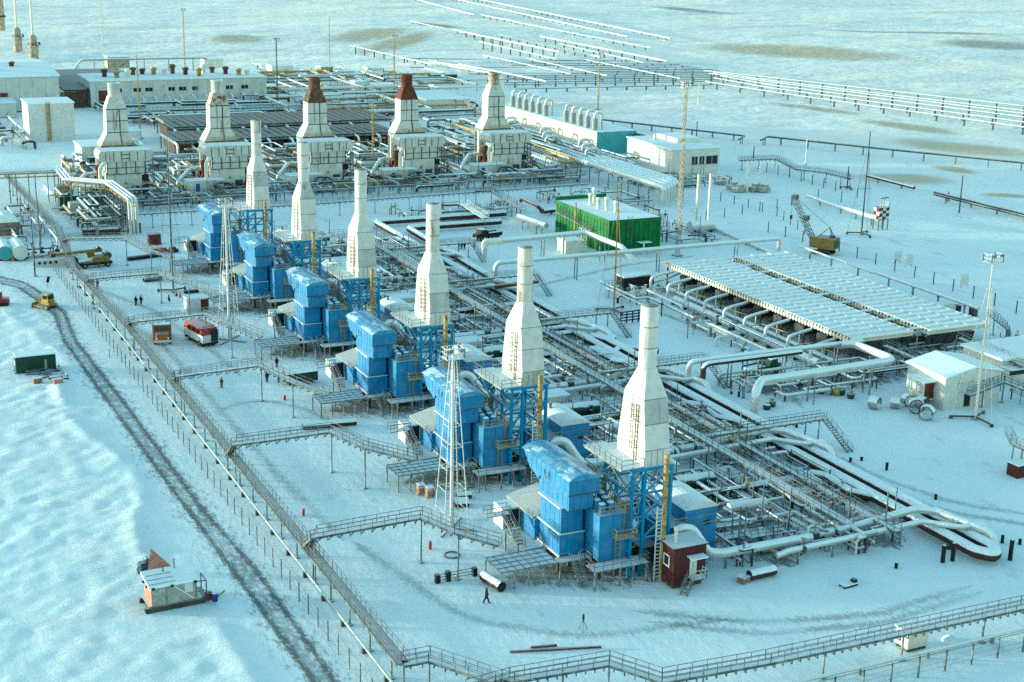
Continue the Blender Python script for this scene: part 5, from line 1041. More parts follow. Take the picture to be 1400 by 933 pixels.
x, y, _ = P(773, 349); t = T('shed', 'small cream shed with snowy roof left of the green building', 'shed', (x, y, 0)); t.part('wall', B().box(x, y, 0, x+4.2, y+4, 3.0), M['cream']); t.part('roof', B().box(x-.2, y-.2, 3.0, x+4.4, y+4.2, 3.25), M['snow']); t.part('post', B().bar((x-.8, y-.3, 0), (x-.8, y-.3, 4.6), .5), M['white'])
# masts on the right
guyed_mast('ochre mast with cross base left of the air coolers', P(839, 426), up(839, 426, 250), 'cross', plat=False, spread=3.2, m='ochre')
guyed_mast('tall greyish lattice mast behind the green building', P(926, 350), up(926, 350, 112), 'lattice', m='greycap')
guyed_mast('dark guyed mast on cross base beyond the yellow crane', P(1177.5, 321), up(1177.5, 321, 180), 'cross', plat=False, spread=3.4, m='darksteel')
guyed_mast('white light mast with railed top beside the white house on the right', P(1333, 574), up(1333, 574, 347), 'cross', spread=3.6, m='cream')
# two tall flues with white tank
x, y, _ = P(957, 318); t = T('flue_tank', 'white horizontal tank with two tall slim flues behind the green building', 'tank', (x, y, 0)); t.part('vessel', B().tube([(x-3, y, 1.6), (x+3.5, y, 1.6)], 1.3, 14), M['pipew'])
for dx in (-.8, 2.6): t.part('flue', B().tube([(x+dx, y+.6, 1.4), (x+dx, y+.6, 14.0)], .38, 10), M['cream'])
for dx in (-2, 2.5): t.part('saddle', B().box(x+dx, y-1, 0, x+dx+.4, y+1, 1), M['darksteel'])
pipeline('ground_pipe', 'low snowy pipe running right from the white flue tank', 'pipe', [P(968, 309, .6), P(1000, 322, .6), P(1060, 348, .6)], .45, sup=5)
# crane
x, y, _ = P(1126, 347); t = T('crawler_crane', 'yellow crawler crane with lattice boom on the far side of the coolers', 'crane', (x, y, 0), None, math.radians(28), True)
for x_ in (-1.5, 1.5): t.part('crawler', B().prism([(x_-.35,-2.2,.5),(x_-.35,-1.9,.05),(x_-.35,1.9,.05),(x_-.35,2.2,.5),(x_-.35,1.9,1.0),(x_-.35,-1.9,1.0)],(.7,0,0)), M['black'])
t.part('turntable', B().lathe((0,0,1.0),[(1.1,0),(1.1,.4)],14), M['darksteel']); hs = t.part('engine_house', B().box(-1.7,-2.9,1.4,1.7,1.6,3.9), M['oldyellow']); t.part('side_panel', B().box(-1.2,-2.97,1.7,1.3,-2.9,3.6), M['dkgreen'], hs); t.part('operator_cab', B().box(-1.75,1.6,1.4,-.4,2.9,3.9), M['oldyellow']); t.part('window', B().box(-1.6,2.9,2.4,-.5,2.96,3.6), M['glass']); t.part('gantry', B().bar((-.6,-2,3.9),(0,-1,6.2),.16).bar((.6,-2,3.9),(0,-1,6.2),.16).bar((0,-1,6.2),(0,1.5,3.9),.14).lathe((0,-1.8,3.9),[(.7,0),(.7,.5),(.3,.8)],8), M['darksteel'])
tip = Vector((-1.0, 7.6, 12.2)); bs = Vector((.2, 1.8, 2.0)); bb = B(); sd = Vector((.55, 0, 0)); dn = Vector((0, .35, -.3))
for k in range(11):
    p, q = bs.lerp(tip, k/11), bs.lerp(tip, (k+1)/11)
    for e in (sd, -sd):
        bb.bar(p+e, q+e, .13).bar(p+e+dn*2, q+e+dn*2, .13).bar(p+e, q+e+dn*2, .09)
    bb.bar(p+sd, q-sd, .09).bar(p+sd+dn*2, q-sd+dn*2, .09)
t.part('boom', bb, M['rail']); t.part('boom_joint', B().obox(bs.lerp(tip, .5), 1.3, 1.0, 1.1), M['darksteel']); t.part('boom_head', B().obox(tip-Vector((0,0,.5)), 1.4, 1.2, 1.0), M['darksteel']); t.part('pendant', B().bar((0,-1,6.2), tip, .07), M['darksteel']); t.part('hook', B().bar(tip+Vector((0,.6,0)), tip+Vector((0,.6,-4.4)), .05).obox(tip+Vector((0,.6,-5.2)), .5, .4, .9), M['black'])
# checkered booth on legs and its snowy ramp
x, y, _ = P(1207, 314); t = T('booth', 'red and white checkered booth on thin legs', 'booth', (x, y, 0)); s_ = 1.25
for i in range(3):
    for j in range(4): t.part('panel', B().box(x-1.9+i*s_, y-.06, 3.0+j*.85, x-1.9+(i+1)*s_-.03, y, 3.0+(j+1)*.85-.03), M['rust' if (i+j) % 2 else 'concrete'])
for j in range(3):
    for k in range(2): t.part('panel', B().box(x-1.96, y+k*1.4, 3.0+j*1.1, x-1.9, y+(k+1)*1.4-.03, 3.0+(j+1)*1.1-.03), M['concrete' if (k+j) % 2 else 'rust'])
t.part('body', B().box(x-1.9, y, 2.9, x+1.85, y+2.8, 6.4), M['rust']); t.part('roof_rail', B().rail([(x-1.8, y, 6.4), (x+1.8, y, 6.4), (x+1.8, y+2.7, 6.4)], 1.2, .1, .8), M['white'])
for dx, dy in ((-1.8, .1), (1.7, .1), (-1.8, 2.6), (1.7, 2.6), (0, .1)): t.part('leg', B().bar((x+dx, y+dy, -.3), (x+dx, y+dy, 2.9), .22), M['darksteel'])
t.o.scale = (.8, .8, .85)
t.part('signal_bar', B().bar((x+.5, y+1, 6.4), (x+.5, y+1, 9.0), .08).bar((x-.9, y+1, 9.0), (x+1.9, y+1, 9.1), .25), M['black'])
pipeline('ground_pipe', 'bright snow-covered pipe descending to the checkered booth', 'pipe', [P(1104, 268, 1.2), P(1140, 281, 1.0), P(1203, 300, 2.2)], .55, sup=8)
# white house on the right with porch and concrete rings
hx0, hx1, hy0, hy1 = 153.6, 164.6, 165.2, 174.0
t = T('house', 'white prefabricated house with snowy gable roof and porch on the right', 'house', (159, 169, 0))
t.part('wall', B().prism([(hx0, hy0, .3), (hx1, hy0, .3), (hx1, hy0, 5.4), (159.2, hy0, 6.4), (hx0, hy0, 5.4)], (0, hy1-hy0, 0)), M['white']); t.part('plinth', B().box(hx0-.04, hy0-.04, 0, hx1+.04, hy1, 1.5), M['concrete'])
for sg in ((hx0-.3, 5.28, 159.2, 6.4), (159.2, 6.4, hx1+.3, 5.28)): t.part('roof', B().hexa([(sg[0],hy0-.35,sg[1]),(sg[2],hy0-.35,sg[3]),(sg[2],hy1+.3,sg[3]),(sg[0],hy1+.3,sg[1]),(sg[0],hy0-.35,sg[1]+.22),(sg[2],hy0-.35,sg[3]+.22),(sg[2],hy1+.3,sg[3]+.22),(sg[0],hy1+.3,sg[1]+.22)]), M['snow'])
for k, x in enumerate((156.2, 158.2, 160.4, 162.4)): w = t.part('window', B().box(x, hy0-.05, 2.7, x+.9, hy0-.01, 4.1), M['concrete']); t.part('frame', B().box(x-.06, hy0-.08, 2.64, x+.96, hy0-.05, 2.72).box(x-.06, hy0-.08, 4.08, x+.96, hy0-.05, 4.16), M['steel'], w)
t.part('door', B().box(157.6, hy0-.1, .2, 158.8, hy0-.05, 2.2), M['black'])
p = t.part('porch', B().box(hx0-2.2, hy0+2.2, 1.2, hx0, hy0+5.8, 1.35).box(hx0-2.2, hy0+2.2, 1.35, hx0-2.1, hy0+5.8, 2.2), M['white'], None); t.part('porch_roof', B().box(hx0-2.5, hy0+1.9, 4.1, hx0, hy0+6.1, 4.3), M['snow'], p)
for yy in (hy0+2.3, hy0+4, hy0+5.7): t.part('porch_post', B().bar((hx0-2.15, yy, 0), (hx0-2.15, yy, 4.1), .16), M['white'], p)
t.part('porch_wall', B().box(hx0-1.9, hy0+2.3, 1.35, hx0-.1, hy0+2.4, 4.1), M['rust'], p)
for k, (px, py, r) in enumerate([(1268, 575, 1.15), (1254, 566, 1.2), (1243, 556, 1.0), (1262, 560, 1.0), (1197, 560, 1.0), (1225, 559, .85)]):
    x, y, _ = P(px, py); a = .35*k; d = Vector((math.cos(a+.6), math.sin(a+.6), 0))*.7; b = B(); c = V3((x, y+r*.3, r))
    b.tube([c-d, c+d], r, 16, False).tube([c-d*.98, c+d*.98], r*.8, 16, False)
    one('concrete_ring', b, M['pipe'], ['frontmost ring of the ring pile by the white house', 'dark-mouthed ring in the middle of the ring pile by the white house', 'leftmost ring of the pile by the white house porch', 'rear ring of the pile leaning on the white house', 'lone half-buried ring left of the white house', 'lone small ring nearest the white house'][k], 'ring', 'rings lying by the white house')
t = T('house', 'low white building cut by the right edge', 'house', P(1385, 530)); x, y, _ = P(1366, 527); t.part('wall', B().box(x, y, 0, x+16, y+9, 4.2), M['white']); t.part('roof', B().box(x-.4, y-.4, 4.2, x+16.4, y+9.4, 4.6), M['snow']); t.part('canopy', B().box(x-.2, y-2.6, 3.2, x+8, y-.05, 3.4), M['snow']); t.part('window', B().box(x+2, y-.05, 1.4, x+6, y-.01, 2.6), M['glass'])
walkway('branch_walkway', 'walkway with white rails beside the low building at the right edge', 'walkway', [P(1325, 540, 2.6), P(1373, 521, 3.6), P(1420, 540, 3.6)], .9, [P(1373, 521, 3.6), P(1345, 532, 3.0)], ticks=0)
walkway('branch_walkway', 'cable walkway with posts at the right edge, above the maroon box', 'walkway', [P(1378, 592, 3.4), P(1386, 607, 3.4), P(1420, 622, 3.4)], .8, [P(1386, 607, 3.4), P(1398, 613, 3.4)], ticks=0)
x, y, _ = P(1390, 655); t = T('steel_box', 'maroon box cut by the right edge', 'box', (x, y, 0)); t.part('body', B().box(x, y, 0, x+3, y+2, 1.8), M['maroon']); t.part('lid', B().box(x-.1, y-.1, 1.8, x+3.1, y+2.1, 1.95), M['snow'])
walkway('branch_walkway', 'grey pipe gallery before the right air cooler bank', 'walkway', [P(1210, 472, 4.0), P(1256, 492, 4.0)], .9, [P(1216, 474, 4), P(1250, 489, 4)], ticks=1.2)
walkway('branch_walkway', 'grey pipe gallery right of the air cooler banks', 'walkway', [P(1312, 462, 4.0), P(1400, 500, 4.0)], .9, [P(1316, 464, 4), P(1345, 476, 4), P(1380, 491, 4)], ticks=1.2)
walkway('branch_walkway', 'stair landing behind the white light mast', 'walkway', [P(1355, 430, 3.4), P(1378, 450, 3.4), P(1378, 462, .3)], .9, [P(1378, 450, 3.4), P(1360, 434, 3.4)], ticks=0)
t = T('pipe_stand', 'pale pipe stand frame before the gap of the two cooler banks', 'stand', P(1265, 485)); x, y, _ = P(1258, 484); t.part('frame', B().rail([(x-3, y, 0), (x+3, y+.2, 0)], 4.0, .22, 2.0).bar((x-3, y, 4.0), (x+3, y+.2, 4.0), .5), M['cream'])
# military lorry and dark lorry
x, y, _ = P(1047, 514); truck('olive lorry parked under the paired overhead pipes', (x, y+1.0, 0), math.radians(100), 'dkgreen', 'dkgreen', L=6.8)
x, y, _ = P(668, 329); truck('dark lorry parked left of the steaming ground', (x, y+1.0, 0), math.radians(-80), 'black', 'black', L=6.6)
t = T('valve_cluster', 'row of green and dark valves on the snow right of the big elbow', 'valves', P(1125, 540))
for px, py, m in ((1115, 535, 'dkgreen'), (1122, 538, 'dkgreen'), (1143, 541, 'yellow'), (1150, 540, 'dkgreen'), (1163, 545, 'darksteel'), (1093, 527, 'darksteel'), (1055, 556, 'darksteel'), (1048, 560, 'dkgreen')):
    x, y, _ = P(px, py); t.part('valve', B().lathe((x, y, 0), [(.5, 0), (.6, .3), (.6, .8), (.2, 1.0), (.12, 1.2), (.4, 1.22), (.4, 1.28)], 8), M[m])
x, y, _ = P(858, 442); t = T('steel_rack', 'dark steel rack beyond the nearest stack top', 'rack', (x, y, 0)); t.part('frame', B().rail([(x-1.5, y, 0), (x+5, y+.3, 0)], 2.2, .2, 1.2, 3), M['black'])
# fences on the right field
fence('post_fence', 'post fence crossing the right field beyond the crane', [P(1050, 318), P(1147, 345), P(1250, 380), P(1420, 440)], 6.2, 2.6, wires=2, postw=.16, m='darksteel')
fence('post_fence', 'far post fence at the right, above the crane boom', [P(985, 275), P(1062, 296), P(1100, 320)], 5.5, 2.4, wires=2, postw=.15, m='darksteel')
fence('post_fence', 'post fence before the far trestle on the right', [P(1048, 236), P(1095, 247), P(1142, 260)], 5.5, 3.0, wires=2, postw=.16, m='darksteel')
fence('post_fence', 'short post fence between crane boom and mast', [P(1118, 273), P(1150, 276), P(1172, 270)], 6.5, 3.0, wires=1, postw=.15, m='darksteel')
fence('post_fence', 'wire fence running right from the flue tank', [P(965, 302), P(1062, 285), P(1082, 280)], 7, 2.4, wires=2, postw=.15, m='darksteel')
for px, py, lab in ((1227, 360, 'left white notice panel by the right fence'), (1242, 365, 'right white notice panel by the right fence'), (1318, 393, 'single white notice panel on the right fence')):
    x, y, _ = P(px, py); t = T('notice_sign', lab, 'panel', (x, y, 0)); t.part('board', B().box(x-1.0, y, .4, x+1.0, y+.08, 2.7), M['white']); t.part('post', B().box(x-.9, y+.08, -.2, x-.8, y+.2, 2.4).box(x+.8, y+.08, -.2, x+.9, y+.2, 2.4), M['steel'])
x, y, _ = P(1030, 260); t = T('well_cluster', 'equipment cluster with two slim columns on the snow beyond the flue tank', 'equipment', (x, y, 0))
for px, py, h in ((1021, 262, 8.2), (1038, 260, 6.8)): a = P(px, py); t.part('column', B().tube([(a[0], a[1], 0), (a[0], a[1], h)], .4, 8), M['cream'])
for px, py, w in ((1010, 262, 4), (1002, 259, 3), (1031, 261, 3), (1044, 262, 3), (985, 252, 2.2)): a = P(px, py); t.part('skid', B().obox((a[0], a[1], 0), w, 2.4, 1.2, .2).obox((a[0]+.3, a[1], 1.2), w*.5, 1.5, .8, .2), M['pipe'])

# ================================================================ small-bore pipework
def clutter(label, x0, x1, y0, y1, n, seed, cat='piping', mats=('pipew', 'pipe', 'pipew', 'alu', 'steel', 'pipe', 'darkpipe'), zmax=2.4, rails=True, rs=(.1, .3)):
    R = random.Random(seed); t = T('small_pipework', label, cat, ((x0+x1)/2, (y0+y1)/2, 0), 'small-bore pipework')
    for k in range(n):
        x, y, z = R.uniform(x0, x1), R.uniform(y0, y1), R.uniform(.5, zmax); r = R.uniform(*rs); pts = [(x, y, z)]; ax = R.random() < .5
        for q in range(R.choice((1, 2, 2, 3))):
            L = R.uniform(2.0, (x1-x0)*.5 if ax else (y1-y0)*.6)*(1 if R.random() < .5 else -1)
            if ax: x = min(x1, max(x0, x+L))
            else: y = min(y1, max(y0, y+L))
            pts.append((x, y, z)); ax = not ax
        if R.random() < .5: pts.append((x, y, .1))
        pts = [p for i, p in enumerate(pts) if i == 0 or (V3(p)-V3(pts[i-1])).length > .4]
        if len(pts) < 2: continue
        t.part('pipe', B().pipe(pts, r, r*2.2, 7, 3), M[R.choice(mats)])
        for p in pts[:2]: t.part('stand', B().bar((p[0], p[1], 0), (p[0], p[1], p[2]), .16), M['darksteel'])
        if R.random() < .4: t.part('valve', B().lathe((pts[0][0], pts[0][1], z-.1), [(.15, 0), (r+.22, .15), (r+.22, .5), (.1, .6), (.08, 1.1), (.3, 1.12), (.3, 1.2)], 7), M[R.choice(('darksteel', 'black', 'ochre', 'rust'))])
    if rails:
        for k in range(max(2, n//5)):
            x, y = R.uniform(x0, x1-3), R.uniform(y0, y1-2); w, d, z = R.uniform(1.6, 4), R.uniform(1, 2.4), R.uniform(.8, 2.2)
            f = t.part('stage', B().box(x, y, z, x+w, y+d, z+.08), M['deck']); t.part('railing', B().rail([(x, y, z), (x+w, y, z), (x+w, y+d, z), (x, y+d, z)], 1.0, .06, 1.0), M['rail'], f)
            for q in ((x+.1, y+.1), (x+w-.1, y+.1)): t.part('stand', B().bar((*q, 0), (*q, z), .12), M['steel'])
        for k in range(n//4): x, y, h = R.uniform(x0, x1), R.uniform(y0, y1), R.uniform(2.5, 6.5); t.part('lamp_pole', B().bar((x, y, 0), (x, y, h), .11), M['rail'])
    return t
for i in range(6):
    clutter('small pipes, valves and railings crowding right of the %s blue hall' % ORD6[i], 92, 105, 129+US*i, 157+US*i, 34, 100+i)
    clutter('small pipes between gallery and headers beside the %s blue unit' % ORD6[i], 107, 117.5, 127+US*i, 157+US*i, 20, 200+i)
    clutter('dark pipes and stages tucked behind the %s intake house' % ORD6[i], 75.5, 92, 141+US*i, 156+US*i, 16, 300+i, mats=('darkpipe', 'steel', 'ochre', 'pipew', 'rust'))
clutter('small pipes and stands left of the air cooler manifold', 138, 147, 196, 250, 14, 401)
clutter('pipes and valves beneath the bright hairpin pipe', 128, 156, 178, 189, 18, 402)
clutter('dark pipework below the near ends of the cooler banks', 150, 192, 181, 189, 26, 403, mats=('darkpipe', 'darksteel', 'steel', 'pipew'))
clutter('dark pipework and valves around the flue tank', 176, 190, 283, 318, 22, 404, mats=('darkpipe', 'darksteel', 'steel', 'pipew'))
clutter('pipework between the steaming headers and the cable bridge', 128, 160, 326, 338, 20, 405, rs=(.15, .4))
clutter('small pipes behind the green building', 172, 196, 325, 345, 20, 406)
clutter('low pipes right of the white house', 166, 176, 160, 182, 8, 407)

t = T('expansion_loop', 'nested snow-capped expansion loops beside the second nearest stack top', 'pipe', P(790, 460))
t.part('pipe', B().pipe([P(738, 460, 1.3), P(784, 455, 1.3), P(758, 438, 1.3), P(778, 434, 1.3), P(812, 460, 1.3), P(834, 467, 1.3), P(838, 461, 1.3)], .6, 1.4, 10), M['darkpipe'])
t.part('pipe', B().pipe([P(780, 443, 1.2), P(812, 463, 1.2), P(800, 466, 1.2)], .35, 1.0, 8), M['darkpipe'])
t.part('pipe', B().pipe([P(784, 434, 1.2), P(826, 458, 1.2)], .4, 1.0, 8), M['darkpipe'])
for px, py in ((765, 452), (770, 441), (796, 452), (822, 466), (806, 449)): a = P(px, py); t.part('support', B().obox((a[0], a[1], 0), 1.2, .4, .7), M['darksteel'])
t = T('expansion_loop', 'thick snow-capped loop behind the nearest stack shoulder', 'pipe', P(860, 480))
t.part('pipe', B().pipe([P(783, 483, 1.3), P(812, 478, 1.3), P(842, 495, 1.3), P(862, 498, 1.3), P(838, 482, 1.3), P(850, 475, 1.3), P(900, 480, 1.3)], .6, 1.4, 10), M['darkpipe'])
for px, py in ((800, 480), (850, 497), (845, 478)): a = P(px, py); t.part('support', B().obox((a[0], a[1], 0), 1.2, .4, .7), M['darksteel'])
# ================================================================ back row: five white compressor units
BX0, BS, BY = 72.06, 27.2, 392.0
WH = mat('old_white_cladding', (.55, .565, .54), .55, snow=.8, var=.13, scale=.5, rust=(.16, .09, .05), rustamt=.24, streak=True); M['oldwhite'] = WH
M['rustcap'] = mat('rust_brown_cap', (.13, .035, .022), .8, var=.35, scale=.6, rust=(.05, .02, .015), rustamt=.5)
M['dirtycap'] = mat('sooty_cap', (.13, .075, .045), .8, var=.4, scale=.8, rust=(.05, .03, .02), rustamt=.7)
def back_unit():
    c = (BX0, BY); X, Y = c; out = []
    t = T('exhaust_stack', '', 'exhaust stack', (X, Y, 0)); out.append(t)
    def fr(w0, d0, z0, w1, d1, z1): return B().frus(X-w0, Y-d0, X+w0, Y+d0, z0, X-w1, Y-d1, X+w1, Y+d1, z1)
    t.part('plenum', B().box(X-4.6, Y-2.9, 11.0, X+4.6, Y+2.9, 12.2), M['steel'])
    t.part('skirt', fr(4.6, 2.8, 12.2, 2.75, 2.2, 15.6), M['oldwhite']); t.part('body_course', fr(2.75, 2.2, 15.6, 2.72, 2.18, 18.6), M['oldwhite']); t.part('body_course', fr(2.71, 2.17, 18.6, 2.68, 2.15, 21.6), M['oldwhite'])
    t.part('shoulder', fr(2.68, 2.15, 21.6, 1.55, 1.5, 24.8), M['oldwhite']); t.part('cap', B().lathe((X, Y, 24.8), [(1.6, 0), (1.6, 3.1), (1.68, 3.15), (1.68, 3.4), (1.5, 3.42), (1.5, 2.2)], 18), M['oldwhite'])
    t.part('flue_mouth', B().lathe((X, Y, 27.2), [(1.48, 0), (1.48, .02), (0, .03)], 18), M['black'])
    sm = B()
    for z, w in ((15.6, 2.78), (18.6, 2.74), (21.6, 2.71), (12.25, 4.62)): sm.box(X-w, Y-2.9 if z < 13 else Y-2.24, z-.1, X+w, (Y-2.84 if z < 13 else Y-2.18), z+.1)
    sm.box(X+.55, Y-2.24, 15.7, X+.8, Y-2.16, 21.5).box(X-.9, Y-2.22, 15.7, X-.78, Y-2.16, 21.5).bar((X+.9, Y-2.82, 12.3), (X+.65, Y-2.24, 15.6), .2)
    t.part('seam', sm, M['darksteel'])
    for dx in (-4.4, -1.5, 1.5, 4.4):
        for dy in (-2.6, 2.6): t.part('leg', B().bar((X+dx, Y+dy, 0), (X+dx, Y+dy, 11.0), .4), M['steel'])
    t.part('downcomer', B().box(X-5.6, Y-2.4, 0, X-4.7, Y-1.2, 11.8), M['oldwhite']); t.part('downcomer', B().tube([(X-5.9, Y-3.4, 0), (X-5.9, Y-3.4, 11.5)], .35, 8), M['oldwhite'])
    t.part('gallery_rail', B().rail([(X-4.9, Y-3.2, 12.2), (X+5.0, Y-3.2, 12.2), (X+5.0, Y+3, 12.2)], 1.1, .09, 1.5), M['ochre'])
    # intake house of rounded plates
    t = T('intake_house', '', 'intake house', (X, 383, 0)); out.append(t)
    pr_ = []
    for k in range(13):
        a = math.pi*k/12; pr_.append((-6.2*(1 if k < 7 else 1), 0))
    prof = [(-6.9, 9.6), (6.9, 9.6)]
    prof = [(-6.0, 9.5), (6.0, 9.5), (6.9, 10.3), (6.9, 11.6), (6.4, 12.3), (-6.4, 12.3), (-6.9, 11.6), (-6.9, 10.3)]
    h = t.part('hood', B().prism([(X+a, 380.0, z) for a, z in prof][::-1], (0, 6.5, 0)), M['oldwhite'])
    sb = B()
    for k in range(6): sb.box(X-5.2+k*2.0, 379.93, 9.7, X-5.05+k*2.0, 380.0, 12.0)
    sb.box(X-.9, 379.9, 10.2, X+.9, 379.97, 10.4).box(X-.9, 379.9, 11.2, X+.9, 379.97, 11.4)
    t.part('rib', sb, M['darksteel'], h)
    t.part('duct', B().box(X-5.0, 380.3, 6.3, X+4.8, 386, 9.5), M['oldwhite']); b_ = t.part('wall', B().box(X-3.0, 380.0, .8, X+3.7, 386, 6.3), M['oldwhite'])
    t.part('hazard_sign', B().prism([(X-.9, 379.95, 3.6), (X+.1, 379.95, 3.6), (X-.4, 379.95, 4.5)], (0, .04, 0)), M['yellow'], b_)
    t.part('louvre', B().box(X+3.75, 380.6, 4.2, X+5.6, 381.0, 5.8), M['black'], b_); t.part('ledge', B().box(X-5.1, 379.9, 6.2, X+4.9, 380.3, 6.36), M['darksteel'], b_)
    t.part('side_block', B().box(X-5.4, 380.2, 3.0, X-3.1, 385, 6.8), M['oldwhite']); t.part('rusty_machine', B().lathe((X-6.6, 383, 1.0), [(1.1, 0), (1.1, 3), (.6, 3.6), (.6, 6), (.9, 6.2), (.9, 7.4), (0, 8)], 10).box(X-7.6, 384, 1, X-5.6, 386, 5.5), M['rust']); t.part('silencer', B().box(X-6.4, 380.4, 1.2, X-4.2, 382.6, 3.4), M['cream'])
    fb = B()
    for k in range(5): fb.bar((X-4.9+k*2.4, 380.2, 6.4), (X-4.9+k*2.4, 380.2, 9.4), .16)
    fb.bar((X-5, 380.2, 7.9), (X+4.8, 380.2, 7.9), .16)
    t.part('duct_frame', fb, M['darksteel'], kind='stuff')
    t.part('stair_tower', B().lattice((X+6.2, 382.5, 0), (X+6.2, 382.5, 9.4), 2.2, 2.2, .16, 5), M['rail']); t.part('filter_box', B().box(X+4.0, 380.4, .6, X+5.6, 384, 3.6), M['darksteel']); t.part('bypass_duct', B().pipe([(X-6.8, 379.6, 2), (X-6.8, 379.6, 8.2), (X-5.4, 380.4, 9.4)], .5, 1.2, 8), M['cream'])
    t.part('tool_rack', B().box(X-2.4, 379.4, .2, X+.4, 379.9, 2.6), M['darksteel']); t.part('louvre', B().box(X+1.0, 379.9, 1.6, X+3.0, 379.97, 3.2), M['darksteel'])
    # control cabin with blue door, stairs, pipes
    t = T('control_cabin', '', 'cabin', (X-7.5, 379, 0)); out.append(t)
    t.part('wall', B().box(X-12.4, 377.2, .9, X-2.8, 380.6, 3.9), M['oldwhite']); t.part('roof', B().box(X-12.6, 377.0, 3.9, X-2.6, 380.8, 4.15), M['snow']); t.part('door', B().box(X-10.2, 377.12, 1.1, X-9.2, 377.19, 3.2), M['bluedoor'])
    t.part('foundation', B().box(X-12, 377.5, 0, X-3, 380.4, .9), M['darksteel'])
    pf = t.part('platform', B().box(X-12.6, 374.6, .95, X+6, 377.1, 1.1), M['deck']); t.part('railing', B().rail([(X-12.6, 374.6, 1.1), (X-7.6, 374.6, 1.1)], 1.1, .08, 1.2), M['rail'], pf); t.part('stair', B().stair((X-1.8, 370.0, .1), (X-6.0, 374.4, 3.4), 1.0), M['rail'], pf)
    t.part('hose', B().pipe([(X-6.6, 375, 1.2), (X-5.2, 375.5, 3.6), (X-2.2, 375.6, 3.4), (X+1.2, 375.6, 1.2)], .3, 1.4, 8), M['darksteel']); t.part('hose', B().pipe([(X+1.6, 376, 1.2), (X+3.4, 376, 4.6), (X+6.2, 376, 3.6), (X+8.6, 374, 1.2), (X+4.6, 371, .6)], .3, 1.6, 8), M['rust'])
    for k in range(5): t.part('post', B().bar((X-12.2+k*4.3, 375, 0), (X-12.2+k*4.3, 375, .95), .3), M['darksteel'])
    # pipes beside the unit
    t = T('process_piping', '', 'piping', (X+10, 392, 0)); out.append(t)
    for k, (dx, r, m) in enumerate([(9.4, .55, 'pipew'), (11.0, .4, 'pipe'), (12.4, .6, 'pipew'), (14.0, .3, 'ochre'), (15.4, .45, 'pipe')]): t.part('pipe', B().pipe([(X+dx, 375.5+k*1.5, .5), (X+dx, 376.5+k*1.5, 1.7), (X+dx, 412-k*2, 1.7), (X+dx-3, 414-k*2, 1.7)], r, 1.0, 8), M[m])
    t.part('pipe', B().pipe([(X-13.4, 384, .8), (X-13.4, 384, 2.8), (X-9, 389, 5.2), (X-6, 390, 5.2)], .5, 1.8, 8), M['pipew'])
    for k in range(5): t.part('rack', B().bar((X+8.6, 379+k*8, 1.0), (X+16.4, 379+k*8, 1.0), .24).bar((X+9, 379+k*8, 0), (X+9, 379+k*8, 1), .24).bar((X+16, 379+k*8, 0), (X+16, 379+k*8, 1), .24), M['steel'])
    for k in range(4): t.part('valve', B().lathe((X+9.4+k*1.6, 383+k*5, 1.4), [(.4, 0), (.8, .5), (.8, 1.1), (.2, 1.4), (.15, 2.2), (.5, 2.25), (.5, 2.35)], 8), M['darksteel' if k % 2 else 'ochre'])
    return out
M['stainedcap'] = mat('patchy_rust_white', (.50, .47, .42), .6, var=.15, scale=.6, rust=(.14, .04, .025), rustamt=.75)
bu = back_unit()
BORD = ['leftmost', 'second from left', 'middle', 'second from right', 'rightmost']
replicate(bu, (BS, 0), {'exhaust_stack': ('bottle-shaped white stack, {} of the back row', 'bottle-shaped stacks of the back row'), 'intake_house': ('white rounded intake house of the {} back-row unit', 'white intake houses of the back row'),
    'control_cabin': ('low white cabin with blue door at the {} back-row unit', 'control cabins of the back row'), 'process_piping': ('snowy pipe bundle right of the {} back-row stack', 'pipe bundles of the back row')}, BORD, 5)
snapshot()
stk = sorted([o for o in COL.objects if o.name.startswith('exhaust_stack') and o.get('group') == 'bottle-shaped stacks of the back row'], key=lambda o: o.location.x)
for o, (capm, shm) in zip(stk, (('oldwhite', 'oldwhite'), ('oldwhite', 'stainedcap'), ('dirtycap', 'dirtycap'), ('rustcap', 'rustcap'), ('greycap', 'oldwhite'))):
    for ch in CH[o]:
        n = ch.name.split('.')[0]
        if n in ('cap', 'shoulder'): ch.material_slots[0].link = 'OBJECT'; ch.material_slots[0].material = M[capm if n == 'cap' else shm]
for o, tx in zip(stk, ('with clean white cap', 'with rust patch on its shoulder', 'with sooty brown cap', 'with dark rust red cap', 'with greyish cap')): o['label'] = o['label']+', '+tx
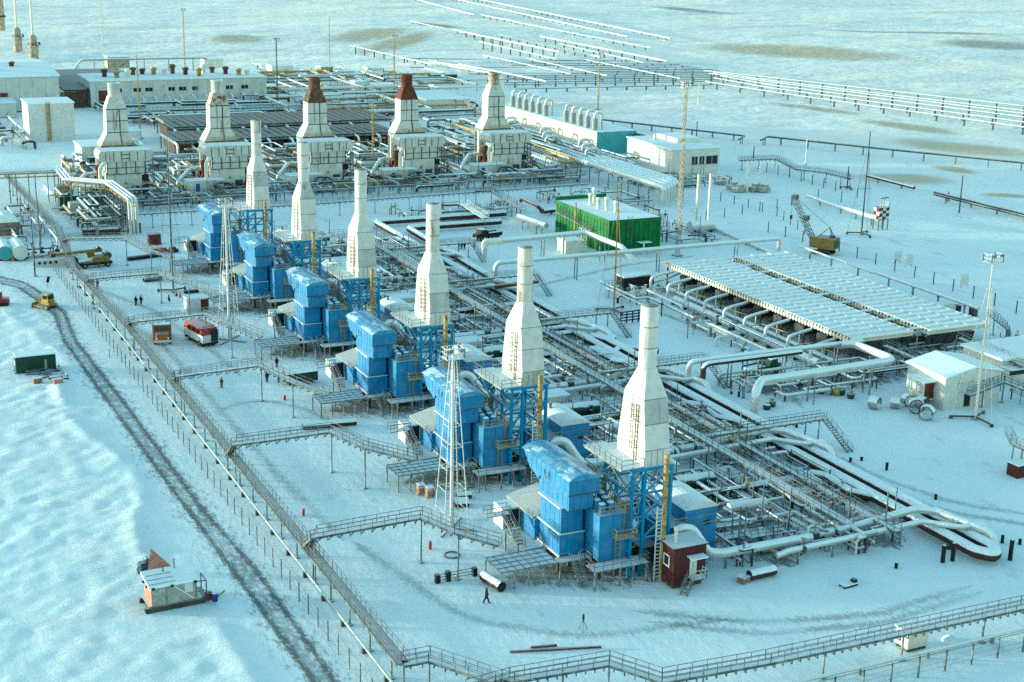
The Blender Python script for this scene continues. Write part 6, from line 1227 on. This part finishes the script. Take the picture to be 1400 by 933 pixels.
# ================================================================ dark air coolers behind the back row
def dark_cooler(label, x0, x1, y0, y1, z, cols):
    t = T('air_cooler', label, 'air cooler', ((x0+x1)/2, (y0+y1)/2, 0), 'dark air cooler halls'); d = (x1-x0)/cols; w = y1-y0
    t.part('frame', B().box(x0, y0, z-1.0, x1, y0+.3, z-.05).box(x0, y1-.3, z-1.0, x1, y1, z-.05).box(x0, y0+.3, z-1.0, x0+.3, y1-.3, z-.05).box(x1-.3, y0+.3, z-1.0, x1, y1-.3, z-.05), M['steel'])
    sm = B().box(.2, 0, -.5, d-.2, w, -.1).box(0, 0, -.1, .3, w, .12).mesh('cooler_section')
    for k in range(cols): t.inst('cooler_section', sm, M['brown'], (x0+k*d, y0, z))
    tb = B()
    for k in range(cols): tb.box(x0+k*d+.1, y0-.3, z-.1, x0+k*d+.4, y0+w, z+.06)
    t.part('snowy_ridges', tb, M['steel'], kind='stuff')
    n = int((x1-x0)/7)
    for k in range(n+1):
        x = x0+.3+(x1-x0-.6)*k/n
        for y in (y0+.4, y1-.4): t.part('column', B().bar((x, y, 0), (x, y, z-1), .3), M['darksteel'])
        t.part('feed_pipe', B().pipe([(x, y0-3.6, .4), (x, y0-3.6, 3.6), (x, y0-2.6, 4.2), (x, y0, 4.4)], .38, .9, 8), M['alu'])
    ub = B()
    for k in range(n): ub.box(x0+1+k*7, y0+1, .6, x0+6.4+k*7, y1-1, 3.4)
    t.part('fan_boxes', ub, M['brown'], kind='stuff'); return t
dark_cooler('front dark brown air cooler hall behind the back row', 98, 170, 441, 461, 5.0, 27)
dark_cooler('rear dark brown air cooler hall behind the back row', 104, 178, 468, 494, 5.4, 27)
walkway('cable_trestle', 'long dark cable bridge crossing in front of the back row', 'cable trestle', [(66, 341, 3.6), (108, 340, 3.6), (187, 343.5, 3.6)], 1.2, [(70+9.2*k, 341, 3.5) for k in range(13)], ticks=1.4, drop=.6)
walkway('cable_trestle', 'thin cable bridge just before the back-row stairs', 'cable trestle', [(60, 362, 2.6), (196, 362, 2.6)], .8, [(64+10*k, 362, 2.6) for k in range(14)], ticks=1.8, drop=.4)
for a, b, lab in (((634, 279), (664, 298), 'white railed catwalk beside the steaming headers'), ((527, 334), (576, 364), 'white railed catwalk right of the third farthest stack')):
    walkway('catwalk', lab, 'catwalk', [P(*a, 3.0), P(*b, 3.0)], 1.6, [P(*a, 3.0), P(*b, 3.0)], m_deck='snow', m_rail='cream', ticks=0)
walkway('catwalk', 'stairway gallery descending before the cable bridge', 'catwalk', [P(650, 262, 3.6), P(672, 261, 3.6), P(716, 287, 3.4)], 1.0, [P(672, 261, 3.6), P(700, 278, 3.4)], ticks=0)
pipeline('overhead_pipe', 'short white pipe steaming left of the green building', 'pipe', [P(709, 296, 2.6), P(747, 309, 2.6)], .7, sup=6)
pipeline('overhead_pipe', 'rusty arched pipe above the steaming header', 'pipe', [P(712, 275, 2.2), P(714, 272, 3.8), P(737, 283, 3.8), P(740, 290, 1.4)], .42, m='rust', bend=1.2, sup=0)
pipeline('ground_pipe', 'thick dark header joining the green building from the left', 'pipe', [P(742, 289, 1.2), P(765, 286, 1.2)], .7, m='darkpipe', sup=4)
# ================================================================ the tall pipe rack at the left
t = T('pipe_rack', 'tall snowy pipe rack turning around the leftmost back-row unit', 'pipe rack', (60, 360, 0))
rk = [(36, 382, 8.2), (41.8, 381.7, 8.2), (55.5, 380.5, 8.2), (55.0, 366, 8.2), (63.6, 358, 8.2), (64.4, 335, 8.2), (64.4, 334.6, .4)]
for k, off in enumerate((-.9, -.1, .8)): t.part('pipe', B().pipe([(x+off, y+off*.4, z+.1*k) for x, y, z in rk], .34, 1.2, 8), M['pipew'])
rv = [V3(p) for p in rk[:-1]]
for a, b in zip(rv, rv[1:]):
    n = max(1, round((b-a).length/4.5)); t.part('truss', B().bar(a-Vector((0,0,.7)), b-Vector((0,0,.7)), .9, .25).bar(a-Vector((0,0,1.6)), b-Vector((0,0,1.6)), .3), M['ochre'])
    for k in range(n):
        p = a.lerp(b, (k+.5)/n)
        for e in (-.8, .8): t.part('leg', B().bar((p.x+e, p.y, 0), (p.x+e, p.y, 7.6), .22), M['rail'])
for px, py in ((184, 326), (190, 322), (178, 322), (186, 316)): a = P(px, py); t.part('leg', B().bar((a[0], a[1], 0), (a[0], a[1], 8), .18), M['white'])
for k, (px, py, w, d, h, m, lab) in enumerate([(95, 285, 5, 4, 3, 'dkgreen', 'dark green pump skid under the left pipe rack'), (112, 292, 6, 3, 2.5, 'concrete', 'grey pump house under the left pipe rack'), (135, 288, 4, 3, 3.2, 'darksteel', 'dark pump frame under the left pipe rack'), (152, 295, 5, 3, 2.0, 'pipe', 'low snowy pump skid under the left pipe rack'), (88, 268, 4, 3, 2.4, 'ochre', 'ochre manifold block beneath the pipe rack corner'), (125, 270, 5, 3, 2.8, 'dkgreen', 'green equipment house behind the pipe rack')]):
    x, y, _ = P(px, py); t = T('pump_skid', lab, 'skid', (x, y, 0)); t.part('housing', B().obox((x, y, .4), w, d, h), M[m]); t.part('base', B().obox((x, y, 0), w+.6, d+.6, .4), M['darksteel']); t.part('pipe', B().pipe([(x-w/2-2, y-d/2-.6, .8), (x, y-d/2-.6, .8), (x+w/2, y-d/2-.6, 1.8), (x+w/2+2, y-d/2-.6, 1.8)], .25, .6, 8), M['pipew']); t.part('stack', B().tube([(x+w*.2, y, h+.4), (x+w*.2, y, h+1.8)], .2, 8), M['steel'])
one('snow_plank', B().obox(P(70, 262, 0), 1.6, 13, .7, .02), M['snow'], 'long snow-covered beam lying right of the trestle top', 'beam')
# left edge tanks and shed
x, y, _ = P(-14, 326); t = T('shed', 'grey shed with rounded snowy roof at the left edge', 'shed', (x+4, y, 0)); t.part('wall', B().box(x, y, 0, x+6.4, y+7, 3.4), M['wood']); t.part('roof', arch_roof(B(), x, x+6.4, y, y+7, 3.4, 1.8), M['snow'])
for px, lab, m in ((8, 'left horizontal tank with teal end at the left edge', 'teal'), (29, 'grey-ended horizontal tank near the slim dark poles', 'concrete')):
    x, y, _ = P(px, 358); t = T('tank', lab, 'tank', (x, y, 0)); t.part('vessel', B().tube([(x, y, 1.9), (x, y+9, 1.9)], 1.55, 16), M['pipew']); t.part('end_plate', B().cone((x, y-.02, 1.9), 1.45, (x, y-.06, 1.9), 1.4, 16), M[m])
    for d in (1, 7): t.part('saddle', B().box(x-1.2, y+d, 0, x+1.2, y+d+.5, .9), M['darksteel'])
x, y, _ = P(60, 352); t = T('valve_cluster', 'dark valve row behind the slim poles at the left', 'valves', (x, y, 0))
for k in range(7): t.part('valve', B().lathe((x-5+k*1.6, y+random.uniform(-1, 1), 0), [(.3, 0), (.3, .6), (.55, .8), (.55, 1.2), (.15, 1.4), (.12, 2.0), (.4, 2.05), (.4, 2.15)], 8), M['black' if k % 2 else 'darksteel'])
t.part('pipe', B().tube([(x-8, y, .6), (x+8, y, .6)], .35, 8), M['pipew'])
x, y, _ = P(62, 398); t = T('pipe_cradle', 'white frame with small dark pipe ends left of the crane truck', 'rack', P(62, 354)); x, y, _ = P(62, 356); t.part('frame', B().box(x-3, y-6, 0, x+4.4, y-5.6, 1.5), M['white'])
for k in range(4): t.part('pipe_end', B().cone((x-2+k*1.1, y-6.05, .8), .35, (x-2+k*1.1, y-6.0, .8), .35, 10), M['rust'])
# ================================================================ background buildings
def building(name, label, x0, y0, x1, y1, h, m, roof='snow', cat='building', wins=(), winz=(.4, .6), over=.3, panel=0):
    t = T(name, label, cat, ((x0+x1)/2, (y0+y1)/2, 0))
    w = t.part('wall', B().box(x0, y0, 0, x1, y1, h), M[m])
    t.part('roof', B().box(x0-over, y0-over, h, x1+over, y1+over, h+.35), M[roof])
    for a, b in wins: q = t.part('window', B().box(x0+(x1-x0)*a, y0-.08, h*winz[0], x0+(x1-x0)*b, y0-.02, h*winz[1]), M['glass']); t.part('frame', B().box(x0+(x1-x0)*a-.1, y0-.12, h*winz[0]-.15, x0+(x1-x0)*b+.1, y0-.02, h*winz[0]).box(x0+(x1-x0)*(a+b)/2-.06, y0-.12, h*winz[0], x0+(x1-x0)*(a+b)/2+.06, y0-.03, h*winz[1]), M['concrete'], q)
    for k in range(panel): t.part('pilaster', B().box(x0+(x1-x0)*(k+.5)/panel-.12, y0-.14, 0, x0+(x1-x0)*(k+.5)/panel+.12, y0-.02, h-.1), M['concrete'])
    return t
t = T('compressor_hall', 'large pale hall with sloping snowy roof at the far left', 'building', (60, 590, 0)); t.part('wall', B().box(28, 561, 0, 83.5, 625, 12.2), M['concrete'])
t.part('roof', B().hexa([(27.5,560.5,12.2),(84,560.5,12.2),(84,625.5,12.2),(27.5,625.5,12.2),(27.5,560.5,12.7),(84,560.5,12.7),(84,592,14.6),(27.5,592,14.6)]).hexa([(27.5,592,12.2),(84,592,12.2),(84,625.5,12.2),(27.5,625.5,12.2),(27.5,592,14.6),(84,592,14.6),(84,625.5,12.7),(27.5,625.5,12.7)]), M['snow'])
for k in range(12): t.part('wall_panel', B().box(28.2+k*4.6, 560.85, 1, 32.6+k*4.6, 561, 12), M['concrete'])
for px in (3, 8): a = PY(px, 132, 560.8); t.part('door', B().box(a[0]-.7, 560.7, a[2]-1.4, a[0]+.7, 560.84, a[2]+1.2), M['rust'])
for x, y in ((62, 575), (70, 583), (56, 600)): t.part('roof_vent', B().lathe((x, y, 13.4), [(.9, 0), (.9, 1.6), (1.2, 1.6), (1.2, 2.2), (0, 2.6)], 8), M['rust'])
t.part('annex', B().box(28, 545, 0, 66, 560.4, 5.0), M['concrete']); t.part('annex_roof', B().box(27.6, 544.6, 5.0, 66.4, 560.5, 5.3), M['snow'])
t = building('shop_building', 'long white workshop with small windows and bent vent pipes behind the back row', 95.5, 566, 163, 592, 9.4, 'concrete', wins=[(.14, .17), (.235, .275), (.30, .34), (.43, .465), (.49, .535), (.565, .60), (.70, .73), (.76, .80), (.85, .89)], winz=(.55, .70), panel=16)
t.part('door', B().box(98.4, 565.85, 2.0, 101.8, 565.97, 6.0), M['rust'])
for k in range(12): x = 104+k*4.9; t.part('vent_pipe', B().pipe([(x, 565.8, 3.6), (x, 565.0, 3.6), (x+.8, 563.6, 2.8), (x+.8, 563.6, 0)], .3, .6, 6), M['alu'])
for k in range(15): x = 103+k*3.9; y = 572+random.uniform(0, 14); h = random.uniform(1.6, 3.6); t.part('roof_fan', B().lathe((x, y, 9.7), [(.9, 0), (.9, h*.6), (1.3, h*.7), (1.3, h), (0, h+.3)], 8), M[('rust', 'ochre', 'cream', 'dirtycap')[k % 4]])
building('white_tower', 'white windowless block building with brown ladder left of the back row', 62, 483, 76, 497, 12.0, 'white').part('ladder', B().ladder((68, 482.7, .3), (68, 482.7, 12.8), 1.0, .22), M['ochre'])
building('office_cabin', 'low white office with a row of dark windows before the white block', 68.8, 428, 86, 440, 6.2, 'white', wins=[(.12, .2), (.22, .3), (.32, .40), (.42, .5), (.56, .64), (.66, .74), (.78, .88)], winz=(.28, .48))
building('flat_shed', 'small snowy flat shed beyond the leftmost bottle stack', 86, 470, 94, 478, 4.2, 'white')
# hall with U-tubes
t = T('gas_treatment_hall', 'long cream hall with turquoise end wall and U-shaped roof pipes', 'building', (230, 436, 0)); t.part('wall', B().box(223.5, 406, 0, 237.6, 482, 6.9), M['cream']); t.part('end_wall', B().box(223.4, 405.8, 0, 237.7, 405.98, 7.2), M['teal']); t.part('roof', B().box(223.2, 405.9, 6.9, 237.9, 482.3, 7.3), M['snow'])
ut = B(); ut.pipe([(-1.25, 0, 0), (-1.25, 0, 5.4), (1.25, 0, 5.4), (1.25, 0, 0)], .42, 1.2, 10, 6); utm = ut.mesh('u_pipe'); uc = B().lathe((-1.25, 0, 0), [(.95, 0), (.95, 3.4), (.5, 3.8)], 10).mesh('filter_body')
for k in range(5): y = 411+k*5.0; o = t.inst('u_pipe', utm, M['pipew'], (226.5, y, 7.3)); t.inst('filter_body', uc, M['dirtycap' if k < 0 else 'foil'], (226.5, y, 7.3))
for k in range(6): y = 446+k*5.2; o = t.inst('u_pipe', utm, M['pipew'], (226.5, y, 7.3)); t.inst('filter_body', uc, M['foil'], (226.5, y, 7.3))
t.part('black_duct', B().pipe([(234, 404, 0), (234, 404, 4.5), (236, 404.6, 6.4), (240, 404.6, 5.6)], .35, 1.0, 8), M['black'])
t = building('white_office', 'white two-storey office with three window groups right of the cream hall', 224.2, 362.0, 240.5, 388, 8.0, 'white', wins=[(.42, .54), (.58, .68), (.72, .96)], winz=(.42, .72)); t.part('roof_unit', B().box(232, 372, 8.3, 240, 384, 9.6), M['cream']); t.part('roof_unit', B().lathe((229, 380, 8.3), [(.5, 0), (.5, 1.6), (0, 1.8)], 8), M['cream'])
t = T('pipe_bundle', 'bank of five thick bright pipes ending in downward elbows behind the green building', 'pipes', (204, 340, 0))
for k in range(5): x = 198.6+k*2.1; t.part('pipe', B().pipe([(x, 372, 5.0+.05*k), (x, 325.5+k*2.0, 5.0+.05*k), (x, 323.5+k*2, 5.0), (x, 323.5+k*2, .8)], .75, 1.8, 10), M['pipew'])
for k in range(8): t.part('frame', B().bar((197.6, 330+k*5.5, 4.1), (208.6, 330+k*5.5, 4.1), .3).bar((197.8, 330+k*5.5, 0), (197.8, 330+k*5.5, 4.1), .25).bar((208.4, 330+k*5.5, 0), (208.4, 330+k*5.5, 4.1), .25), M['steel'])
t = T('pipe_bundle', 'tangle of parallel bright pipes along the cream hall', 'pipes', (212, 420, 0))
for k, (x, r, m) in enumerate([(197, .5, 'pipew'), (199.4, .7, 'pipew'), (202, .4, 'ochre'), (204.4, .7, 'pipew'), (207, .5, 'pipe'), (210, .8, 'pipew'), (213.4, .6, 'pipew'), (216.6, .5, 'pipe'), (219.6, .6, 'pipew')]): t.part('pipe', B().pipe([(x, 377+k*1.5, 2.0), (x, 440, 2.0+.2*(k % 3)), (x, 486-k*3, 2.2)], r, 1, 8), M[m])
for k in range(9): t.part('bend', B().pipe([(210+.9*(k % 3)*4, 388+k*9, 2.6), (210+.9*(k % 3)*4, 388+k*9, 5.0), (214+.9*(k % 3)*4, 389+k*9, 5.0), (217+.9*(k % 3)*2.4, 389+k*9, 2.4)], .45, 1.2, 8), M['pipew'])
for k in range(13): t.part('rack', B().bar((196, 380+k*8.2, 1.3), (221, 380+k*8.2, 1.3), .3).bar((196.4, 380+k*8.2, 0), (196.4, 380+k*8.2, 1.3), .3).bar((220.6, 380+k*8.2, 0), (220.6, 380+k*8.2, 1.3), .3), M['ochre' if k % 2 else 'steel'])
t = building('white_tent', 'low white vaulted shed far right of the rust-capped stack', 212, 520, 230, 548, 4.2, 'cream')
# far clutter behind the workshop and the dark coolers
CL = [(383, 102, 10, 8, 4.2, 'cream', 'far cream box building by the dark pole'), (445, 100, 6, 5, 3.0, 'ochre', 'far ochre shed left of the thin far mast'), (470, 105, 8, 5, 2.6, 'concrete', 'far grey shed near the rust-capped stack'), (510, 103, 7, 6, 3.4, 'white', 'far white box among the yellowish pipes'), (525, 126, 9, 7, 3.2, 'cream', 'cream shed left of the dark far pole'), (420, 115, 9, 6, 2.6, 'pipe', 'snowy far tank row behind the third bottle stack'), (365, 128, 8, 6, 3.0, 'ochre', 'yellowish far equipment left of the third bottle stack'), (490, 128, 5, 5, 5.0, 'white', 'far pair of white vessels behind the dark coolers'), (605, 108, 12, 6, 2.2, 'dkgreen', 'long low dark shed right of the rust-capped stack'), (340, 112, 8, 7, 4.5, 'white', 'far white shed at the workshop corner'), (290, 92, 9, 7, 4.0, 'cream', 'far cream tank house behind the workshop roof'), (160, 92, 10, 9, 5.0, 'greycap', 'round ochre-grey tank behind the workshop roof'), (430, 105, 5, 4, 2.4, 'rust', 'tiny far rusty shed')]
for px, py, w, d, h, m, lab in CL:
    x, y, _ = P(px, py); building('far_shed', lab, x-w/2, y-d/2, x+w/2, y+d/2, h, m, cat='shed')
t = T('far_pipework', 'yellowish far tangle of pipes and stands behind the third and fourth bottle stacks', 'piping', P(470, 112))
for k in range(26):
    a = P(random.uniform(352, 560), random.uniform(98, 128)); L = random.uniform(5, 26); dr = random.random() < .6
    t.part('pipe', B().tube([(a[0], a[1], 1.3), (a[0]+(0 if dr else L), a[1]+(L if dr else 0), 1.3)], random.uniform(.25, .6), 6), M[random.choice(['pipew', 'ochre', 'pipew', 'cream', 'pipe'])]); t.part('stand', B().bar((a[0], a[1], 0), (a[0], a[1], random.uniform(1.2, 4)), .35), M[random.choice(['ochre', 'darksteel', 'dkgreen'])])
dark_t = T('air_cooler', 'dark slanted cooler between the far hall and the workshop', 'air cooler', (90, 600, 0)); dark_t.part('deck', B().hexa([(86,566,6),(94,566,6),(120,640,6),(86,640,6),(86,566,6.6),(94,566,6.6),(120,640,6.6),(86,640,6.6)]), M['brown']); dark_t.part('column', B().box(86.5,567,0,87,568,6), M['darksteel']); dark_t.part('column', B().box(93,567,0,93.5,568,6), M['darksteel']); dark_t.part('side_screen', B().box(86.2, 566.2, .5, 93.8, 566.5, 5.9), M['brown'])
pipeline('far_trestle', 'thin pipe trestle arching behind the workshop roof', 'pipe trestle', [P(100, 96, 1), P(111, 82, 5), P(280, 79, 5), P(290, 88, 1)], .5, m='pipe', sup=10, bend=4)
walkway('far_trestle', 'low pipe trestle between workshop and dark coolers', 'pipe trestle', [(98, 520, 4.2), (172, 516, 4.2)], 1.4, [(102+9*k, 519.5, 4.1) for k in range(8)], ticks=0)
# chimneys and masts at the far left
for px, py, lab in ((25, 70, 'left of two slim far flare chimneys with thick bases'), (47, 82, 'right of two slim far flare chimneys with thick bases')):
    x, y, _ = P(px, py); t = T('flare_chimney', lab, 'chimney', (x, y, 0), 'far flare chimneys'); t.part('base_drum', B().lathe((x, y, 0), [(2.2, 0), (2.2, 6), (2.6, 6.2), (2.6, 7), (1.8, 7.4), (1.8, 11), (.7, 12)], 12), M['greycap']); t.part('pipe', B().tube([(x, y, 12), (x, y, 44)], .55, 8), M['cream']); t.part('gallery', B().rail([(x-2.8, y-2.8, 7), (x+2.8, y-2.8, 7), (x+2.8, y+2.8, 7)], 1.4, .2, 2), M['darksteel'])
x, y, _ = P(3, 45); t = T('flare_chimney', 'thick ochre chimney cut by the top left corner', 'chimney', (x, y, 0)); t.part('shaft', B().lathe((x, y, 0), [(1.9, 0), (1.9, 30)], 10), M['greycap']); t.part('collar', B().lathe((x, y, 9), [(2.6, 0), (2.6, 1)], 10), M['rust'])
for px, py, ty, st, m, pl, lab in ((142, 95, -30, 'lattice', 'cream', False, 'tall pale lattice mast crossing the top edge'), (253, 92, 12, 'lattice', 'ochre', True, 'far lattice light mast behind the workshop'), (379.5, 143, 52, 'lattice', 'darksteel', True, 'dark lattice light mast left of the middle bottle stack'), (451, 100, 22, 'thin', 'ochre', False, 'thin far mast beyond the pipe tangle'), (539, 128, 48, 'lattice', 'ochre', True, 'ochre light mast left of the rust-capped stack'), (510, 232, 140, 'lattice', 'ochre', False, 'narrow ochre lattice pole between the middle bottle stacks'), (192, 190, 76, 'lattice', 'ochre', False, 'ochre lattice pole beside the leftmost bottle stack'), (817.5, 150, 72, 'lattice', 'ochre', True, 'ochre light mast right of the U-pipe hall'), (232, 262, 188, 'lattice', 'cream', False, 'pale pole left of the second bottle stack'), (1296, 275, 262, 'thin', 'darksteel', False, 'short dark far pole on the right field'), (1311, 293, 240, 'thin', 'darksteel', False, 'slim pole beside the dark double pipe'), (954, 145, 114, 'thin', 'cream', False, 'thin pale pole left on the far snow'), (1101, 225, 189, 'thin', 'cream', False, 'thin pale pole before the long dark trestle'), (952, 190, 166, 'thin', 'rust', False, 'rusty marker pole beyond the white office'), (1030, 216, 200, 'thin', 'rust', False, 'rusty marker pole at the far trestle end'), (1158, 258, 228, 'cross', 'darksteel', False, 'slim stayed pole left of the guyed mast')):
    guyed_mast(lab, P(px, py), up(px, py, ty) if ty > 0 else 42, st, plat=pl, m=m, group='poles and masts', spread=1.8)
# ================================================================ pipelines over the tundra
LN = [((557, -4), (648, 20), .75, 'farthest bright pipeline starting at the top edge'), ((600, -6), (858, 50), .8, 'second far bright pipeline from the top edge'), ((628, -6), (917, 53), .8, 'longest far bright pipeline running to the upper right'), ((657, 20), (792, 46), .7, 'short bright pipeline under the longest far one'),
      ((620, 45), (765, 76), .75, 'left bright pipeline of the middle group'), ((681, 49), (822, 80), .75, 'centre bright pipeline of the middle group'), ((739, 52), (912, 86), .85, 'right bright pipeline of the middle group'),
      ((547, 81), (676, 103), .8, 'bright pipeline right of the ochre far mast'), ((587, 88), (672, 100), .7, 'second bright pipeline right of the ochre far mast'), ((628, 92), (747, 116), .7, 'bright pipeline ending near the U-pipe hall'), ((595, 102), (640, 115), .7, 'shortest bright pipeline behind the rust-capped stack'),
      ((345, 82), (420, 100), .6, 'far bright pipe left behind the middle bottle stack'), ((655, 60), (760, 84), .45, 'thin bright pipeline inside the middle group'), ((765, 62), (880, 88), .45, 'thin bright pipeline right inside the middle group'), ((700, 30), (890, 66), .45, 'thin bright pipeline between the far and middle groups'), ((560, 30), (690, 58), .4, 'thin pipeline left between the far and middle groups'), ((660, 78), (780, 104), .45, 'thin bright pipeline below the middle group'), ((720, 84), (830, 108), .4, 'thin bright pipeline low right of the middle group'), ((800, 84), (930, 110), .4, 'thin bright pipeline nearest the pipe corner'), ((480, 66), (590, 92), .4, 'thin pipeline left of the middle group'), ((380, 98), (425, 113), .7, 'bright pipe touching the middle bottle stack'), ((450, 92), (535, 120), .6, 'far bright pipe left of the ochre mast')]
for a, b, r, lab in LN:
    A, Bp = V3(P(*a, 1.6)), V3(P(*b, 1.6)); X = (A.x+Bp.x)/2; ga = float(ground_h(np.array([X]), np.array([A.y]))[0]); gb_ = float(ground_h(np.array([X]), np.array([Bp.y]))[0]); zz = max(ga, gb_)+1.4
    pts = [(A.x, A.y, zz), (Bp.x, Bp.y, zz)]
    pipeline('far_pipeline', lab, 'pipeline', pts, r*.6, m='pipew', sup=13, group='bright pipelines on the tundra', n=8, supw=.5, m_sup='darksteel', yoke=False)
for k, (y0, y1, x0, x1) in enumerate([(80, 84, 560, 912), (86, 88, 700, 930), (92, 93, 560, 960), (98, 97, 700, 985), (104, 101, 690, 985), (110, 106, 600, 985), (116, 111, 690, 985), (122, 116, 705, 975), (101, 99, 640, 985), (113, 108.5, 690, 985), (107, 103.5, 690, 985), (95, 95, 690, 975), (89, 90.5, 700, 945)]):
    A, Bp = P(x0, y0, 1.6), P(x1, y1, 1.6)
    pipeline('far_pipeline', 'dark thin cross pipeline on the far snow, number %s in the bundle' % ['one', 'two', 'three', 'four', 'five', 'six', 'seven', 'eight', 'nine', 'ten', 'eleven', 'twelve', 'thirteen'][k], 'pipeline', [A, Bp], .22, m='darkpipe', sup=9, group='dark cross pipelines', n=6, supw=.5, m_sup='darksteel')
for k, (a, b, c) in enumerate([((962, 97), (1050, 106), (1420, 147.5)), ((970, 100.5), (1050, 112), (1420, 158)), ((976, 107), (1056, 121), (1420, 170)), ((975, 99), (1050, 110), (1420, 154)), ((985, 104), (1050, 116), (1420, 163)), ((965, 112), (1062, 127), (1420, 177))]):
    pipeline('far_pipeline', 'pale pipeline on trestles running to the right edge, %s of six' % ['topmost', 'third', 'fifth', 'second', 'fourth', 'lowest'][k], 'pipeline', [P(*a, 2.6), P(*b, 2.6), P(*c, 2.6)], .28, m='pipe', sup=12, group='pipelines to the right edge', n=8, supw=.4, m_sup='darksteel')
pipeline('far_trestle', 'long dark pipe trestle crossing the right field', 'pipe trestle', [P(1040, 192, 2.4), P(1050, 187, 2.6), P(1200, 203, 2.6), P(1420, 225, 2.6)], .32, m='darksteel', sup=9, n=8, supw=.35)
pipeline('far_trestle', 'dark pipe trestle behind the white office', 'pipe trestle', [P(825, 164, 2.4), P(1018, 186, 2.4), P(1010, 191, 2.4)], .3, m='darksteel', sup=8, n=8, supw=.35)
for k, d in enumerate((0, 3)): pipeline('far_trestle', 'dark double pipe at the right edge, %s one' % ['upper', 'lower'][k], 'pipe trestle', [P(1277, 263+d, 1.6), P(1420, 298+d, 1.6)], .3, m='darksteel', sup=9, n=8, supw=.35)
pipeline('far_trestle', 'dark ground pipe behind the guyed mast', 'pipe trestle', [P(1185, 240, 1.0), P(1250, 257, 1.0)], .45, m='darkpipe', sup=9, n=8)
walkway('far_trestle', 'grey pipe rack right of the white office', 'pipe trestle', [P(1010, 219, 3.4), P(1062, 217, 3.4), P(1090, 231, 3.0), P(1130, 236, 3.0), P(1165, 244, 3.0)], 1.2, [P(x, y, 3.0) for x, y in ((1015, 219), (1038, 218), (1060, 217.5), (1080, 226), (1100, 232), (1130, 236), (1150, 241))], ticks=1.5, m_rail='darksteel')

DK = ('darkpipe', 'ochre', 'pipew', 'cream', 'steel', 'pipew')
for i in range(5):
    X = BX0+BS*i
    clutter('dense yellowish pipework behind the %s back-row unit' % BORD[i], X-11, X+15, 398, 434, 34, 500+i, mats=DK, zmax=4.5, rs=(.2, .55))
    clutter('pipes, hoses and stages in front of the %s back-row unit' % BORD[i], X-12, X+14, 364, 379, 26, 600+i, mats=('darkpipe', 'darksteel', 'pipew', 'ochre', 'steel'), zmax=3.0, rs=(.15, .4))
clutter('dense pipework between the rightmost back-row unit and the cream hall', 190, 221, 376, 470, 46, 700, mats=DK, zmax=4.0, rs=(.25, .6))
clutter('far pipe tangle behind the dark coolers', 150, 235, 500, 560, 46, 701, mats=DK, zmax=4.0, rs=(.3, .6))
clutter('far pipe tangle around the far sheds', 150, 260, 565, 640, 44, 702, mats=DK, zmax=4.0, rs=(.3, .6))
clutter('dark pipework at the foot of the white workshop', 96, 170, 500, 560, 40, 703, mats=('dkgreen', 'darksteel', 'darkpipe', 'pipew'), zmax=3.5, rs=(.3, .6))
clutter('dark clutter between the white block and the far hall', 40, 62, 470, 540, 26, 704, mats=('darksteel', 'darkpipe', 'steel', 'pipew'), zmax=3, rs=(.3, .6))
clutter('dark pipework under the tall left pipe rack', 54, 66, 336, 380, 34, 705, mats=('darkpipe', 'dkgreen', 'ochre', 'steel', 'pipew'), zmax=4, rs=(.15, .4))
clutter('pipes left of the trestle top near the tanks', 30, 46, 322, 372, 20, 706)
clutter('pipes along the front of the white office', 208, 240, 345, 361, 24, 707, mats=DK)
# ================================================================ steam and frosty air
def steam(label, px, py, rx, ry, rz_, dens):
    x, y, _ = P(px, py); o = bpy.data.objects.new('steam', B().lathe((0, 0, 0), [(.3*rx, 0), (rx, rz_*.3), (rx*.9, rz_*.7), (rx*.4, rz_), (0, rz_*1.05)], 12).mesh('steam')); COL.objects.link(o); o.location = (x, y, .3); o.scale = (1, ry/rx, 1)
    m = bpy.data.materials.new('steam'); m.use_nodes = True; nt = m.node_tree; nt.nodes.clear(); out = nt.nodes.new('ShaderNodeOutputMaterial'); v = nt.nodes.new('ShaderNodeVolumePrincipled'); nt.links.new(v.outputs[0], out.inputs['Volume'])
    tc = nt.nodes.new('ShaderNodeTexCoord'); g = nt.nodes.new('ShaderNodeNewGeometry'); n = _noise(nt, .35, 4, g.outputs['Position'], .6)
    sp = nt.nodes.new('ShaderNodeVectorMath'); sp.operation = 'DISTANCE'; nt.links.new(_map(nt, tc.outputs['Generated'], (1, 1, 1)), sp.inputs[0]); sp.inputs[1].default_value = (.5, .5, .5)
    d = _math(nt, 'MULTIPLY', _range(nt, n, .40, .65), _range(nt, sp.outputs['Value'], .12, .48, 1, 0)); nt.links.new(_math(nt, 'MULTIPLY', d, dens), v.inputs['Density']); v.inputs['Color'].default_value = (.95, .97, 1, 1); v.inputs['Anisotropy'].default_value = .2
    o.data.materials.append(m); o['kind'] = 'stuff'; o['label'] = label; return o
steam('white steam drifting over the headers left of the green building', 716, 322, 7, 5, 5, .22)
steam('white steam beside the far left chimneys', 8, 72, 9, 7, 12, .10)
